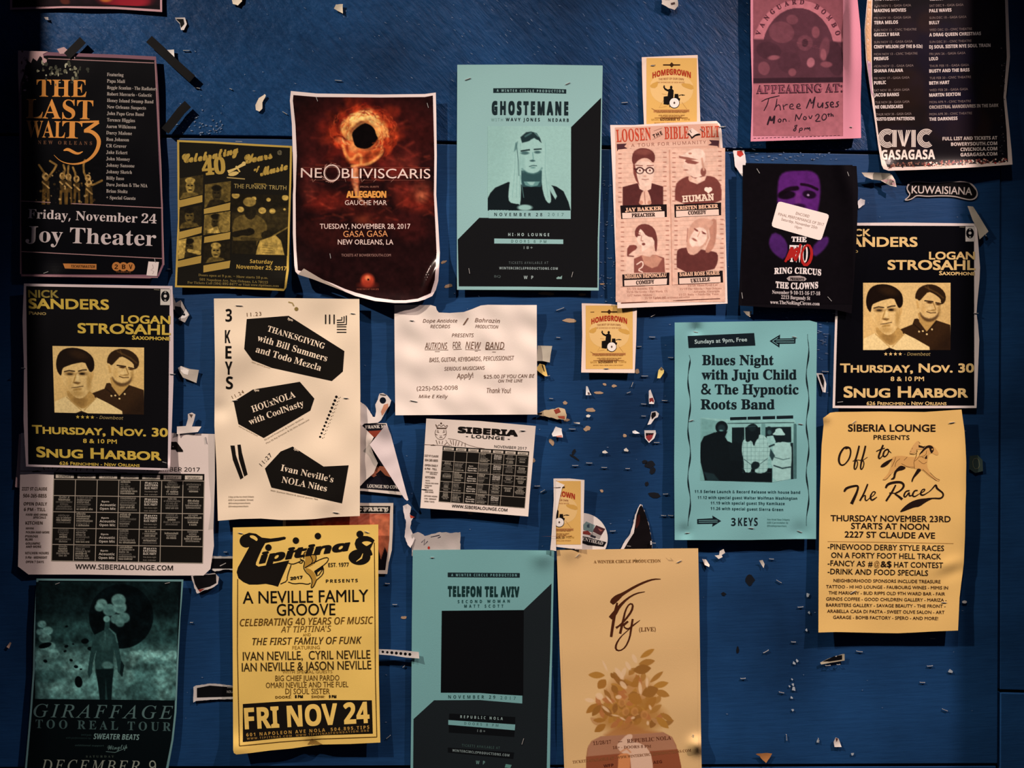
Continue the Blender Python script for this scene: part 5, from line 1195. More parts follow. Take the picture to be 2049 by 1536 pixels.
# right upper: cap, profile
c.poly([(745, 160), (800, 100), (890, 60), (1100, 60), (1180, 80), (1240, 170), (1235, 370), (745, 370)], .22, 4, 1, 1); c.poly([(890, 60), (960, 90), (1080, 60), (1060, 110), (980, 150), (900, 120)], .8, 3); c.ell(1000, 100, 26, 26, .9, 0, 3); c.ell(905, 90, 18, 26, .7, 0, 3)
c.poly([(840, -120), (1000, -110), (1050, -20), (1060, 50), (960, 90), (900, 50), (860, 20), (850, -20), (815, -40), (840, -60)], .86, 2, 1, 1); c.poly([(850, -90), (870, -120), (1000, -80), (960, -60), (880, -70)], .3, 3); c.ell(860, 0, 22, 7, .35, 0, 3)
c.poly([(785, -150), (840, -160), (880, -200), (980, -235), (1060, -200), (1070, -100), (1040, -60), (980, -110), (880, -120), (790, -125)], .9, 2, 1, 1); c.poly([(785, -150), (880, -135), (990, -110), (880, -105), (790, -128)], .35, 2); c.ell(905, -175, 18, 10, .45, 0, 2)
c.ell(1045, 20, 30, 45, .3, 0, 3); c.line([(1030, -120), (1050, 0)], 20, .6, 4)
c.ell(1080, 205, 24, 24, .97, 0, 1); c.ell(1115, 205, 24, 24, .97, 0, 1); c.poly([(1058, 212), (1138, 212), (1098, 250)], .97, 1)
# lower left: woman with microphone
c.poly([(220, 1090), (235, 900), (230, 820), (260, 780), (300, 800), (330, 760), (375, 790), (370, 880), (310, 930), (310, 1090)], .82, 2); c.poly([(240, 800), (330, 790), (350, 830), (270, 880), (235, 930)], .25, 3, 1, 1); c.line([(245, 910), (305, 915)], 12, .2, 2)
c.poly([(310, 940), (400, 900), (540, 900), (630, 930), (640, 1085), (310, 1090)], .3, 2.5); c.poly([(390, 905), (540, 900), (610, 940), (560, 1020), (500, 1040), (420, 1000)], .5, 4); c.blobs(60, (1270, 520, 1328, 544), 1, 2.8, [.1, .9, .2, .8], 5, 1.2, .8); c.line([(340, 1000), (400, 960), (410, 1020), (350, 1060), (400, 1080)], 12, .92, 2, 1, 1)
c.poly([(330, 640), (400, 600), (520, 660), (545, 740), (500, 830), (430, 880), (390, 880), (400, 800), (350, 780), (335, 700)], .9, 2, 1, 1); c.poly([(390, 870), (500, 800), (520, 880), (480, 920), (400, 905)], .8, 4)
c.poly([(320, 700), (320, 630), (370, 575), (450, 570), (520, 610), (550, 680), (560, 760), (550, 870), (530, 850), (525, 720), (440, 700), (400, 640), (370, 620), (350, 720)], .2, 2, 1, 1); c.ell(355, 690, 26, 9, .2, 0, 3); c.line([(390, 700), (385, 750), (405, 752)], 7, .4, 3); c.ell(412, 785, 18, 14, .25, 0, 2.5); c.line([(340, 665), (380, 668)], 7, .3, 2)
# lower right: woman leaning
c.poly([(760, 870), (790, 830), (880, 820), (1140, 860), (1200, 880), (1200, 980), (1150, 1070), (765, 1085)], .15, 3, 1, 1); c.poly([(1110, 640), (1240, 700), (1270, 680), (1230, 740), (1130, 690)], .85, 4); c.poly([(1080, 560), (1180, 500), (1190, 620), (1170, 800), (1110, 880), (1060, 870), (1070, 720)], .48, 4, 1, 1)
c.poly([(870, 760), (880, 640), (940, 540), (1020, 505), (1120, 520), (1160, 560), (1100, 620), (1090, 760), (1040, 820), (960, 900), (890, 890), (865, 830)], .62, 3, 1, 1); c.poly([(920, 680), (980, 600), (1070, 620), (1090, 700), (1060, 780), (980, 830), (920, 820), (890, 750)], .9, 4, 1, 1)
c.line([(950, 620), (985, 640)], 9, .25, 2.5); c.line([(1030, 650), (1070, 675)], 9, .25, 2.5); c.ell(972, 640, 22, 8, .25, 30, 3); c.ell(1050, 670, 20, 8, .25, 20, 3); c.line([(1010, 650), (985, 705)], 8, .5, 3); c.ell(952, 738, 30, 11, .35, 30, 3); c.poly([(880, 830), (980, 800), (1030, 830), (960, 900), (890, 895)], .7, 5, 1, 1); c.line([(880, 620), (870, 760)], 8, .4, 3); c.line([(1060, 840), (1110, 720), (1100, 640)], 16, .8, 4)
c.noise(.05, 12, 2); c.fr = (0, 0, 1); p.photo(c, 'mugshot_photo', 2)
RD_ = 'c0462e'
p.text('LOOSEN', 1234, 284, 1303, 279.5, 24.5, RD_, 'b', .006, 'title', sp=1.05); p.text('BIBLE', 1330, 278, 1378, 276.5, 24, RD_, 'b', .006, 'title', sp=1.05); p.text('BELT', 1403, 275, 1440, 273.5, 22, RD_, 'b', .006, 'title')
p.text('THE', 1308, 276, 1326, 268, 7, '2a1614', 'sb', .01, 'title', sp=1.2); p.line([(1306, 279), (1327, 269)], .8, '8a5a4a', 'title'); p.line([(1308, 262), (1325, 256)], .8, '8a5a4a', 'title')
p.poly([(1375, 268), (1381, 272), (1384, 278), (1392, 272), (1402, 270), (1400, 267), (1392, 268), (1385, 274), (1378, 266)], '1a1012', 'title', 4); p.poly([(1377, 262), (1385, 256), (1399, 266), (1391, 269), (1384, 273)], 'ecd2c0', 'title', 4); p.text('T', 1381, 267, 1386, 264, 6, '5a3a30', 'b', part='title', layer=5)
p.poly([(1257, 290), (1415, 281), (1416, 292), (1258, 298)], 'dfb49c', 'ribbon', 2); p.text('A TOUR FOR HUMANITY', 1263, 294, 1413, 287, 6.5, 'a06a58', 's', 0, 'ribbon', 4, sp=1.2)
for x, y, s_ in ((1234, 288, 1), (1439, 281, -1)): p.poly([(x, y), (x + 20 * s_, y - 1), (x + 15 * s_, y + 5), (x + 22 * s_, y + 9), (x + 3 * s_, y + 11), (x + 1 * s_, y + 15)], '4a2a30', 'ribbon', 3)
for q, q2, t1, a1, t2, a2 in (([(1241, 411), (1334, 408.5), (1334.5, 434), (1243, 438)], [(1245, 426), (1329.5, 422.5), (1330, 435), (1245.5, 437)], 'JAY BAKKER', (1251, 423.5, 1324, 420), 'PREACHER', (1264, 434.5, 1311, 432.5)),
                              ([(1349, 409), (1443, 405), (1443, 430.5), (1350, 435)], [(1352.5, 422), (1438, 418.5), (1438.5, 430), (1353, 434)], 'KRISTEN BECKER', (1353, 420, 1437, 415.5), 'COMEDY', (1377, 429.5, 1413.5, 427.5)),
                              ([(1245, 549), (1339.5, 545), (1339, 570), (1246, 573)], [(1249, 560.5), (1335, 557), (1334, 569), (1249.5, 572)], 'MEGHAN DEPONCEAU', (1249.5, 557, 1334, 553.5), 'COMEDY', (1273, 569, 1309.5, 566.5)),
                              ([(1356, 544.5), (1446, 541), (1447, 565), (1357, 569)], [(1359, 556.5), (1441.5, 553), (1442, 564.5), (1359.5, 568)], 'SARAH ROSE MARIE', (1360, 552.5, 1440, 549), 'UKULELE', (1382, 565, 1421, 562))):
    p.poly(q, '1a1012', 'name_plate', 3); p.poly(q2, 'e8cab6', 'name_plate', 4)
    p.text(t1, *a1, 7.5, 'e6b898', 'b', .02, 'name_plate', 5); p.text(t2, *a2, 7.5, '2a1612', 'b', .02, 'name_plate', 5)
p.text('HUMAN', 1365.5, 404.5, 1429, 400, 13, 'e8cdb4', 'm', .02, 'lettering', 4)
p.line([(1242, 574), (1449, 566)], .9, '8a5848', 'lettering')
for t, x, y, w in (('11/15 Austin, TX', 1255, 580, 52), ('11/16 The Grotto ~ Fort Worth, TX', 1254, 586, 82), ('11/17 Norman, Oklahoma', 1255, 593, 50), ('11/18 Taylor, AZ', 1290, 598, 42), ('11/18 Mean Eyed Cat', 1376, 573, 60), ('11/19 The Siberia ~ New Orleans', 1360, 580, 84), ('Atlanta, Georgia', 1388, 585.5, 52), ('11/21 Betty ~ Nashville, Tenn', 1358, 591.5, 80)):
    p.text(t, x, y, x + w, y - 1.6, 4, 'a8705c', 'b')
p.line([(1243, 606), (1451, 597)], 1.8, '5a2c22', 'lettering'); p.text('AN EVENING OF STORIES AND SONGS', 1310, 598.5, 1380, 595.5, 3, '9a604c', 'b')
p.staple(1444, 254, 0, 9); p.staple(1405, 260, 45, 8); p.done()

# PINK POSTER
PN = 'd48a98'
p = Sheet('concert_poster', 'pink flyer with arched lettering and a handwritten date, between flyer and tour list', 'poster',
          [(1501, -220), (1712, -220), (1716, 0), (1722, 60), (1724, 130), (1722, 200), (1723, 276), (1704, 277), (1600, 280), (1502, 283), (1504, 225), (1505, 180), (1502, 80)], PN, h=10, amp=1.2, lam=130, lift=7, seed=141, curls=[(1705, 100, 14, 8, 90), (1705, 20, 12, 5, 80), (1728, 230, 14, -9, 60)])
c = Cv(1507, -200, 1687, 272, 'a8606c', 1.4, ['2a1820', '5e3640', '8c5058', 'b87078', 'd08a94']); c.fr = (1470, 0, 5.12)
c.poly([(190, -1100), (1110, -1100), (1110, 850), (190, 850)], .5, 1); c.blobs(60, (1508, -190, 1686, 30), 4, 16, [.3, .7, .2, .85], 5, 6, .6)
c.poly(ring(650, 520, 470, 520, 30), .76, 1.5); c.poly(ring(650, 530, 370, 450, 30), .22, 2); c.poly([(190, 400), (1110, 430), (1110, 830), (190, 830)], .2, 8)
RR = random.Random(6)
c.blobs(120, (1515, 30, 1680, 150), 3, 13, [.1, .3, .42, .18, .36], 9, 5, .5)
for x, y, rx, ry, t in ((480, 330, 130, 110, .38), (350, 520, 130, 90, .12), (560, 640, 120, 110, .16), (1030, 600, 90, 180, .1), (720, 440, 80, 80, .34), (720, 440, 32, 40, .02), (830, 330, 40, 60, .5), (920, 500, 50, 120, .36), (400, 590, 60, 24, .6), (780, 640, 40, 50, .8), (300, 700, 60, 70, .42), (590, 740, 40, 40, .5), (590, 200, 60, 50, .4), (910, 560, 30, 60, .6), (940, 660, 60, 30, .5)):
    c.ell(x, y, rx, ry, t, RR.uniform(-20, 20), 4, .75)
for i in range(5): c.line([(640, 440), (720 + 40 * i, 380 + 30 * i)], 5, .45, 2, .4)
c.poly([(190, 800), (1110, 790), (1110, 850), (190, 860)], .05, 2)
c.poly([(190, 855), (1110, 845), (1110, 1400), (190, 1420)], .64, 1.5); c.ell(640, 1150, 380, 180, .58, 0, 40, .6)
c.noise(.05, 16, 3); c.fr = (0, 0, 1); p.photo(c, 'picture', 1)
for i, ch in enumerate('VANGUARD BOMBO'):
    a = math.radians(-158 + i * 136 / 13); x, y = 1597 + 81 * math.cos(a), 103 + 95 * math.sin(a)
    if ch == ' ': continue
    tx, ty = -math.sin(a), math.cos(a) * 1.17; L = math.hypot(tx, ty); tx /= L; ty /= L
    p.text(ch, x - tx * 4.5, y - ty * 4.5, x + tx * 4.5, y + ty * 4.5, 9.5, '5a2e38', 'b', .02, 'title')
p.text('APPEARING AT:', 1513, 187.5, 1686, 184, 17, '3a2028', 'b', .02, 'title', sp=1.05); p.text('APPEARING AT:', 1514.5, 186, 1687, 182.5, 14, '8a4a58', 'b', 0, 'title', 4, sp=1.05)
MK = '2a1a22'
p.fr = (1470, 0, 5.12)
def H_(*strokes, w=11):
    for q in strokes: p.line(q, [w * .7, w, w * .8], MK, 'handwriting', 3, smooth=1)
H_([(275, 1040), (330, 1010), (460, 980)], [(350, 1010), (335, 1070), (300, 1135)], [(435, 1010), (425, 1080), (405, 1130)], [(410, 1110), (445, 1070), (465, 1080), (470, 1130)], [(495, 1070), (505, 1125)], [(505, 1090), (525, 1070), (545, 1070)], [(560, 1095), (600, 1090), (595, 1060), (565, 1075), (565, 1115), (610, 1115)], [(630, 1095), (672, 1090), (665, 1060), (640, 1070), (635, 1110), (680, 1112)])
H_([(735, 1110), (775, 1010)], [(775, 1010), (790, 1075), (825, 990)], [(825, 990), (800, 1110)], [(855, 1050), (850, 1095), (880, 1100), (905, 1050)], [(905, 1050), (900, 1105)], [(965, 1045), (930, 1050), (950, 1075), (960, 1100), (925, 1105)], [(975, 1075), (1015, 1070), (1005, 1040), (980, 1055), (985, 1095), (1020, 1095)], [(1070, 1040), (1040, 1048), (1065, 1075), (1050, 1095), (1030, 1092)], w=14)
H_([(335, 1280), (365, 1190)], [(365, 1190), (375, 1250), (410, 1185)], [(410, 1185), (400, 1265)], w=20)
H_([(460, 1215), (440, 1240), (465, 1255), (480, 1230), (460, 1215)], [(500, 1215), (495, 1250)], [(497, 1225), (520, 1215), (530, 1245)], [(555, 1240), (562, 1240)], w=12)
H_([(620, 1240), (630, 1170)], [(630, 1170), (660, 1225)], [(660, 1225), (690, 1160)], [(715, 1190), (700, 1215), (725, 1230), (738, 1205), (715, 1190)], [(760, 1185), (775, 1225), (795, 1180)], [(825, 1190), (850, 1165), (870, 1180), (850, 1220), (820, 1245), (880, 1240)], [(915, 1165), (890, 1200), (905, 1235), (940, 1215), (940, 1175), (915, 1165)], [(960, 1160), (965, 1195)], [(950, 1172), (978, 1168)], [(988, 1155), (988, 1195)], [(988, 1180), (1005, 1172), (1010, 1195)], w=12)
H_([(640, 1280), (610, 1290), (635, 1315), (615, 1345), (600, 1330), (630, 1305), (640, 1280)], [(670, 1310), (660, 1360)], [(668, 1315), (695, 1308), (690, 1335), (665, 1335)], [(715, 1335), (720, 1305), (735, 1325), (745, 1300), (755, 1330), (768, 1295), (772, 1340)], w=11)
p.fr = (0, 0, 1)
for i in range(22): p.line([(1508 + i * 8, 276.5 - i * .25), (1513 + i * 8, 276.2 - i * .25)], 1, '5a3038', 'border')
p.staple(1703, 254, 10, 4); p.done()

# CIVIC
p = Sheet('concert_poster', 'dark tour list poster with a white rim at the top right, bottom edge lifting', 'poster',
          [(1738, -240), (2014, -240), (2017, 0), (2021, 114), (2013, 194), (2019, 250), (2024, 300), (2026, 329), (1960, 334), (1900, 337), (1830, 340), (1778, 341.5), (1768, 338), (1764, 330), (1757, 290), (1751, 245), (1743, 190), (1733, 120), (1730, 60), (1735, 0)],
          'e6d0c0', h=8, amp=1.4, lam=150, lift=5, seed=151, gloss=True, curls=[(1735, 60, 14, 8, 130), (1900, 340, 120, 7, 20), (1770, 335, 20, 6)])
p.poly([(1748, -235), (2008, -235), (2011, 0), (2014.5, 114), (2008, 194), (2014, 260), (2017, 324), (1900, 330), (1830, 333), (1776, 334), (1766, 310), (1758, 270), (1751, 215), (1745, 150), (1744, 60), (1746, 0)], '131013')
c = Cv(1746, -40, 2012, 320, '141014', 3); c.blobs(26, (1750, 0, 2005, 320), 20, 60, ['2a1c1a', '20140f', '18142a', '241a24', '3a241a'], 5, 26, .4)
c.within([(1748, -38), (2009, -38), (2012, 114), (2006, 194), (2011, 260), (2011, 318), (1772, 320), (1758, 270), (1748, 150), (1747, 60)]); p.photo(c, 'picture', 2)
for i in range(260):
    x = R.uniform(1776, 2014); y = 327 - (x - 1780) * .026 + R.uniform(-5, 4); p.dot(x, y + (332 - 327) * (1 - (x - 1776) / 240), R.uniform(.8, 2.2), R.choice(['c89a80', '8a4a40', 'e8cab0', '5a342c', '2a1a18', 'a83a34', 'f0dcc8'] if x > 1850 else ['7a4a3a', '5a342c', '2a1a18', '946a54']), 'crowd_strip', 3, n=6)
for i in range(50): p.dot(R.uniform(2001, 2010), R.uniform(60, 320), R.uniform(.5, 1.5), R.choice(['4a4a50', '24242a', '70605c']), 'crowd_strip', 3, n=5)
p.poly([(1737, 0), (1744, 0), (1743, 60), (1743, 125), (1735, 120), (1732, 60)], 'd8a87c', 'border', 2); p.poly([(1735, 120), (1743, 125), (1745, 180), (1749, 196), (1743, 185), (1738, 150)], 'b890a0', 'border', 2)
L_ = [('SUN NOV 5 - GASA GASA', 'MAKING MOVIES', 1823, 1813), ('FRI NOV 10 - GASA GASA', 'TERA MELOS', 1823, 1797), ('SUN NOV 12 - CIVIC THEATRE', 'GRIZZLY BEAR', 1834, 1800), ('SUN NOV 12 - GASA GASA', 'CINDY WILSON (OF THE B-52s)', 1826, 1846), ('MON NOV 13 - CIVIC THEATRE', 'PRIMUS', 1836, 1778),
      ('MON NOV 13 - GASA GASA', 'SHANA FALANA', 1828, 1807), ('FRI NOV 17 - GASA GASA', 'PUBLIC', 1820, 1773), ('SAT NOV 18 - GASA GASA', 'JACOB BANKS', 1820, 1799), ('TUE NOV 28 - GASA GASA', 'NE OBLIVISCARIS', 1820, 1807), ('THUR NOV 30 - GASA GASA', 'SUSTO/ESME PATTERSON', 1824, 1830)]
R_ = [('SAT DEC 9 - GASA GASA', 'PALE WAVES', 1928, 1904), ('SUN DEC 10 - GASA GASA', 'BULLY', 1934, 1880), ('WED DEC 13 - CIVIC THEATRE', 'A DRAG QUEEN CHRISTMAS', 1945, 1963), ('SUN DEC 31 - CIVIC THEATRE', 'DJ SOUL SISTER NYE SOUL TRAIN', 1944, 1982), ('FRI JAN 26 - GASA GASA', 'LOLO', 1932, 1877),
      ('THUR FEB 15 - GASA GASA', 'BUSTY AND THE BASS', 1939, 1940), ('TUE FEB 20 - CIVIC THEATRE', 'BETH HART', 1943, 1900), ('WED FEB 28 - GASA GASA', 'MARTIN SEXTON', 1937, 1922), ('MON APR 9 - CIVIC THEATRE', 'ORCHESTRAL MANOEUVRES IN THE DARK', 1943, 1998), ('MON APR 30 - CIVIC THEATRE', 'THE DARKNESS', 1945, 1916)]
for i in range(-1, 10):
    if i < 0: p.text('THE FRIGHTS', 1749, 1, 1800, 0, 6.5, 'e4d4c8', 'sb', .02); p.text('WILDERADO', 1860, 1, 1888, 0, 6.5, 'e4d4c8', 'sb', .02); continue
    y = 24 + i * 24.1; xl = 1749 + max(0, i - 7) * 2.2
    a, b, w1, w2 = L_[i]; p.text(a, xl, y - 9.5, w1, y - 11.5, 4.6, '8a7870', ''); p.text(b, xl, y + .5, w2, y - .8, 6.6, 'e4d4c8', 'sb', .01)
    a, b, w1, w2 = R_[i]; p.text(a, 1860, y - 10, w1, y - 12.5, 4.6, '8a7870', ''); p.text(b, 1859.5, y + .8, w2, y - (w2 - 1860) * .022, 6.6, 'e4d4c8' if i != 8 else 'b8a89c', 'sb', .01)  # the longest right-hand name is dimmed in colour for the edge shade
WW = 'e6d6c6'
for k in range(4):
    r = 17.5 - k * 2.9
    for cx in (1775.5, 1853.5): p.line(ring(cx, 276.5, r, r * 1.03, 26, 0, 50, 310), 1.7, WW, 'venue_logo', 3)
for x in (1787, 1790, 1793, 1825, 1828, 1831): p.line([(x, 260), (x, 294)], 2.2, WW, 'venue_logo', 3)
for k in range(3): p.line([(1797 + k * 3.6, 260), (1806 + k * 1.4, 292)], 1.8, WW, 'venue_logo', 3); p.line([(1821.5 - k * 3.6, 260), (1810 - k * .4, 293)], 1.8, WW, 'venue_logo', 3)
p.text('GASAGASA', 1763.5, 319, 1871, 318, 19, WW, 'sb', .012, 'venue_logo', sp=1.02)
for t, x, y in (('FULL LIST AND TICKETS AT', 1886, 280), ('BOWERYSOUTH.COM', 1903, 291), ('CIVICNOLA.COM', 1922, 301.5), ('GASAGASA.COM', 1922, 312)): p.text(t, x, y + .8, 1995.5, y - 1.2, 6.8, 'dccabc', 'sb', .01)
p.done()

# NICK SANDERS right
pR = Sheet('concert_poster', 'black poster with gold lettering and photo of two men, above the yellow race flyer', 'poster',
           [(1677, 446), (1800, 445), (1954, 447), (1957, 480), (1961, 535), (1960, 560), (1956, 600), (1954, 626), (1957, 650), (1959.5, 680), (1957, 740), (1954, 816), (1800, 817), (1666, 816), (1669, 700), (1671, 640), (1673, 560)],
           'e2d2c8', h=4, amp=1.5, lam=160, lift=3, seed=161, gloss=True, curls=[(1710, 560, 24, 6, 120, 12)])
nick(pR, 'e0be7c', False)
pR.staple(1671, 627, 2, 9); pR.staple(1953, 626.5, 2, 8); pR.staple(1681, 804, -6, 10); pR.done()

# NO RING CIRCUS
p = Sheet('concert_poster', 'black theatre poster with a purple face and a white label stuck over it', 'poster',
          [(1492, 326), (1600, 328), (1714, 332), (1717, 380), (1716, 430), (1713, 500), (1709, 560), (1704, 627), (1669, 619), (1600, 616), (1540, 615), (1478, 611), (1482, 520), (1487, 420)], '100d10', h=12, amp=1.4, lam=150, lift=4, seed=171, gloss=True, curls=[(1690, 350, 16, 5, 60, -12), (1712, 480, 22, 6, 90)])
c = Cv(1486, 330, 1706, 608, '0d0a0d', 1.4); c.fr = (1460, 290, 4.39)
PU = '55206a'
c.poly([(430, 290), (470, 240), (560, 225), (660, 220), (740, 235), (785, 280), (800, 380), (790, 500), (770, 600), (740, 740), (600, 760), (480, 700), (420, 560), (420, 400)], PU, 9, 1, 1)
c.poly([(340, 850), (380, 760), (470, 800), (520, 900), (480, 1010), (420, 980), (360, 920)], '46205e', 7, 1, 1); c.poly([(720, 900), (800, 820), (870, 800), (870, 860), (820, 930), (740, 990)], '46205e', 8, 1, 1)
c.ell(610, 190, 130, 36, '0d0a0d', 0, 5, .9); c.line([(450, 430), (520, 385), (590, 380)], 40, '12080f', 5, .9, 1); c.line([(630, 345), (700, 355), (770, 390)], 24, '12080f', 4, .9, 1)
c.ell(500, 440, 80, 36, '0e070d', -5, 5, .9); c.ell(700, 435, 60, 36, '160a18', 10, 5, .9); c.ell(690, 440, 11, 9, 'a088a8', 0, 1.6); c.ell(600, 480, 26, 70, '6c2e78', 0, 8, .7); c.ell(610, 540, 60, 26, '200c24', 0, 6, .8)
c.noise(.08, 16, 4); p.photo(c, 'face_picture', 2); c.fr = (0, 0, 1)
W = 'e8dcd4'
p.text('THE', 1583.5, 483, 1614, 484, 10, W, 'b', .02, 'title'); p.text('TWO', 1579, 523, 1616, 524, 33, W, 'b', .01, 'title', 3)
rr = 'a82420'
for a in ([(1571, 524), (1578, 512), (1584, 494)], [(1584, 494), (1588, 510), (1592, 522)], [(1592, 522), (1598, 504), (1602, 488)], [(1580, 516), (1594, 504)], [(1608, 496), (1618, 488), (1625, 502), (1622, 522), (1612, 532), (1604, 522), (1604, 504), (1612, 492)], [(1576, 520), (1590, 500), (1600, 496)]): p.line(a, [4, 6.5, 4], rr, 'title', 5, smooth=1)
p.text('RING CIRCUS', 1549, 548, 1643, 551, 12, W, 'b', .02, 'title', arc=2.5, sp=1.05)
p.poly([(1574, 557), (1579, 552.5), (1600, 551.5), (1610, 554), (1614, 558), (1610, 562), (1590, 561.5), (1578, 561.5)], 'a89a94', 'presents_badge', 3); p.text('PRESENTS', 1581, 560, 1609, 561, 5.2, '1a1214', 'b', .02, layer=5)
p.text('THE CLOWNS', 1552, 575, 1637, 576, 12.5, W, 'b', .02, 'title', arc=-2.5, sp=1.05)
p.text('November 9-10-11-16-17-18', 1545, 587.5, 1641, 590.5, 7, 'cfc4be', 'b'); p.text('2213 Burgundy St', 1563, 597.5, 1621, 600, 7, 'cfc4be', 'b'); p.text('www.TheNoRingCircus.com', 1541, 607.5, 1640, 611, 7, 'cfc4be', 'b')
cr = []
q = [(1557, 402), (1660, 429), (1643, 481.5), (1543, 453)]
for i in range(4):
    a, b, d = np.array(q[i]), np.array(q[i - 1]), np.array(q[(i + 1) % 4]); u = (b - a) / np.hypot(*(b - a)); v = (d - a) / np.hypot(*(d - a))
    cr += [tuple(a + u * 6), tuple(a + u * 1.6 + v * 1.6), tuple(a + v * 6)]
p.poly(cr, 'efe0d2', 'label_sticker', 6)
for t, a, cp in (('ENCORE!', (1592, 429, 1619, 435.5), 5.5), ('FINAL PERFORMANCE OF 2017', (1557, 430.5, 1648, 452), 5.5), ('Saturday, November 25th', (1563, 440.5, 1635, 458), 5.5), ('10pm', (1590, 455.5, 1604, 458.5), 5)): p.text(t, *a, cp, 'a08474', '', .0, 'label_sticker', 8)
p.staple(1517, 342, 58, 10); p.staple(1660, 598, 48, 11); p.staple(1485, 591, 82, 11); p.staple(1697, 348, 70, 8); p.done()

# YELLOW RACES FLYER
YR = 'eec272'; K = '231610'
p = Sheet('flyer', 'long yellow flyer with script headline and a galloping horse with jockey', 'flyer',
          [(1647, 836), (1654, 831), (1661, 825.5), (1672, 824), (1760, 823), (1850, 824), (1924, 819), (1926, 834), (1930, 862), (1932, 891), (1933.5, 925), (1933, 956), (1933, 985), (1932, 1010), (1931, 1070), (1928.5, 1126), (1926, 1147), (1923, 1170), (1920, 1195), (1917, 1261), (1866, 1263), (1830, 1265), (1796, 1266.5), (1760, 1266), (1720, 1265), (1673, 1264), (1637.6, 1265), (1638, 1150), (1640, 1010), (1644, 891), (1648, 850)],
          YR, h=10, amp=1.6, lam=130, lift=7, seed=181, curls=[(1900, 1128, 26, 2, 12, -20), (1905, 1148, 34, -1.2, 12, -20), (1650, 834, 10, 4)])
for t, a, cp, of in (('SIBERIA LOUNGE', (1697, 862.5, 1872, 863), 14, .02), ('PRESENTS', (1748, 879, 1820, 879.5), 9, .01), ('THURSDAY NOVEMBER 23RD', (1662, 1042, 1902, 1044), 12, .016), ('STARTS AT NOON', (1703, 1057.5, 1859, 1059.5), 12, .016), ('2227 ST CLAUDE AVE', (1690, 1074.5, 1871, 1077), 12, .016),
                 ('-PINEWOOD DERBY STYLE RACES', (1656, 1098.5, 1889, 1102), 11, .01), ('ON A FORTY FOOT HELL TRACK', (1663, 1115.5, 1883, 1118.5), 11, .01), ('-FANCY AS', (1656, 1131.5, 1731, 1133), 11, .01), ('#', (1737, 1133, 1746, 1133), 11, .02), ('@', (1749, 1133, 1760, 1133), 11, .0), ('&$', (1762, 1134, 1784, 1134), 12, .02), ('HAT CONTEST', (1789, 1134.5, 1887, 1136), 11, .01),
                 ('-DRINK AND FOOD SPECIALS', (1656, 1148, 1857, 1151.5), 11, .01)): p.text(t, *a, cp, K if t != '@' else '8a5c24', '', of)
for i, (t, a, b) in enumerate((('NEIGHBORHOOD SPONSORS INCLUDE TREASURE', 1668, 1882), ('TATTOO - HI HO LOUNGE - FAUBOURG WINES - MIMIS IN', 1653, 1897), ('THE MARIGNY - BUD RIPPS OLD 9TH WARD BAR - FAIR', 1658, 1891), ('GRINDS COFFEE - GOOD CHILDREN GALLERY - MARIZA -', 1653, 1894), ('BARRISTERS GALLERY - SAVAGE BEAUTY - THE FRONT -', 1653, 1892), ('ARABELLA CASA DI PASTA - SWEET OLIVE SALON - ART', 1655, 1890), ('GARAGE - BOMB FACTORY - SPERO - AND MORE!', 1667, 1877))):
    p.text(t, a, 1164 + i * 12.25, b, 1166.5 + i * 12.25, 6.4, '4a2c18', '', .008)
p.line([(1656, 1083), (1780, 1084.5), (1908, 1087)], .9, 'b88a48', 'lettering')
p.fr = (1620, 810, 6.145)
def S(pts, w, part='script_headline', c=K, sm=2): p.line(pts, w, c, part, 3, smooth=sm)
S([(480, 520), (430, 515), (375, 590), (355, 680), (380, 740), (430, 735), (490, 660), (510, 570), (490, 515), (440, 540)], [22, 20, 24, 26, 20, 16, 18, 18, 22, 10]); 
for dx in (0, 78): S([(610 + dx, 500), (590 + dx, 590), (560 + dx, 690), (545 + dx, 780), (565 + dx, 795), (590 + dx, 740), (590 + dx, 690), (550 + dx, 670)], [20, 22, 22, 18, 14, 12, 12, 10])
S([(530, 690), (600, 670), (640, 690), (712, 640)], [10, 8, 8, 6]); S([(905, 490), (870, 570), (845, 640), (860, 665), (900, 620)], [20, 22, 22, 14, 8]); S([(820, 570), (870, 545), (925, 530)], 12); S([(960, 540), (920, 560), (900, 620), (925, 640), (965, 600), (975, 550), (950, 540), (1005, 590)], [14, 18, 20, 16, 14, 16, 12, 6])
S([(425, 1065), (450, 1020), (540, 995), (600, 990), (590, 1050), (560, 1120), (515, 1215)], [20, 30, 26, 22, 26, 34, 40]); S([(715, 970), (680, 1060), (640, 1140), (610, 1190), (650, 1130), (690, 1100), (680, 1160), (700, 1180), (740, 1140)], [18, 20, 20, 22, 10, 14, 18, 12, 8])
S([(740, 1140), (790, 1110), (815, 1070), (780, 1060), (745, 1120), (760, 1180), (830, 1130)], [10, 10, 14, 12, 22, 20, 6])
S([(935, 1020), (960, 970), (1060, 945), (1140, 950), (1165, 1000), (1110, 1060), (1040, 1090), (1080, 1110), (1140, 1160)], [20, 30, 30, 28, 26, 20, 18, 26, 34]); S([(1060, 980), (1020, 1060), (980, 1120), (940, 1180)], [14, 24, 24, 22]); S([(980, 1080), (1060, 1085)], 12)
S([(1230, 1050), (1180, 1060), (1155, 1120), (1180, 1135), (1230, 1060), (1220, 1120), (1260, 1110)], [14, 18, 20, 16, 14, 20, 8]); S([(1330, 1050), (1290, 1050), (1260, 1110), (1290, 1130), (1350, 1090)], [14, 18, 22, 14, 6]); S([(1350, 1090), (1410, 1060), (1420, 1030), (1380, 1040), (1360, 1100), (1400, 1110), (1460, 1070)], [8, 12, 14, 14, 22, 14, 6])
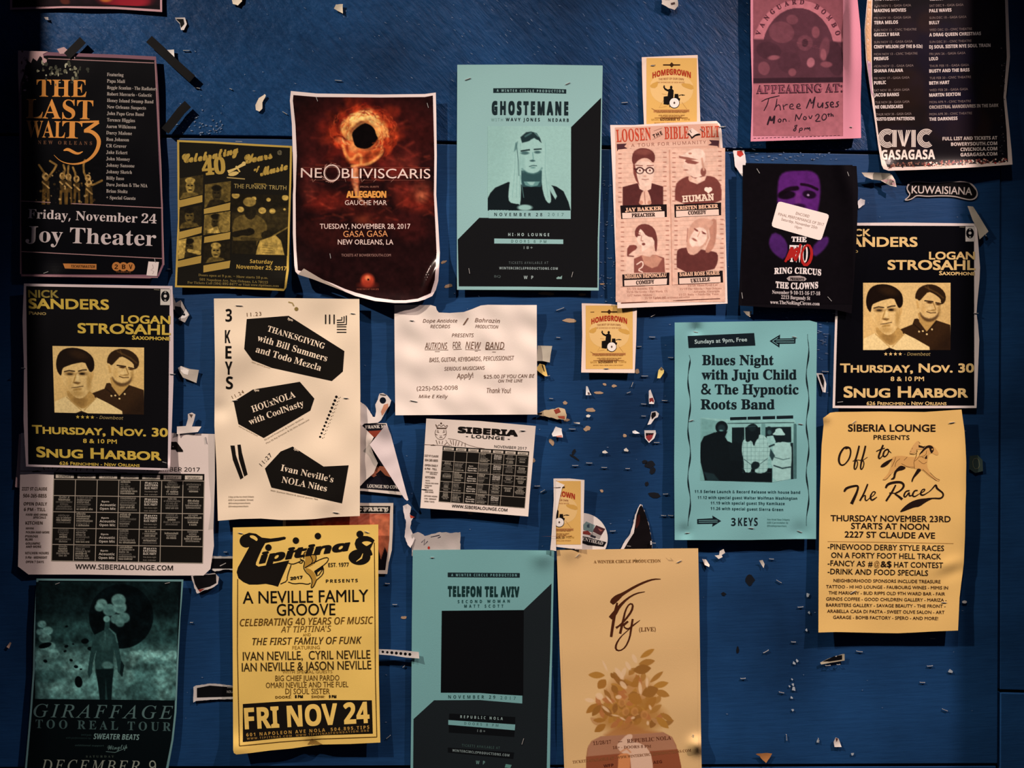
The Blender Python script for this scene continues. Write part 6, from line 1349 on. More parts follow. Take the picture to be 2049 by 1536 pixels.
S([(1450, 1080), (1500, 1040), (1555, 970), (1560, 1020), (1600, 1050), (1640, 1080), (1645, 1120), (1610, 1150), (1540, 1145), (1440, 1150)], [8, 12, 18, 26, 22, 20, 20, 20, 16, 12])
p.poly([(1440, 1145), (1540, 1140), (1440, 1185), (1350, 1250), (1290, 1255), (1200, 1290), (1100, 1325), (1150, 1260), (1240, 1190), (1340, 1155)], K, 'script_headline', 3, 1)
HB = 'dca860'
p.poly([(1000, 650), (1060, 625), (1150, 625), (1240, 640), (1340, 640), (1390, 590), (1440, 500), (1490, 485), (1540, 520), (1580, 575), (1585, 610), (1560, 620), (1510, 590), (1470, 600), (1450, 660), (1440, 750), (1480, 830), (1540, 890), (1600, 925), (1590, 940), (1550, 925), (1460, 870), (1380, 790), (1280, 780), (1180, 760), (1110, 740), (1060, 800), (1000, 850), (940, 920), (890, 920), (960, 850), (990, 790), (1010, 720)], HB, 'horse_drawing', 2, 1)
p.poly([(1030, 655), (960, 680), (890, 725), (865, 765), (910, 765), (960, 735), (1000, 690)], K, 'horse_drawing', 3, 1); p.poly([(1130, 740), (1190, 770), (1150, 800), (1080, 810), (1060, 850), (1050, 910), (1000, 920), (1000, 905), (1030, 890), (1035, 830), (1080, 770)], K, 'horse_drawing', 3, 1)
p.poly([(1330, 775), (1380, 795), (1330, 850), (1280, 900), (1265, 950), (1250, 940), (1262, 895), (1300, 830)], K, 'horse_drawing', 3, 1); p.poly([(1420, 510), (1470, 490), (1520, 510), (1530, 560), (1500, 600), (1480, 570), (1470, 520), (1430, 540), (1370, 600), (1340, 610)], K, 'horse_drawing', 3, 1); p.dot(1508, 545, 10, HB, 'horse_drawing', 4)
p.poly([(1420, 640), (1445, 610), (1445, 660), (1420, 665)], K, 'horse_drawing', 3)
p.poly([(1300, 460), (1330, 440), (1355, 465), (1340, 490), (1400, 520), (1380, 550), (1310, 540), (1300, 590), (1230, 600), (1230, 570), (1270, 500)], 'dcaa66', 'horse_drawing', 3, 1); p.poly([(1340, 490), (1400, 510), (1430, 500), (1400, 530), (1340, 520)], K, 'horse_drawing', 4)
for a in ([(1300, 470), (1330, 440), (1358, 470)], [(1230, 600), (1300, 610), (1330, 560)], [(1320, 550), (1310, 640), (1280, 690), (1290, 780)], [(1060, 640), (1040, 700), (1010, 760)], [(1130, 720), (1200, 760), (1290, 765)], [(1110, 660), (1060, 700), (1050, 760)], [(1340, 680), (1400, 730), (1440, 700)], [(1360, 600), (1330, 660), (1290, 690)], [(1440, 560), (1430, 620), (1350, 640)], [(1200, 640), (1160, 680)], [(1480, 830), (1550, 900), (1600, 920)], [(1000, 850), (940, 920), (900, 920)], [(1380, 640), (1440, 660)], [(1270, 520), (1240, 580)], [(1390, 790), (1480, 870), (1560, 930)]):
    p.line(a, 5, '5c3818', 'horse_drawing', 3, smooth=1)
p.fr = (0, 0, 1); p.staple(1709, 844, -40, 8); p.staple(1905, 845, -8, 10); p.staple(1707, 1184, -30, 11); p.staple(1889, 1205, 3, 9); p.done()

# BLUES NIGHT
TB = '79b0af'; K = '101c22'
p = Sheet('concert_poster', 'teal poster with bold serif text between two wavy lines and a photo of four men', 'poster',
          [(1350, 645), (1480, 643), (1620, 641), (1635, 645), (1634, 730), (1633, 850), (1633.5, 950), (1633, 1078), (1590, 1078), (1500, 1080), (1420, 1080), (1350, 1080), (1349, 930), (1350, 780)], TB, h=9, amp=2.2, lam=90, lift=6, seed=191, curls=[(1392, 660, 12, -5), (1370, 1065, 14, -4), (1600, 1066, 20, -4)])
p.poly([(1376, 672), (1509, 666), (1511.5, 691), (1378, 696)], K, 'text_box'); p.text('Sundays at 9pm, Free', 1390, 687.5, 1495, 682.5, 8, 'a8c0bc', '', .018, 'text_box', 3)
p.poly([(1540, 682), (1561, 669), (1560.5, 677), (1592, 676.5), (1591.5, 687), (1560, 687.5), (1559.5, 695)], K, 'arrow'); p.line([(1546, 682), (1557, 675)], 1, TB, 'arrow'); p.line([(1546, 682.5), (1557, 690)], 1, TB, 'arrow'); p.line([(1553, 680), (1589, 679.5)], 1, TB, 'arrow'); p.line([(1553, 684), (1589, 684)], 1, TB, 'arrow')
for t, a, b, y in (('Blues Night', 1405, 1548, 729.5), ('with Juju Child', 1404, 1594, 758.5), ('& The Hypnotic', 1403, 1598, 788), ('Roots Band', 1402, 1550, 818)): p.text(t, a, y, b, y, 19.5, K, 'b', .008, 'title')
for x0, y0, d in ((1379, 710, 0), (1614.5, 668, 1)):
    n = 44; P = []; W_ = []
    for i in range(n):
        y = y0 + (1052 - y0) * i / (n - 1); ph = y / 98 * 2 * math.pi + d * .6; P.append((x0 + 2.6 * math.sin(ph) * (1 if i else 0) + d * 1.5, y)); W_.append(.8 + 2.4 * (0.5 + .5 * math.cos(2 * ph + 1.2)) if 1 < i < n - 2 else .5)
    p.line(P, W_, K, 'wavy_line')
for a, b in ((1461, 1494), (1496, 1522), (1526, 1551), (1554, 1587)): p.poly([(a, 834.5 - (a - 1461) * .03), (b, 834.5 - (b - 1461) * .03), (b, 840.5 - (b - 1461) * .03), (a, 840.5 - (a - 1461) * .03)], K, 'picture', 2)
c = Cv(1401, 834, 1595, 965, .8, 1, ['081014', '1e3438', '4c7a78', '7db4ae', 'a4d0c8']); c.fr = (1330, 820, 5.485)
c.poly([(400, 90), (680, 140), (700, 780), (390, 770)], .66, 4); c.poly([(680, 130), (1450, 130), (1450, 780), (680, 780)], .78, 2)
c.line([(690, 148), (1420, 138)], 8, .2, 1); c.poly([(738, 192), (1050, 188), (1050, 360), (738, 370)], .08, 1.5); c.poly([(1105, 188), (1388, 184), (1390, 355), (1105, 360)], .1, 1.5); c.line([(878, 190), (880, 360)], 10, .8, 1); c.poly([(1060, 150), (1105, 150), (1105, 400), (1060, 400)], .62, 2)
c.poly([(1380, 360), (1410, 360), (1415, 760), (1385, 760)], .15, 2); c.poly([(1415, 150), (1450, 150), (1450, 755), (1415, 755)], .45, 2)
# big man left, dark crowd
c.poly([(385, 480), (395, 360), (430, 290), (545, 245), (640, 260), (690, 340), (760, 370), (850, 360), (880, 500), (900, 620), (1180, 640), (1180, 795), (440, 775), (420, 680), (395, 580)], .03, 2); c.ell(625, 190, 68, 70, .06, 0, 2); c.ell(625, 200, 40, 40, .22, 0, 6); c.ell(620, 225, 22, 9, .55, 0, 2); c.poly([(560, 240), (690, 235), (660, 300), (580, 300)], .03, 2); c.poly([(430, 680), (540, 700), (600, 775), (470, 775)], .2, 5)
c.poly([(700, 380), (760, 350), (860, 370), (860, 560), (720, 560)], .05, 3)
# plaid man
c.poly([(860, 330), (930, 290), (1040, 265), (1110, 290), (1150, 360), (1170, 440), (1140, 520), (1130, 570), (1135, 660), (1080, 695), (990, 690), (990, 640), (950, 640), (940, 690), (870, 680), (870, 560), (845, 460), (850, 380)], .92, 1.5, 1, 1)
for i in range(7): c.line([(860 + i * 45, 290), (862 + i * 44, 690)], 3, .4, 1, .6)
for i in range(9): c.line([(850, 320 + i * 46), (1165, 318 + i * 46)], 3, .4, 1, .6)
c.poly([(885, 330), (890, 200), (930, 155), (990, 148), (1030, 190), (1040, 300), (1000, 340), (980, 410), (955, 330), (920, 350), (900, 350)], .06, 2, 1, 1); c.ell(960, 200, 40, 34, .14, 0, 5); c.line([(900, 185), (1000, 175)], 8, .3, 2); c.poly([(945, 600), (980, 560), (1040, 575), (1045, 620), (1000, 655), (955, 650)], .12, 3, 1, 1)
c.line([(870, 540), (950, 600)], 6, .3, 2); c.line([(1130, 530), (1050, 590)], 6, .3, 2)
# man behind, man with hat
c.ell(1145, 235, 40, 55, .15, 0, 2); c.ell(1150, 245, 22, 26, .35, 0, 4); c.poly([(1120, 290), (1190, 280), (1220, 350), (1200, 370), (1130, 360)], .85, 2)
c.poly([(1180, 400), (1220, 360), (1300, 345), (1390, 370), (1395, 520), (1385, 640), (1380, 780), (1185, 780), (1190, 640), (1165, 560), (1200, 480)], .94, 2, 1, 1); c.ell(1265, 300, 50, 55, .08, 0, 2); c.poly([(1180, 265), (1210, 245), (1220, 205), (1280, 198), (1300, 240), (1328, 270), (1300, 280), (1200, 275)], .96, 1.5, 1, 1)
c.line([(1170, 460), (1210, 520), (1300, 545), (1370, 530)], 7, .35, 3); c.line([(1200, 610), (1290, 640), (1380, 625)], 14, .25, 3); c.line([(1150, 400), (1200, 380)], 18, .2, 3); c.poly([(1160, 420), (1210, 500), (1180, 560), (1150, 500)], .3, 3)
c.noise(.04, 9, 2); c.fr = (0, 0, 1); c.within([(1402, 835), (1460, 839), (1590, 840), (1594, 850), (1594, 957), (1570, 960), (1543, 965), (1450, 962), (1401, 961)]); p.photo(c, 'band_photo', 1)
for t, a, cp in (('11.5 Series Launch & Record Release with house band', (1390, 985.5, 1601, 987.5), 5.6), ('11.12 with special guest Walter Wolfman Washington', (1396, 997.5, 1595, 999.5), 5.6), ('11.19 with special guest Shy Kamikaze', (1422, 1008.5, 1570, 1010), 5.6), ('11.26 with special guest Sierra Green', (1422, 1019.5, 1567, 1022), 5.6)): p.text(t, *a, cp, '1e4044', 'sb', sp=1.1)
p.poly([(1395, 1038), (1426, 1036.5), (1425.5, 1031), (1443, 1042), (1425, 1053.5), (1426, 1047.5), (1395, 1048)], K, 'arrow'); p.line([(1398, 1041), (1436, 1040.5)], .9, TB, 'arrow'); p.line([(1398, 1044.5), (1436, 1044)], .9, TB, 'arrow')
p.text('3', 1463, 1051.5, 1472, 1051.5, 15.5, K, 'sb', .0, 'title'); p.text('KEYS', 1477, 1051.5, 1516, 1051.5, 16, K, 'sb', .0, 'title', sp=1.15)
for i, t in enumerate(('Ace Hotel New Orleans', '600 Carondelet St', '@threekeysneworleans')): p.text(t, 1535, 1040.5 + i * 6.3, 1580 - i * 3, 1041 + i * 6.3, 3.6, '3f706c', 's')
p.staple(1383, 841, -18, 8); p.staple(1602, 848, 10, 8); p.staple(1376, 1066, 0, 9); p.staple(1503, 1056, 5, 9); p.staple(1600, 1063, 20, 9); p.staple(1392, 664, 10, 9); p.staple(1590, 674, 15, 8); p.done()
# ------------------------------------------------------------------ SMALLER THINGS ON THE BOARDS
SEEDN = [300]
def scrap(name, label, cat, outline, col, h=3, amp=1.2, marks=(), group=None, curls=(), gloss=False, lift=2, step=5, fr=None, part='print', rough=0):
    SEEDN[0] += 1
    if fr: outline = [(fr[0] + x / fr[2], fr[1] + y / fr[2]) for x, y in outline]
    if rough:      # torn edge
        r_ = random.Random(SEEDN[0]); P = []
        for i, a in enumerate(outline):
            b = outline[(i + 1) % len(outline)]; L = math.hypot(b[0] - a[0], b[1] - a[1]); k = max(1, int(L / 4))
            for j in range(k): P.append((a[0] + (b[0] - a[0]) * j / k + r_.uniform(-rough, rough) * (j > 0), a[1] + (b[1] - a[1]) * j / k + r_.uniform(-rough, rough) * (j > 0)))
        outline = P
    s_ = Sheet(name, label, cat, outline, col, h=h, amp=amp, lam=40, lift=lift, curls=curls, seed=SEEDN[0], gloss=gloss, step=step, group=group)
    if fr: s_.fr = fr
    for q, cc in marks: s_.poly(q, cc, part)
    return s_
WP = 'e2d2c4'
# torn posters behind the cream poster
p = Sheet('torn_poster', 'orange skyline poster behind the yellow poster, its black heading half covered', 'poster', [(566, 1004), (680, 1004), (730, 1006), (787, 1006), (786, 1060), (784, 1100), (778, 1125), (775, 1148), (690, 1146), (566, 1146)], 'd4c4b0', h=2, amp=.8, lift=1, seed=201)
p.poly([(572, 1011), (781, 1012), (780, 1026), (572, 1026)], '14110f'); p.text('BLOC PARTY', 682, 1022, 777, 1022.5, 8, 'cfc4b0', 'fr', 0, 'lettering', 3); p.text('BLOC PARTY', 682, 1022, 777, 1022.5, 8, 'cfc4b0', 'b', .02, 'lettering', 3)
c = Cv(572, 1027, 780, 1142, 'a84a34', 1.5)
for i in range(9): c.poly([(640, 1090), (600 + i * 26, 1000), (612 + i * 26, 1000)], 'd08a70', 3, .5)
c.ell(590, 1050, 30, 60, '4a1a18', 0, 12, .8); c.ell(760, 1080, 40, 50, 'c87850', 0, 18, .7); c.poly([(572, 1120), (730, 1120), (745, 1100), (752, 1112), (757, 1098), (762, 1118), (770, 1094), (776, 1108), (781, 1100), (781, 1145), (572, 1145)], '100c10', 1.5); c.line([(620, 1060), (690, 1020)], 6, 'd8a898', 2, .7); c.ell(700, 1040, 60, 12, 'c06a50', 0, 8, .6)
c.noise(.12, 14, 2); c.within([(572, 1027), (780, 1027), (779, 1080), (771, 1140), (572, 1140)]); p.photo(c, 'picture', 2); p.done()
F4 = (420, 770, 4.879)
p = scrap('torn_poster', 'ripped dark sunset poster beside the cream poster, lower words still readable', 'poster', [(1400, 372), (1530, 375), (1725, 372), (1760, 480), (1800, 700), (1880, 1000), (1900, 1070), (1870, 1075), (1500, 1035), (1400, 1030)], 'd8c8b8', h=2.5, amp=.8, fr=F4, lift=1)
p.poly([(1400, 378), (1715, 380), (1740, 480), (1780, 700), (1860, 1040), (1500, 1010), (1400, 1005)], '14121a'); p.poly([(1540, 450), (1700, 440), (1640, 500), (1600, 510)], '8a3a28', layer=2); p.poly([(1640, 790), (1760, 800), (1800, 870), (1760, 900), (1660, 860), (1600, 900), (1560, 880)], 'b86a4c', layer=2); p.poly([(1620, 870), (1665, 830), (1720, 890), (1640, 900)], '141016', layer=3)
p.text('FRANK M', 1515, 425, 1710, 418, 30, 'c8bcae', 'b', .02); p.text('LOUNGE NO COVER', 1532, 1000, 1880, 1015, 32, 'c8bcae', 'b', .02, 'lettering', 3); p.done()
p = scrap('torn_paper', 'white torn paper strip reaching up from the sunset poster to a dark hole', 'paper scrap', [(1420, 140), (1470, 165), (1520, 200), (1560, 255), (1590, 310), (1612, 312), (1622, 260), (1615, 190), (1640, 140), (1655, 85), (1690, 78), (1730, 100), (1770, 150), (1755, 200), (1710, 270), (1672, 340), (1640, 368), (1510, 376), (1465, 420), (1420, 430)], 'e4d6ca', h=4, amp=2, fr=F4, rough=.5)
p.dot(1688, 150, 31, '0c1420', 'hole_mark', n=20); p.poly([(1700, 190), (1740, 180), (1740, 220), (1680, 300), (1670, 260)], 'c88a6c', 'print'); p.line([(1660, 92), (1720, 100)], 8, '3a3030', 'print'); p.done()
p = scrap('folded_paper', 'long white folded paper triangle pointing down beside the cream poster', 'paper scrap', [(1722, 382), (1560, 582), (1740, 855), (1900, 1110), (1925, 1130), (1938, 1120), (1920, 1060), (1840, 760), (1765, 480)], 'e6d4ce', h=9, amp=1, fr=F4, lift=6, curls=[(770, 850, 20, 4)]); p.done()
p = scrap('folded_paper', 'greyish paper fold with a pointed tip, left of the long white triangle', 'paper scrap', [(1440, 360), (1500, 410), (1600, 510), (1562, 580), (1600, 680), (1640, 760), (1600, 860), (1520, 930), (1470, 985), (1440, 985)], 'ccbcae', h=5, amp=1.4, fr=F4, curls=[(745, 880, 10, 4)]); p.done()
p = scrap('torn_paper', 'narrow white torn strip hanging above the corner of the square poster', 'paper scrap', [(1885, 1180), (1930, 1160), (1965, 1190), (1950, 1260), (1990, 1290), (1965, 1330), (1955, 1400), (1975, 1440), (2000, 1500), (1960, 1590), (1930, 1560), (1900, 1480), (1915, 1340), (1890, 1240)], 'ddd0c8', h=5, amp=2.5, fr=F4, rough=.5, marks=[([(1950, 1265), (2000, 1290), (1960, 1300)], 'b0402c')]); p.done()
p = scrap('torn_paper', 'grey white torn paper with pen marks along the top of the square poster', 'paper scrap', [(824, 1068), (836, 1064), (850, 1072), (880, 1064), (905, 1066), (921, 1064), (921, 1110), (824, 1112)], 'b8ada4', h=3, amp=1.6, rough=.8)
for a in ([(843, 1085), (850, 1078), (848, 1090), (856, 1082)], [(876, 1076), (882, 1073)], [(862, 1074), (880, 1070)]): p.line(a, 1.3, '3a3a48', 'pen_marks')
p.dot(858, 1095.5, 2.4, 'b03428', 'pen_marks', ry=3); p.done()
# round sticker, black torn corner
p = Sheet('round_sticker', 'white round sticker with two photos and a black band, beside the folded flyer', 'sticker', ring(1164, 1077, 52, 51, 40, 0, -95, 60) + [(1150, 1112), (1150, 1028)], 'e4dace', h=1.5, amp=.3, lift=0, seed=220)
p.fr = (1060, 930, 6.026)
for q, cc in (([(645, 720), (680, 680), (785, 725), (760, 810), (650, 780)], '7c9490'), ([(800, 725), (910, 770), (860, 850), (755, 800)], '4a2a2c'), ([(640, 800), (700, 790), (760, 850), (640, 830)], '8c3c34'), ([(760, 810), (860, 850), (840, 895), (720, 850)], 'a49c94'), ([(600, 850), (700, 870), (925, 930), (890, 985), (700, 965), (600, 930)], '131215')): p.poly(q, cc, 'picture')
for q, cc in (([(690, 720), (720, 710), (720, 760), (690, 750)], '40505a'), ([(820, 760), (880, 790), (850, 800)], '9a5a50'), ([(740, 840), (800, 860), (790, 885), (730, 860)], '2c2a30')): p.poly(q, cc, 'picture', 2)
p.text('GREENTHEAD', 520, 882, 880, 965, 40, 'd8cec2', 'b', 0, 'lettering', 4); p.done()
p = scrap('torn_poster', 'black torn poster corner with a ragged white edge above the pale orange poster', 'poster', [(1095, 1015), (1140, 930), (1215, 820), (1245, 720), (1270, 600), (1310, 510), (1330, 472), (1358, 482), (1362, 510), (1400, 600), (1440, 740), (1460, 850), (1475, 925), (1470, 1060), (1095, 1060)], 'e2d6cc', h=2.5, amp=1.2, fr=(1060, 930, 6.026), rough=.6)
p.poly([(1140, 1005), (1190, 920), (1255, 820), (1272, 720), (1290, 600), (1320, 510), (1345, 480), (1362, 510), (1400, 600), (1440, 740), (1460, 850), (1475, 925), (1470, 1050), (1110, 1050)], '100c0e'); p.poly([(1290, 620), (1330, 580), (1330, 700), (1270, 790)], '3a1612', layer=2, smooth=1); p.line([(1170, 975), (1220, 980)], 4, 'c8beb4', 'print'); p.done()
p = scrap('white_tape', 'small white tape tab on the edge of the black torn corner', 'tape', [(1455, 915), (1470, 915), (1472, 960), (1455, 962)], 'e6ded4', h=4.5, fr=(1060, 930, 6.026)); p.staple(1307, 1086, 5, 9); p.done()
# speech bubble sticker
K_ = [(815, 220), (830, 190), (870, 165), (960, 165), (1040, 175), (1130, 175), (1250, 163), (1390, 165), (1450, 180), (1500, 230), (1518, 290), (1500, 330), (1450, 348), (1380, 335), (1280, 308), (1130, 305), (1020, 312), (930, 302), (900, 308), (875, 330), (830, 348), (790, 348), (830, 320), (850, 290), (825, 262)]
p = Sheet('bubble_sticker', 'black speech bubble sticker with a white outline and hand lettered name', 'sticker', [(1650 + x / 4.955, 330 + y / 4.955) for x, y in chaikin(K_, 2)], 'b8aca4', h=1.3, amp=.2, lift=0, seed=222)
cx_, cy_ = 1165, 245
p.fr = (1650, 330, 4.955); p.poly([(x + (7 if x < 870 else -7 if x > 1450 else 0), y + (8 if y < 250 else -8)) for x, y in chaikin([q for q in K_], 2)], '0b0a0c', 'bubble_print')
p.loop([(x, y) for x, y in chaikin(K_, 2)], 10, 'b8aaa0', 'bubble_outline', 3); p.text('KUWAISIANA', 862, 280, 1462, 298, 74, 'ccbcb0', '', .012, 'lettering', arc=4); p.done()

# black tape strips (electrical tape)
def tape(label, pts, w, grp=None, clear=False):
    A, B = ribbon(pts, w); out = [tuple(a) for a in A] + [tuple(b) for b in B[::-1]]
    V, F = tri_fill(out, 8); SEEDN[0] += 1
    wv = waves(SEEDN[0], 30); H = (8.5 if not clear else 9) + .5 * wv(V[:, 0], V[:, 1])
    for (hx, hy, hr, ha) in TAPEH: H = H + ha * np.exp(-((V[:, 0] - hx) ** 2 + (V[:, 1] - hy) ** 2) / hr ** 2)
    W0 = world_pt(V[:, 0], V[:, 1], H); W1 = world_pt(V[:, 0], V[:, 1], H - .4); n = len(V)
    me = mesh_np('tape_strip', np.concatenate([W0, W1]) - W0[0], np.array([f for f in F] + [(f[2] + n, f[1] + n, f[0] + n) for f in F]), None, CLEAR if clear else TAPE)
    o = obj('tape_strip', me); o.location = W0[0]; tag(o, label, 'tape', grp); return o
TAPEH = []
tape('short black tape strip on the top edge of the theatre poster', [(134, 112), (150, 96), (166, 80)], 17)
tape('long black tape strip slanting down right of the theatre poster', [(298, 78), (320, 98), (345, 122), (385, 158)], 17)
tape('black tape strip slanting up to the right of the theatre poster', [(330, 262), (345, 244), (362, 222), (376, 208)], 18)

# torn bits at the left and below
p = scrap('white_tape', 'small white paper square under the long black tape strip', 'paper scrap', [(333, 100), (348, 99), (349, 114), (340, 112)], 'd8cec6', h=3); p.done()
p = scrap('torn_scrap', 'small dark torn scrap with a white ripped edge right of the pink bordered poster', 'paper scrap', [(350, 35), (370, 35), (374, 48), (368, 60), (362, 60), (360, 48), (352, 40)], 'd0c4bc', h=2, marks=[([(352, 38), (367, 38), (369, 48), (362, 56), (360, 46)], '141414')]); p.done()
p = scrap('torn_scrap', 'pale torn paper blob at the top edge, left of the middle', 'paper scrap', [(460, -12), (486, -12), (484, 3), (476, 11), (466, 8)], 'e0d0b8', h=3, rough=.5); p.done()
p = scrap('torn_scrap', 'cream torn paper square at the top edge above the orange fire poster', 'paper scrap', [(672, 9), (686, 8), (686, 27), (678, 23), (668, 17)], 'e2d2b8', h=3, rough=.4); p.done()
p = scrap('torn_scrap', 'curved cream scrap above and left of the orange fire poster', 'paper scrap', [(530, 188), (532, 191), (525, 205), (525, 217), (519, 223), (512, 220), (511, 210), (518, 196)], 'e4d2ba', h=2.5, rough=.4); p.done()
p = scrap('torn_scrap', 'crumpled printed scrap at the top edge above the drummer flyer', 'paper scrap', [(1325, -12), (1356, -12), (1357, 12), (1350, 20), (1338, 16), (1324, 8)], 'cabfb2', h=7, amp=4, rough=.6, marks=[([(1330, -4), (1340, -4), (1340, 0), (1330, 0)], '3a2c2c'), ([(1342, 6), (1350, 4), (1351, 8), (1343, 10)], '4a3a38')]); p.done()
p = scrap('torn_scrap', 'white torn scrap with a red corner left of the purple face poster', 'paper scrap', [(1467, 301), (1489, 300.5), (1493, 324), (1489.5, 357), (1480, 346), (1471, 333)], 'e8dcd4', h=3, rough=.6, marks=[([(1475, 302), (1484, 301), (1488, 309), (1481, 314), (1475, 310)], 'c03a30')]); p.done()
p = scrap('folded_paper', 'pale folded paper corner with a pink curl right of the purple face poster', 'paper scrap', [(1724, 345), (1755, 345), (1783, 347), (1791, 360), (1794, 374), (1780, 371), (1762, 361), (1745, 359), (1730, 353)], 'dccdb8', h=8, amp=2, lift=5, curls=[(1785, 360, 8, 6)], marks=[([(1764, 360), (1788, 358), (1793, 372), (1780, 369)], 'e0b0ae')]); p.done()
p = scrap('torn_scrap', 'small white crumpled scrap at the edge of the purple face poster', 'paper scrap', [(1716, 403), (1722, 397), (1731, 400), (1730, 409), (1718, 417)], 'e4dcd6', h=3, amp=2, rough=.5); p.done()
p = scrap('torn_paper', 'beige tape paper slanting down above the corner of the gold lettered poster', 'tape', [(1936, 412), (1947, 413), (1958, 430), (1978, 463), (1960, 479), (1955, 455), (1946, 440)], 'b4a894', h=6, amp=1.5, lift=3); p.staple(1972, 470, 50, 5); p.done()
p = scrap('torn_scrap', 'black and white V shaped scrap right of the teal wavy line poster', 'paper scrap', [(1633, 746), (1646, 747), (1650, 755), (1653.5, 768), (1652, 785), (1646, 784), (1640, 765)], 'dcd4cc', h=3, marks=[([(1638, 749), (1645, 749), (1649, 762), (1648, 776), (1643, 765)], '100e10')]); p.done()
p = scrap('torn_scrap', 'beige folded scrap right of the handwritten sheet', 'paper scrap', [(1076, 691), (1105, 692), (1102, 708), (1100, 725), (1086, 722), (1074, 722)], 'b8ae9a', h=3, amp=2); p.done()
p = scrap('torn_scrap', 'yellow scrap with black lines right of the handwritten sheet', 'paper scrap', [(1072, 738), (1080, 727), (1090, 730), (1094, 745), (1096, 753), (1090, 752), (1080, 745)], 'dcb868', h=3, amp=2, marks=[([(1084, 729), (1086, 729), (1090, 743), (1088, 743)], '2a2418')]); p.staple(1096, 752, -10, 8); p.done()
p = scrap('torn_scrap', 'torn orange and red scrap at the lower right of the handwritten sheet', 'paper scrap', [(1073, 829), (1090, 820), (1110, 818), (1118, 815), (1130, 818), (1134, 830), (1132, 840), (1112, 838), (1090, 832)], 'c8b08a', h=4, amp=2.5, rough=.8, marks=[([(1075, 826), (1085, 825), (1084, 829), (1076, 830)], '1a1412'), ([(1108, 820), (1118, 816), (1122, 824), (1112, 828)], '8a3a2c'), ([(1116, 832), (1130, 832), (1130, 838), (1118, 836)], 'b0543c')]); p.done()
p = scrap('torn_scrap', 'white scrap with a pink lower edge right of the small calendar', 'paper scrap', [(1104, 868), (1112, 853), (1124, 857), (1126, 875), (1114, 873), (1106, 873)], 'e6e0d8', h=4, amp=2, rough=.6, marks=[([(1112, 872), (1124, 870), (1125, 875), (1114, 874)], 'c07a68')]); p.done()
p = scrap('perforated_strip', 'white perforated notebook strip with black holes beside the yellow poster', 'paper strip', [(757, 1298), (780, 1299), (810, 1301), (838, 1304), (839, 1317), (812, 1315), (785, 1311), (757, 1309)], 'cfc6bc', h=9, amp=1, lift=2)
for i in range(7): p.dot(766 + i * 9, 1303.5 + i * .85, 2.9 if i > 1 else 2.4, '0a0a0c', 'punched_hole', n=14)
p.done()
for i in range(0): pass
p = scrap('torn_poster', 'black torn strip with a white rim left of the date box of the yellow poster', 'poster', [(387, 1374), (392, 1371), (420, 1367), (440, 1368), (470, 1372), (470, 1398), (430, 1399), (392, 1402), (387, 1405)], 'cfc6bc', h=2, amp=.6, rough=.4, marks=[([(394, 1376), (420, 1371), (470, 1375), (470, 1393), (394, 1395)], '0c0c0e')])
p.text('DOORS', 455, 1376, 468, 1376, 4, 'a09a92', 'sb'); p.text('NOLA', 454, 1386, 468, 1386, 5, 'a09a92', 'sb'); p.done()
p = scrap('torn_poster', 'black torn strip with a white line level with the logo of the yellow poster', 'poster', [(424, 1112), (470, 1113), (470, 1140), (450, 1139), (430, 1143), (424, 1140)], 'c8c0b6', h=2, amp=.6, rough=.6, marks=[([(424, 1117), (470, 1117), (470, 1137), (424, 1137)], '0a0a0d')]); p.line([(440, 1132), (452, 1126)], 1.5, 'b8b0a8', 'print'); p.done()
p = scrap('torn_scrap', 'dark torn flap with a ragged white and red edge under the large calendar', 'paper scrap', [(382, 1150), (390, 1150), (430, 1146), (438, 1154), (436, 1168), (424, 1176), (410, 1180), (394, 1187), (388, 1172)], 'cbbfb6', h=4, amp=2, rough=.8, marks=[([(386, 1152), (432, 1148), (433, 1166), (420, 1173), (396, 1179), (390, 1168)], '0e0c0e'), ([(396, 1179), (410, 1177), (400, 1184)], '8a3428')]); p.done()
p = scrap('torn_paper', 'white folded paper tab with a curled tongue above the large calendar', 'paper scrap', [(354, 853), (372, 852), (376, 838), (376, 828), (384, 825), (391, 829), (388, 842), (384, 853), (403, 853), (396, 864), (354, 868)], 'd8cabe', h=6, amp=2.5, lift=4); p.poly([(378, 828), (386, 829), (383, 836)], '5a4a40'); p.done()
p = scrap('torn_paper', 'taped white paper corner right of the portrait of two men', 'paper scrap', [(356, 736), (362, 732), (380, 738), (398, 740), (393, 766), (366, 755), (360, 745)], 'b4a898', h=3, amp=2.5); p.poly([(356, 736), (362, 732), (378, 740), (376, 750), (368, 748)], 'e0d6ca'); p.done()
p = scrap('torn_paper', 'crumpled clear tape with white paper under the corner of the band flyer', 'tape', [(345, 586), (352, 606), (362, 600), (374, 622), (379, 630), (370, 645), (358, 640), (362, 625), (346, 618)], 'a0968e', h=3, amp=2.5, rough=.6, gloss=True, marks=[([(350, 612), (362, 614), (372, 630), (362, 634), (350, 622)], '14181e'), ([(372, 618), (378, 630), (370, 636), (356, 638), (366, 630)], 'd8d0c8')]); p.done()
p = scrap('torn_paper', 'pinkish old paper edge showing left of the large calendar', 'paper scrap', [(38, 868), (58, 866), (58, 980), (30, 974), (34, 930)], 'c8a8a4', h=1.6, amp=.6); p.done()
p = scrap('torn_scrap', 'old yellowed clear tape square right of the yellow race flyer', 'tape', [(1940, 912), (1956, 910), (1966, 920), (1967, 942), (1952, 946), (1939, 938)], '3c4a44', h=2, amp=.8, gloss=True); p.loop([(1946, 918), (1958, 916), (1961, 936), (1948, 938)], 1, '7a7a5c', 'ornament', smooth=1); p.done()
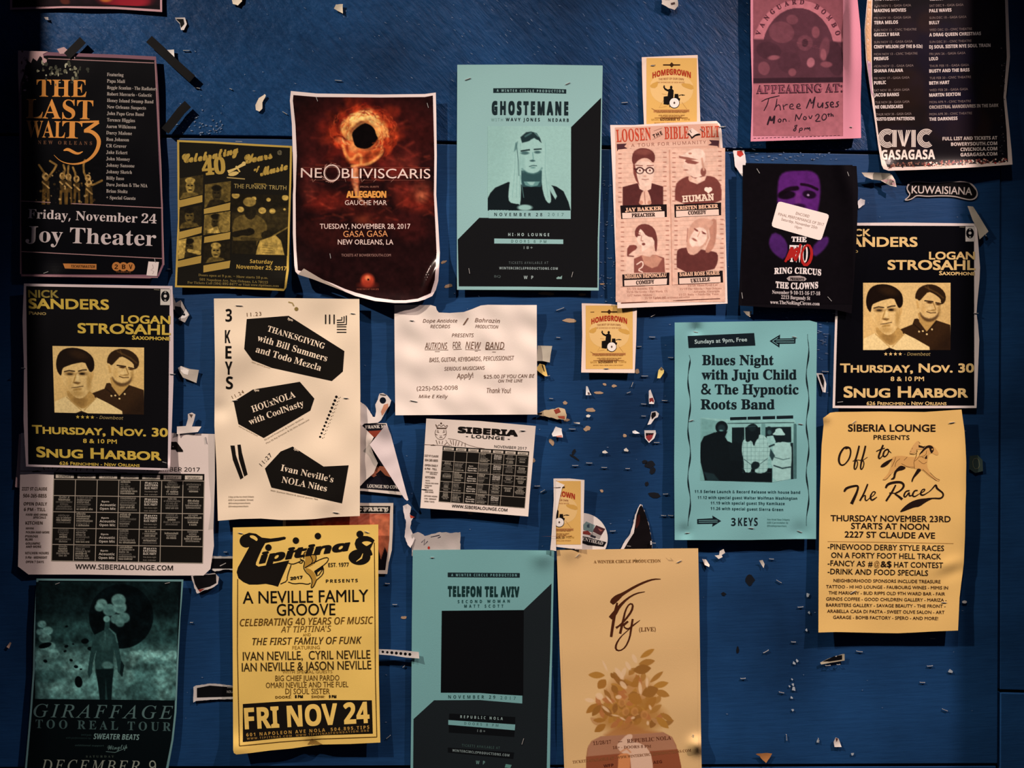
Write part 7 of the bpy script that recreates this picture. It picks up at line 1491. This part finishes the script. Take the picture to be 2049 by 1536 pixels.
p = scrap('torn_scrap', 'torn black strip with a pale rim under the yellow race flyer', 'paper scrap', [(1641, 1325), (1660, 1316), (1686, 1308), (1690, 1308), (1690, 1321), (1665, 1325), (1643, 1329)], 'b8ac90', h=3, amp=1, marks=[([(1646, 1323), (1670, 1312), (1685, 1310), (1685, 1319), (1660, 1323)], '0c0c10'), ([(1668, 1314), (1675, 1311), (1672, 1317)], 'd0c8bc')]); p.staple(1657, 1331, -4, 9); p.staple(1678, 1329, -4, 6); p.done()
p = scrap('torn_scrap', 'white twisted scrap just below the teal wavy line poster', 'paper scrap', [(1430, 1111), (1439, 1110), (1440, 1102), (1448, 1098), (1451, 1106), (1444, 1110), (1446, 1114), (1438, 1118)], 'e8dccc', h=3, amp=2); p.done()
p = scrap('torn_scrap', 'white scrap right beside the upper corner of the pale orange poster', 'paper scrap', [(1405, 1118), (1413, 1119), (1420, 1130), (1419, 1134), (1410, 1130)], 'e8dccc', h=3, amp=2); p.done()
p = scrap('torn_scrap', 'white hooked scrap between the teal wavy line poster and the yellow race flyer', 'paper scrap', [(1519, 1121), (1526, 1120), (1530, 1128), (1528, 1136), (1524, 1130)], 'e8dccc', h=3, amp=2); p.done()
p = scrap('torn_scrap', 'white house shaped scrap near the bottom edge, right of the middle', 'paper scrap', [(1668, 1484), (1672, 1475), (1678, 1477), (1684, 1494), (1670, 1494)], 'ece0d2', h=3, amp=1.5, marks=[([(1672, 1476), (1677, 1477), (1674, 1484)], '6a3a30')]); p.done()
p = scrap('torn_scrap', 'rust coloured torn leaf of paper near the bottom edge', 'paper scrap', [(1512, 1508), (1530, 1506), (1545, 1507), (1540, 1516), (1533, 1526), (1526, 1520), (1520, 1512)], 'b87c48', h=3, amp=1.5, rough=.6); p.done()
p = scrap('torn_scrap', 'small white oval scrap right of the yellow race flyer', 'paper scrap', ring(1930, 1204, 5, 3, 12), 'd8d4cc', h=2); p.done()
p = scrap('torn_scrap', 'small triangular white scrap above the teal wavy line poster', 'paper scrap', [(1487, 622), (1498, 623), (1505, 622), (1501, 634), (1494, 630)], 'ecd8c0', h=3, amp=1.5); p.done()
p = scrap('torn_scrap', 'tiny gold speckled scrap at the far left below the calendar', 'paper scrap', [(13, 1294), (20, 1284), (23, 1286), (18, 1297)], 'caa890', h=2); p.done()
p = scrap('torn_scrap', 'white torn scrap near the top left, under the pink bordered poster', 'paper scrap', [(88, 34), (96, 34), (97, 40), (91, 39)], 'b8aca6', h=2); p.done()
# cluster of torn scraps under the lower drummer flyer
C7 = (1130, 600, 4.268)
for lab, q, col, mk in (('white and black cone scrap left under the lower drummer flyer', [(182, 735), (196, 738), (215, 790), (228, 810), (180, 812)], 'd8d4cc', [([(195, 785), (212, 790), (220, 808), (198, 808)], '5a4a48')]),
                        ('yellow scrap with a brown tip right of the lower drummer flyer', [(800, 600), (825, 572), (848, 600), (846, 622), (815, 668), (790, 668)], 'd8c070', [([(812, 590), (825, 574), (842, 598), (820, 600)], '7a6248')]),
                        ('white scrap with a dark red foot, uppermost of the red ones', [(718, 775), (732, 764), (745, 800), (766, 860), (762, 888), (720, 886), (718, 840)], 'dcd4cc', [([(722, 840), (752, 832), (762, 862), (756, 880), (724, 878)], '7a2a2c')]),
                        ('white rimmed black scrap shaped like a comma', [(740, 955), (780, 948), (805, 970), (795, 1000), (770, 1010), (735, 1060), (706, 1066), (730, 1010)], 'd8d0c8', [([(745, 962), (775, 956), (780, 985), (745, 1020), (738, 990)], '141012')]),
                        ('white shield shaped scrap with dark red inside', [(680, 1112), (775, 1112), (780, 1140), (765, 1180), (720, 1220), (685, 1180)], 'dcd4cc', [([(692, 1135), (762, 1136), (745, 1180), (720, 1208), (694, 1176)], '8a3234'), ([(692, 1135), (762, 1136), (756, 1150), (692, 1160)], '1a1012')]),
                        ('white teardrop scrap left of the red shield shaped one', [(578, 1120), (600, 1112), (642, 1138), (600, 1142), (580, 1136)], 'f0ece6', [])):
    p = scrap('torn_scrap', lab, 'paper scrap', q, col, h=3, amp=1.5, marks=mk, fr=C7); p.done()
for q in ([(322, 1292), (345, 1282), (370, 1304), (345, 1310), (322, 1306)], [(505, 1275), (525, 1262), (546, 1285), (540, 1294), (508, 1290)], [(183, 985), (200, 976), (222, 985), (210, 1002), (186, 1000)], [(75, 1042), (130, 1046), (128, 1058), (80, 1052)]):
    p = scrap('paper_chip', 'tiny pale chip of torn paper between the small calendar and the teal wavy line poster', 'paper scrap', q, 'd0c8b8', h=2, fr=C7, group='tiny pale chips in the middle'); p.done()
for x, y, r in ((1595, 1322, 3), (1589, 1326, 3), (1585, 1359, 2), (1587, 1369, 2.5), (1588, 1378, 4), (1580, 1373, 2), (1584, 1395, 2.5), (1586, 1420, 2.5), (1617, 1190, 3.5), (1619, 1225, 2.5), (1614, 1260, 2.5), (1637, 1482, 3), (1706, 1508, 3), (1902, 1342, 4)):
    p = scrap('paper_chip', 'tiny pale chip of torn paper on the bare blue boards at the lower right', 'paper scrap', [(x + (q - x) * (.6 + .7 * ((i * 7 + x) % 5) / 5), y + (w - y) * (.6 + .7 * ((i * 7 + x) % 5) / 5)) for i, (q, w) in enumerate(ring(x, y, r, r * 1.3, 7, x))], 'a8b0b4', h=1.8, amp=.3, rough=0, lift=0, group='tiny pale chips at the lower right'); p.done()

# bare wood patches and dark scuffs belong to the painted boards
BW = plain('bare_wood', 'a88a6c', .8, 0, .2); DK = plain('dark_scuff', '0a1018', .7, 0, .2); GL = plain('pale_chip_and_glint', '6c7c94', .4, 0, .5)  # the last colour serves pale chips and painted glints
lower = bpy.data.objects['board.001']; upper = bpy.data.objects['board']
def patch(name, pts, mat, par=None):
    px_box_ = [(x, y) for x, y in pts]; n = len(pts)
    V = [((x - 1024.5) * .001, -.0004, EYE + (768 - y) * .001) for x, y in pts] + [((x - 1024.5) * .001, .0008, EYE + (768 - y) * .001) for x, y in pts]
    me = bpy.data.meshes.new(name); me.from_pydata(V, [], [tuple(range(n - 1, -1, -1))] + [(i, (i + 1) % n, n + (i + 1) % n, n + i) for i in range(n)])
    me.materials.append(mat); return obj(name, me, par or lower)
def blob(x, y, a, b, rot=0, n=11, j=.3):
    r_ = random.Random(int(x * 7 + y)); return [(x + (px - x) * r_.uniform(1 - j, 1 + j * .4), y + (py - y) * r_.uniform(1 - j, 1 + j * .4)) for px, py in ring(x, y, a, b, n, rot)]
for x, y, a, b, r in ((1141, 641, 16, 4, 3), (1275, 743, 5, 5, 0), (1229, 772, 6, 3, 0), (1198, 785.5, 10, 3, 0), (1210, 769, 4, 3, 30), (1182, 820, 10, 5, 5), (1175, 857, 8, 5, -20), (1131, 806, 5, 4, 0), (1133, 840, 7, 3, 0), (1104, 884, 5, 8, -30), (1250, 871, 4, 4, 0), (1204, 982, 4, 3, 30), (1068, 921, 3, 5, 0), (941, 1027, 6, 3, 0), (888, 524, 7, 3, -20), (897, 572, 9, 4, -8), (1094, 587, 16, 4, 2), (1165, 589, 9, 3, 0), (1205, 568, 6, 2, 0), (808, 1235, 7, 3, 0)):
    patch('bare_patch', blob(x, y, a, b, r), BW)
for x, y, a, b, r in ((1300, 929, 12, 7, -20), (1306, 941, 6, 8, 20), (1294, 968, 4, 5, 0), (1310, 990, 14, 6, 10), (1290, 924, 6, 4, 0), (1148, 904, 4, 7, 30), (1150, 915, 12, 2, 35), (1500, 1160, 10, 12, 0), (1448, 1188, 5, 4, 0), (1476, 1300, 3, 8, 0)):
    patch('dark_scuff', blob(x, y, a, b, r), DK)
RG = random.Random(77)
def chips(name, spots, mat, par):
    """tiny chips and painted glints too small to pick apart: one joined part"""
    V = []; F = []
    for x, y, a, b, r in spots:
        P_ = ring(x, y, a, b, 6, r); n = len(V)
        V += [((px - 1024.5) * .001, -.0009, EYE + (768 - py) * .001) for px, py in P_]; F.append(tuple(range(n + 5, n - 1, -1)))
    me = bpy.data.meshes.new(name); me.from_pydata(V, [], F); me.materials.append(mat); o = obj(name, me, par); o['kind'] = 'stuff'; return o
SP = [(RG.uniform(352, 450), 270 - abs(RG.gauss(0, 26)), RG.uniform(.5, 3), RG.uniform(.5, 1.4), RG.uniform(-40, 10)) for _ in range(60)]
SP += [(RG.uniform(380, 1500), RG.uniform(0, 262), RG.uniform(.6, 3.2), RG.uniform(.3, .8), RG.uniform(10, 60)) for _ in range(90)]
SP += [(RG.uniform(900, 1500), RG.uniform(0, 240), RG.uniform(1.2, 4.5), RG.uniform(.25, .5), RG.uniform(30, 65)) for _ in range(110)]  # slanting pale streaks are painted glints on the upper board
SP += [(RG.uniform(1455, 1700), RG.uniform(285, 322), RG.uniform(.8, 5), RG.uniform(.4, 1.1), RG.uniform(-10, 20)) for _ in range(60)]
chips('chip_glint_speck', SP, GL, upper)
SP = [(RG.uniform(360, 1950), RG.uniform(300, 1500), RG.uniform(.5, 2.4), RG.uniform(.3, .9), RG.uniform(-30, 30)) for _ in range(230)]
SP += [(RG.uniform(1200, 1235), RG.uniform(330, 620), RG.uniform(.8, 3), RG.uniform(.4, 1), RG.uniform(-30, 60)) for _ in range(60)]
SP += [(RG.uniform(1560, 1655), RG.uniform(622, 720), RG.uniform(.8, 5), RG.uniform(.3, .8), RG.uniform(-6, 8)) for _ in range(80)]
chips('chip_glint_speck', SP, GL, lower)
# loose staples left in the boards
def loose(x, y, rot, L=10, lab=None, grp=None):
    p_ = world_pt(np.array([x]), np.array([y]), np.array([1.6]))[0]
    o = obj('loose_staple', staple_mesh()); o.location = p_; o.rotation_euler = (0, math.radians(rot), 0); o.scale = (L / 10, 1, 1)
    tag(o, lab, 'staple', grp)
GR = {'m': ('loose silver staple left in the blue boards between the drummer flyer and the round sticker', 'loose staples in the middle of the boards'),
      'b': ('loose silver staple left in the bare blue boards at the lower right', 'loose staples at the lower right'), 't': ('loose silver staple left in the boards above the seam', 'loose staples above the seam'),
      'l': ('loose silver staple left in the boards on the left half', 'loose staples on the left half')}
for k, L_ in (('m', [(1290, 752, 0, 12), (1265, 769, -70, 9), (1307, 631, -30, 10), (1305, 674, 2, 11), (1279, 693, 0, 8), (1342, 715, 2, 9), (1330, 801, 3, 10), (1314, 885, 0, 10), (1179, 926, 2, 11), (1151, 931, 0, 11), (1209, 935, 2, 10), (1256, 937, 0, 8), (1258, 785, -20, 7), (1288, 808, 3, 9), (1288, 832, 2, 8), (1075, 972, 0, 10), (1086, 982, -30, 9), (1226, 1062, -3, 10), (1328, 1031, 3, 9), (1332, 988, -3, 9), (1145, 858, 2, 12), (1121, 618, -20, 15), (1103, 797, 5, 7), (1117, 675, 5, 7)]),
              ('b', [(1502 + 57, 1163, 30, 10), (1602, 1214, -5, 10), (1533, 1303, -30, 11), (1720, 1303, 8, 11), (1564, 1385, 12, 9), (1574, 1475, 85, 11), (1891, 1420, 22, 10), (1861, 1332, -4, 10), (1866, 1277, 0, 9), (1544, 1118, 5, 8), (1487, 1357, -4, 9), (1846, 1365, 3, 9), (1588, 1284, 2, 8), (1638, 1481, 85, 8), (1651, 743, 4, 12), (1342, 1031, 4, 9)]),
              ('t', [(395, 176, 10, 10), (373, 101, 0, 12), (462, 178, 20, 5), (570, 226, 30, 10), (677, 161, 5, 12), (1250, 205, -5, 11), (1447, 253, 0, 10)]),
              ('l', [(338, 538, 5, 5), (336, 1009, 3, 6), (790, 1209, 0, 8), (777, 1474, -40, 9), (383, 1245, 0, 5), (451, 1104, 0, 6), (775, 1167, 3, 8), (808, 1333, -40, 5)])):
    for x, y, r, L in L_: loose(x, y, r, L, *GR[k])
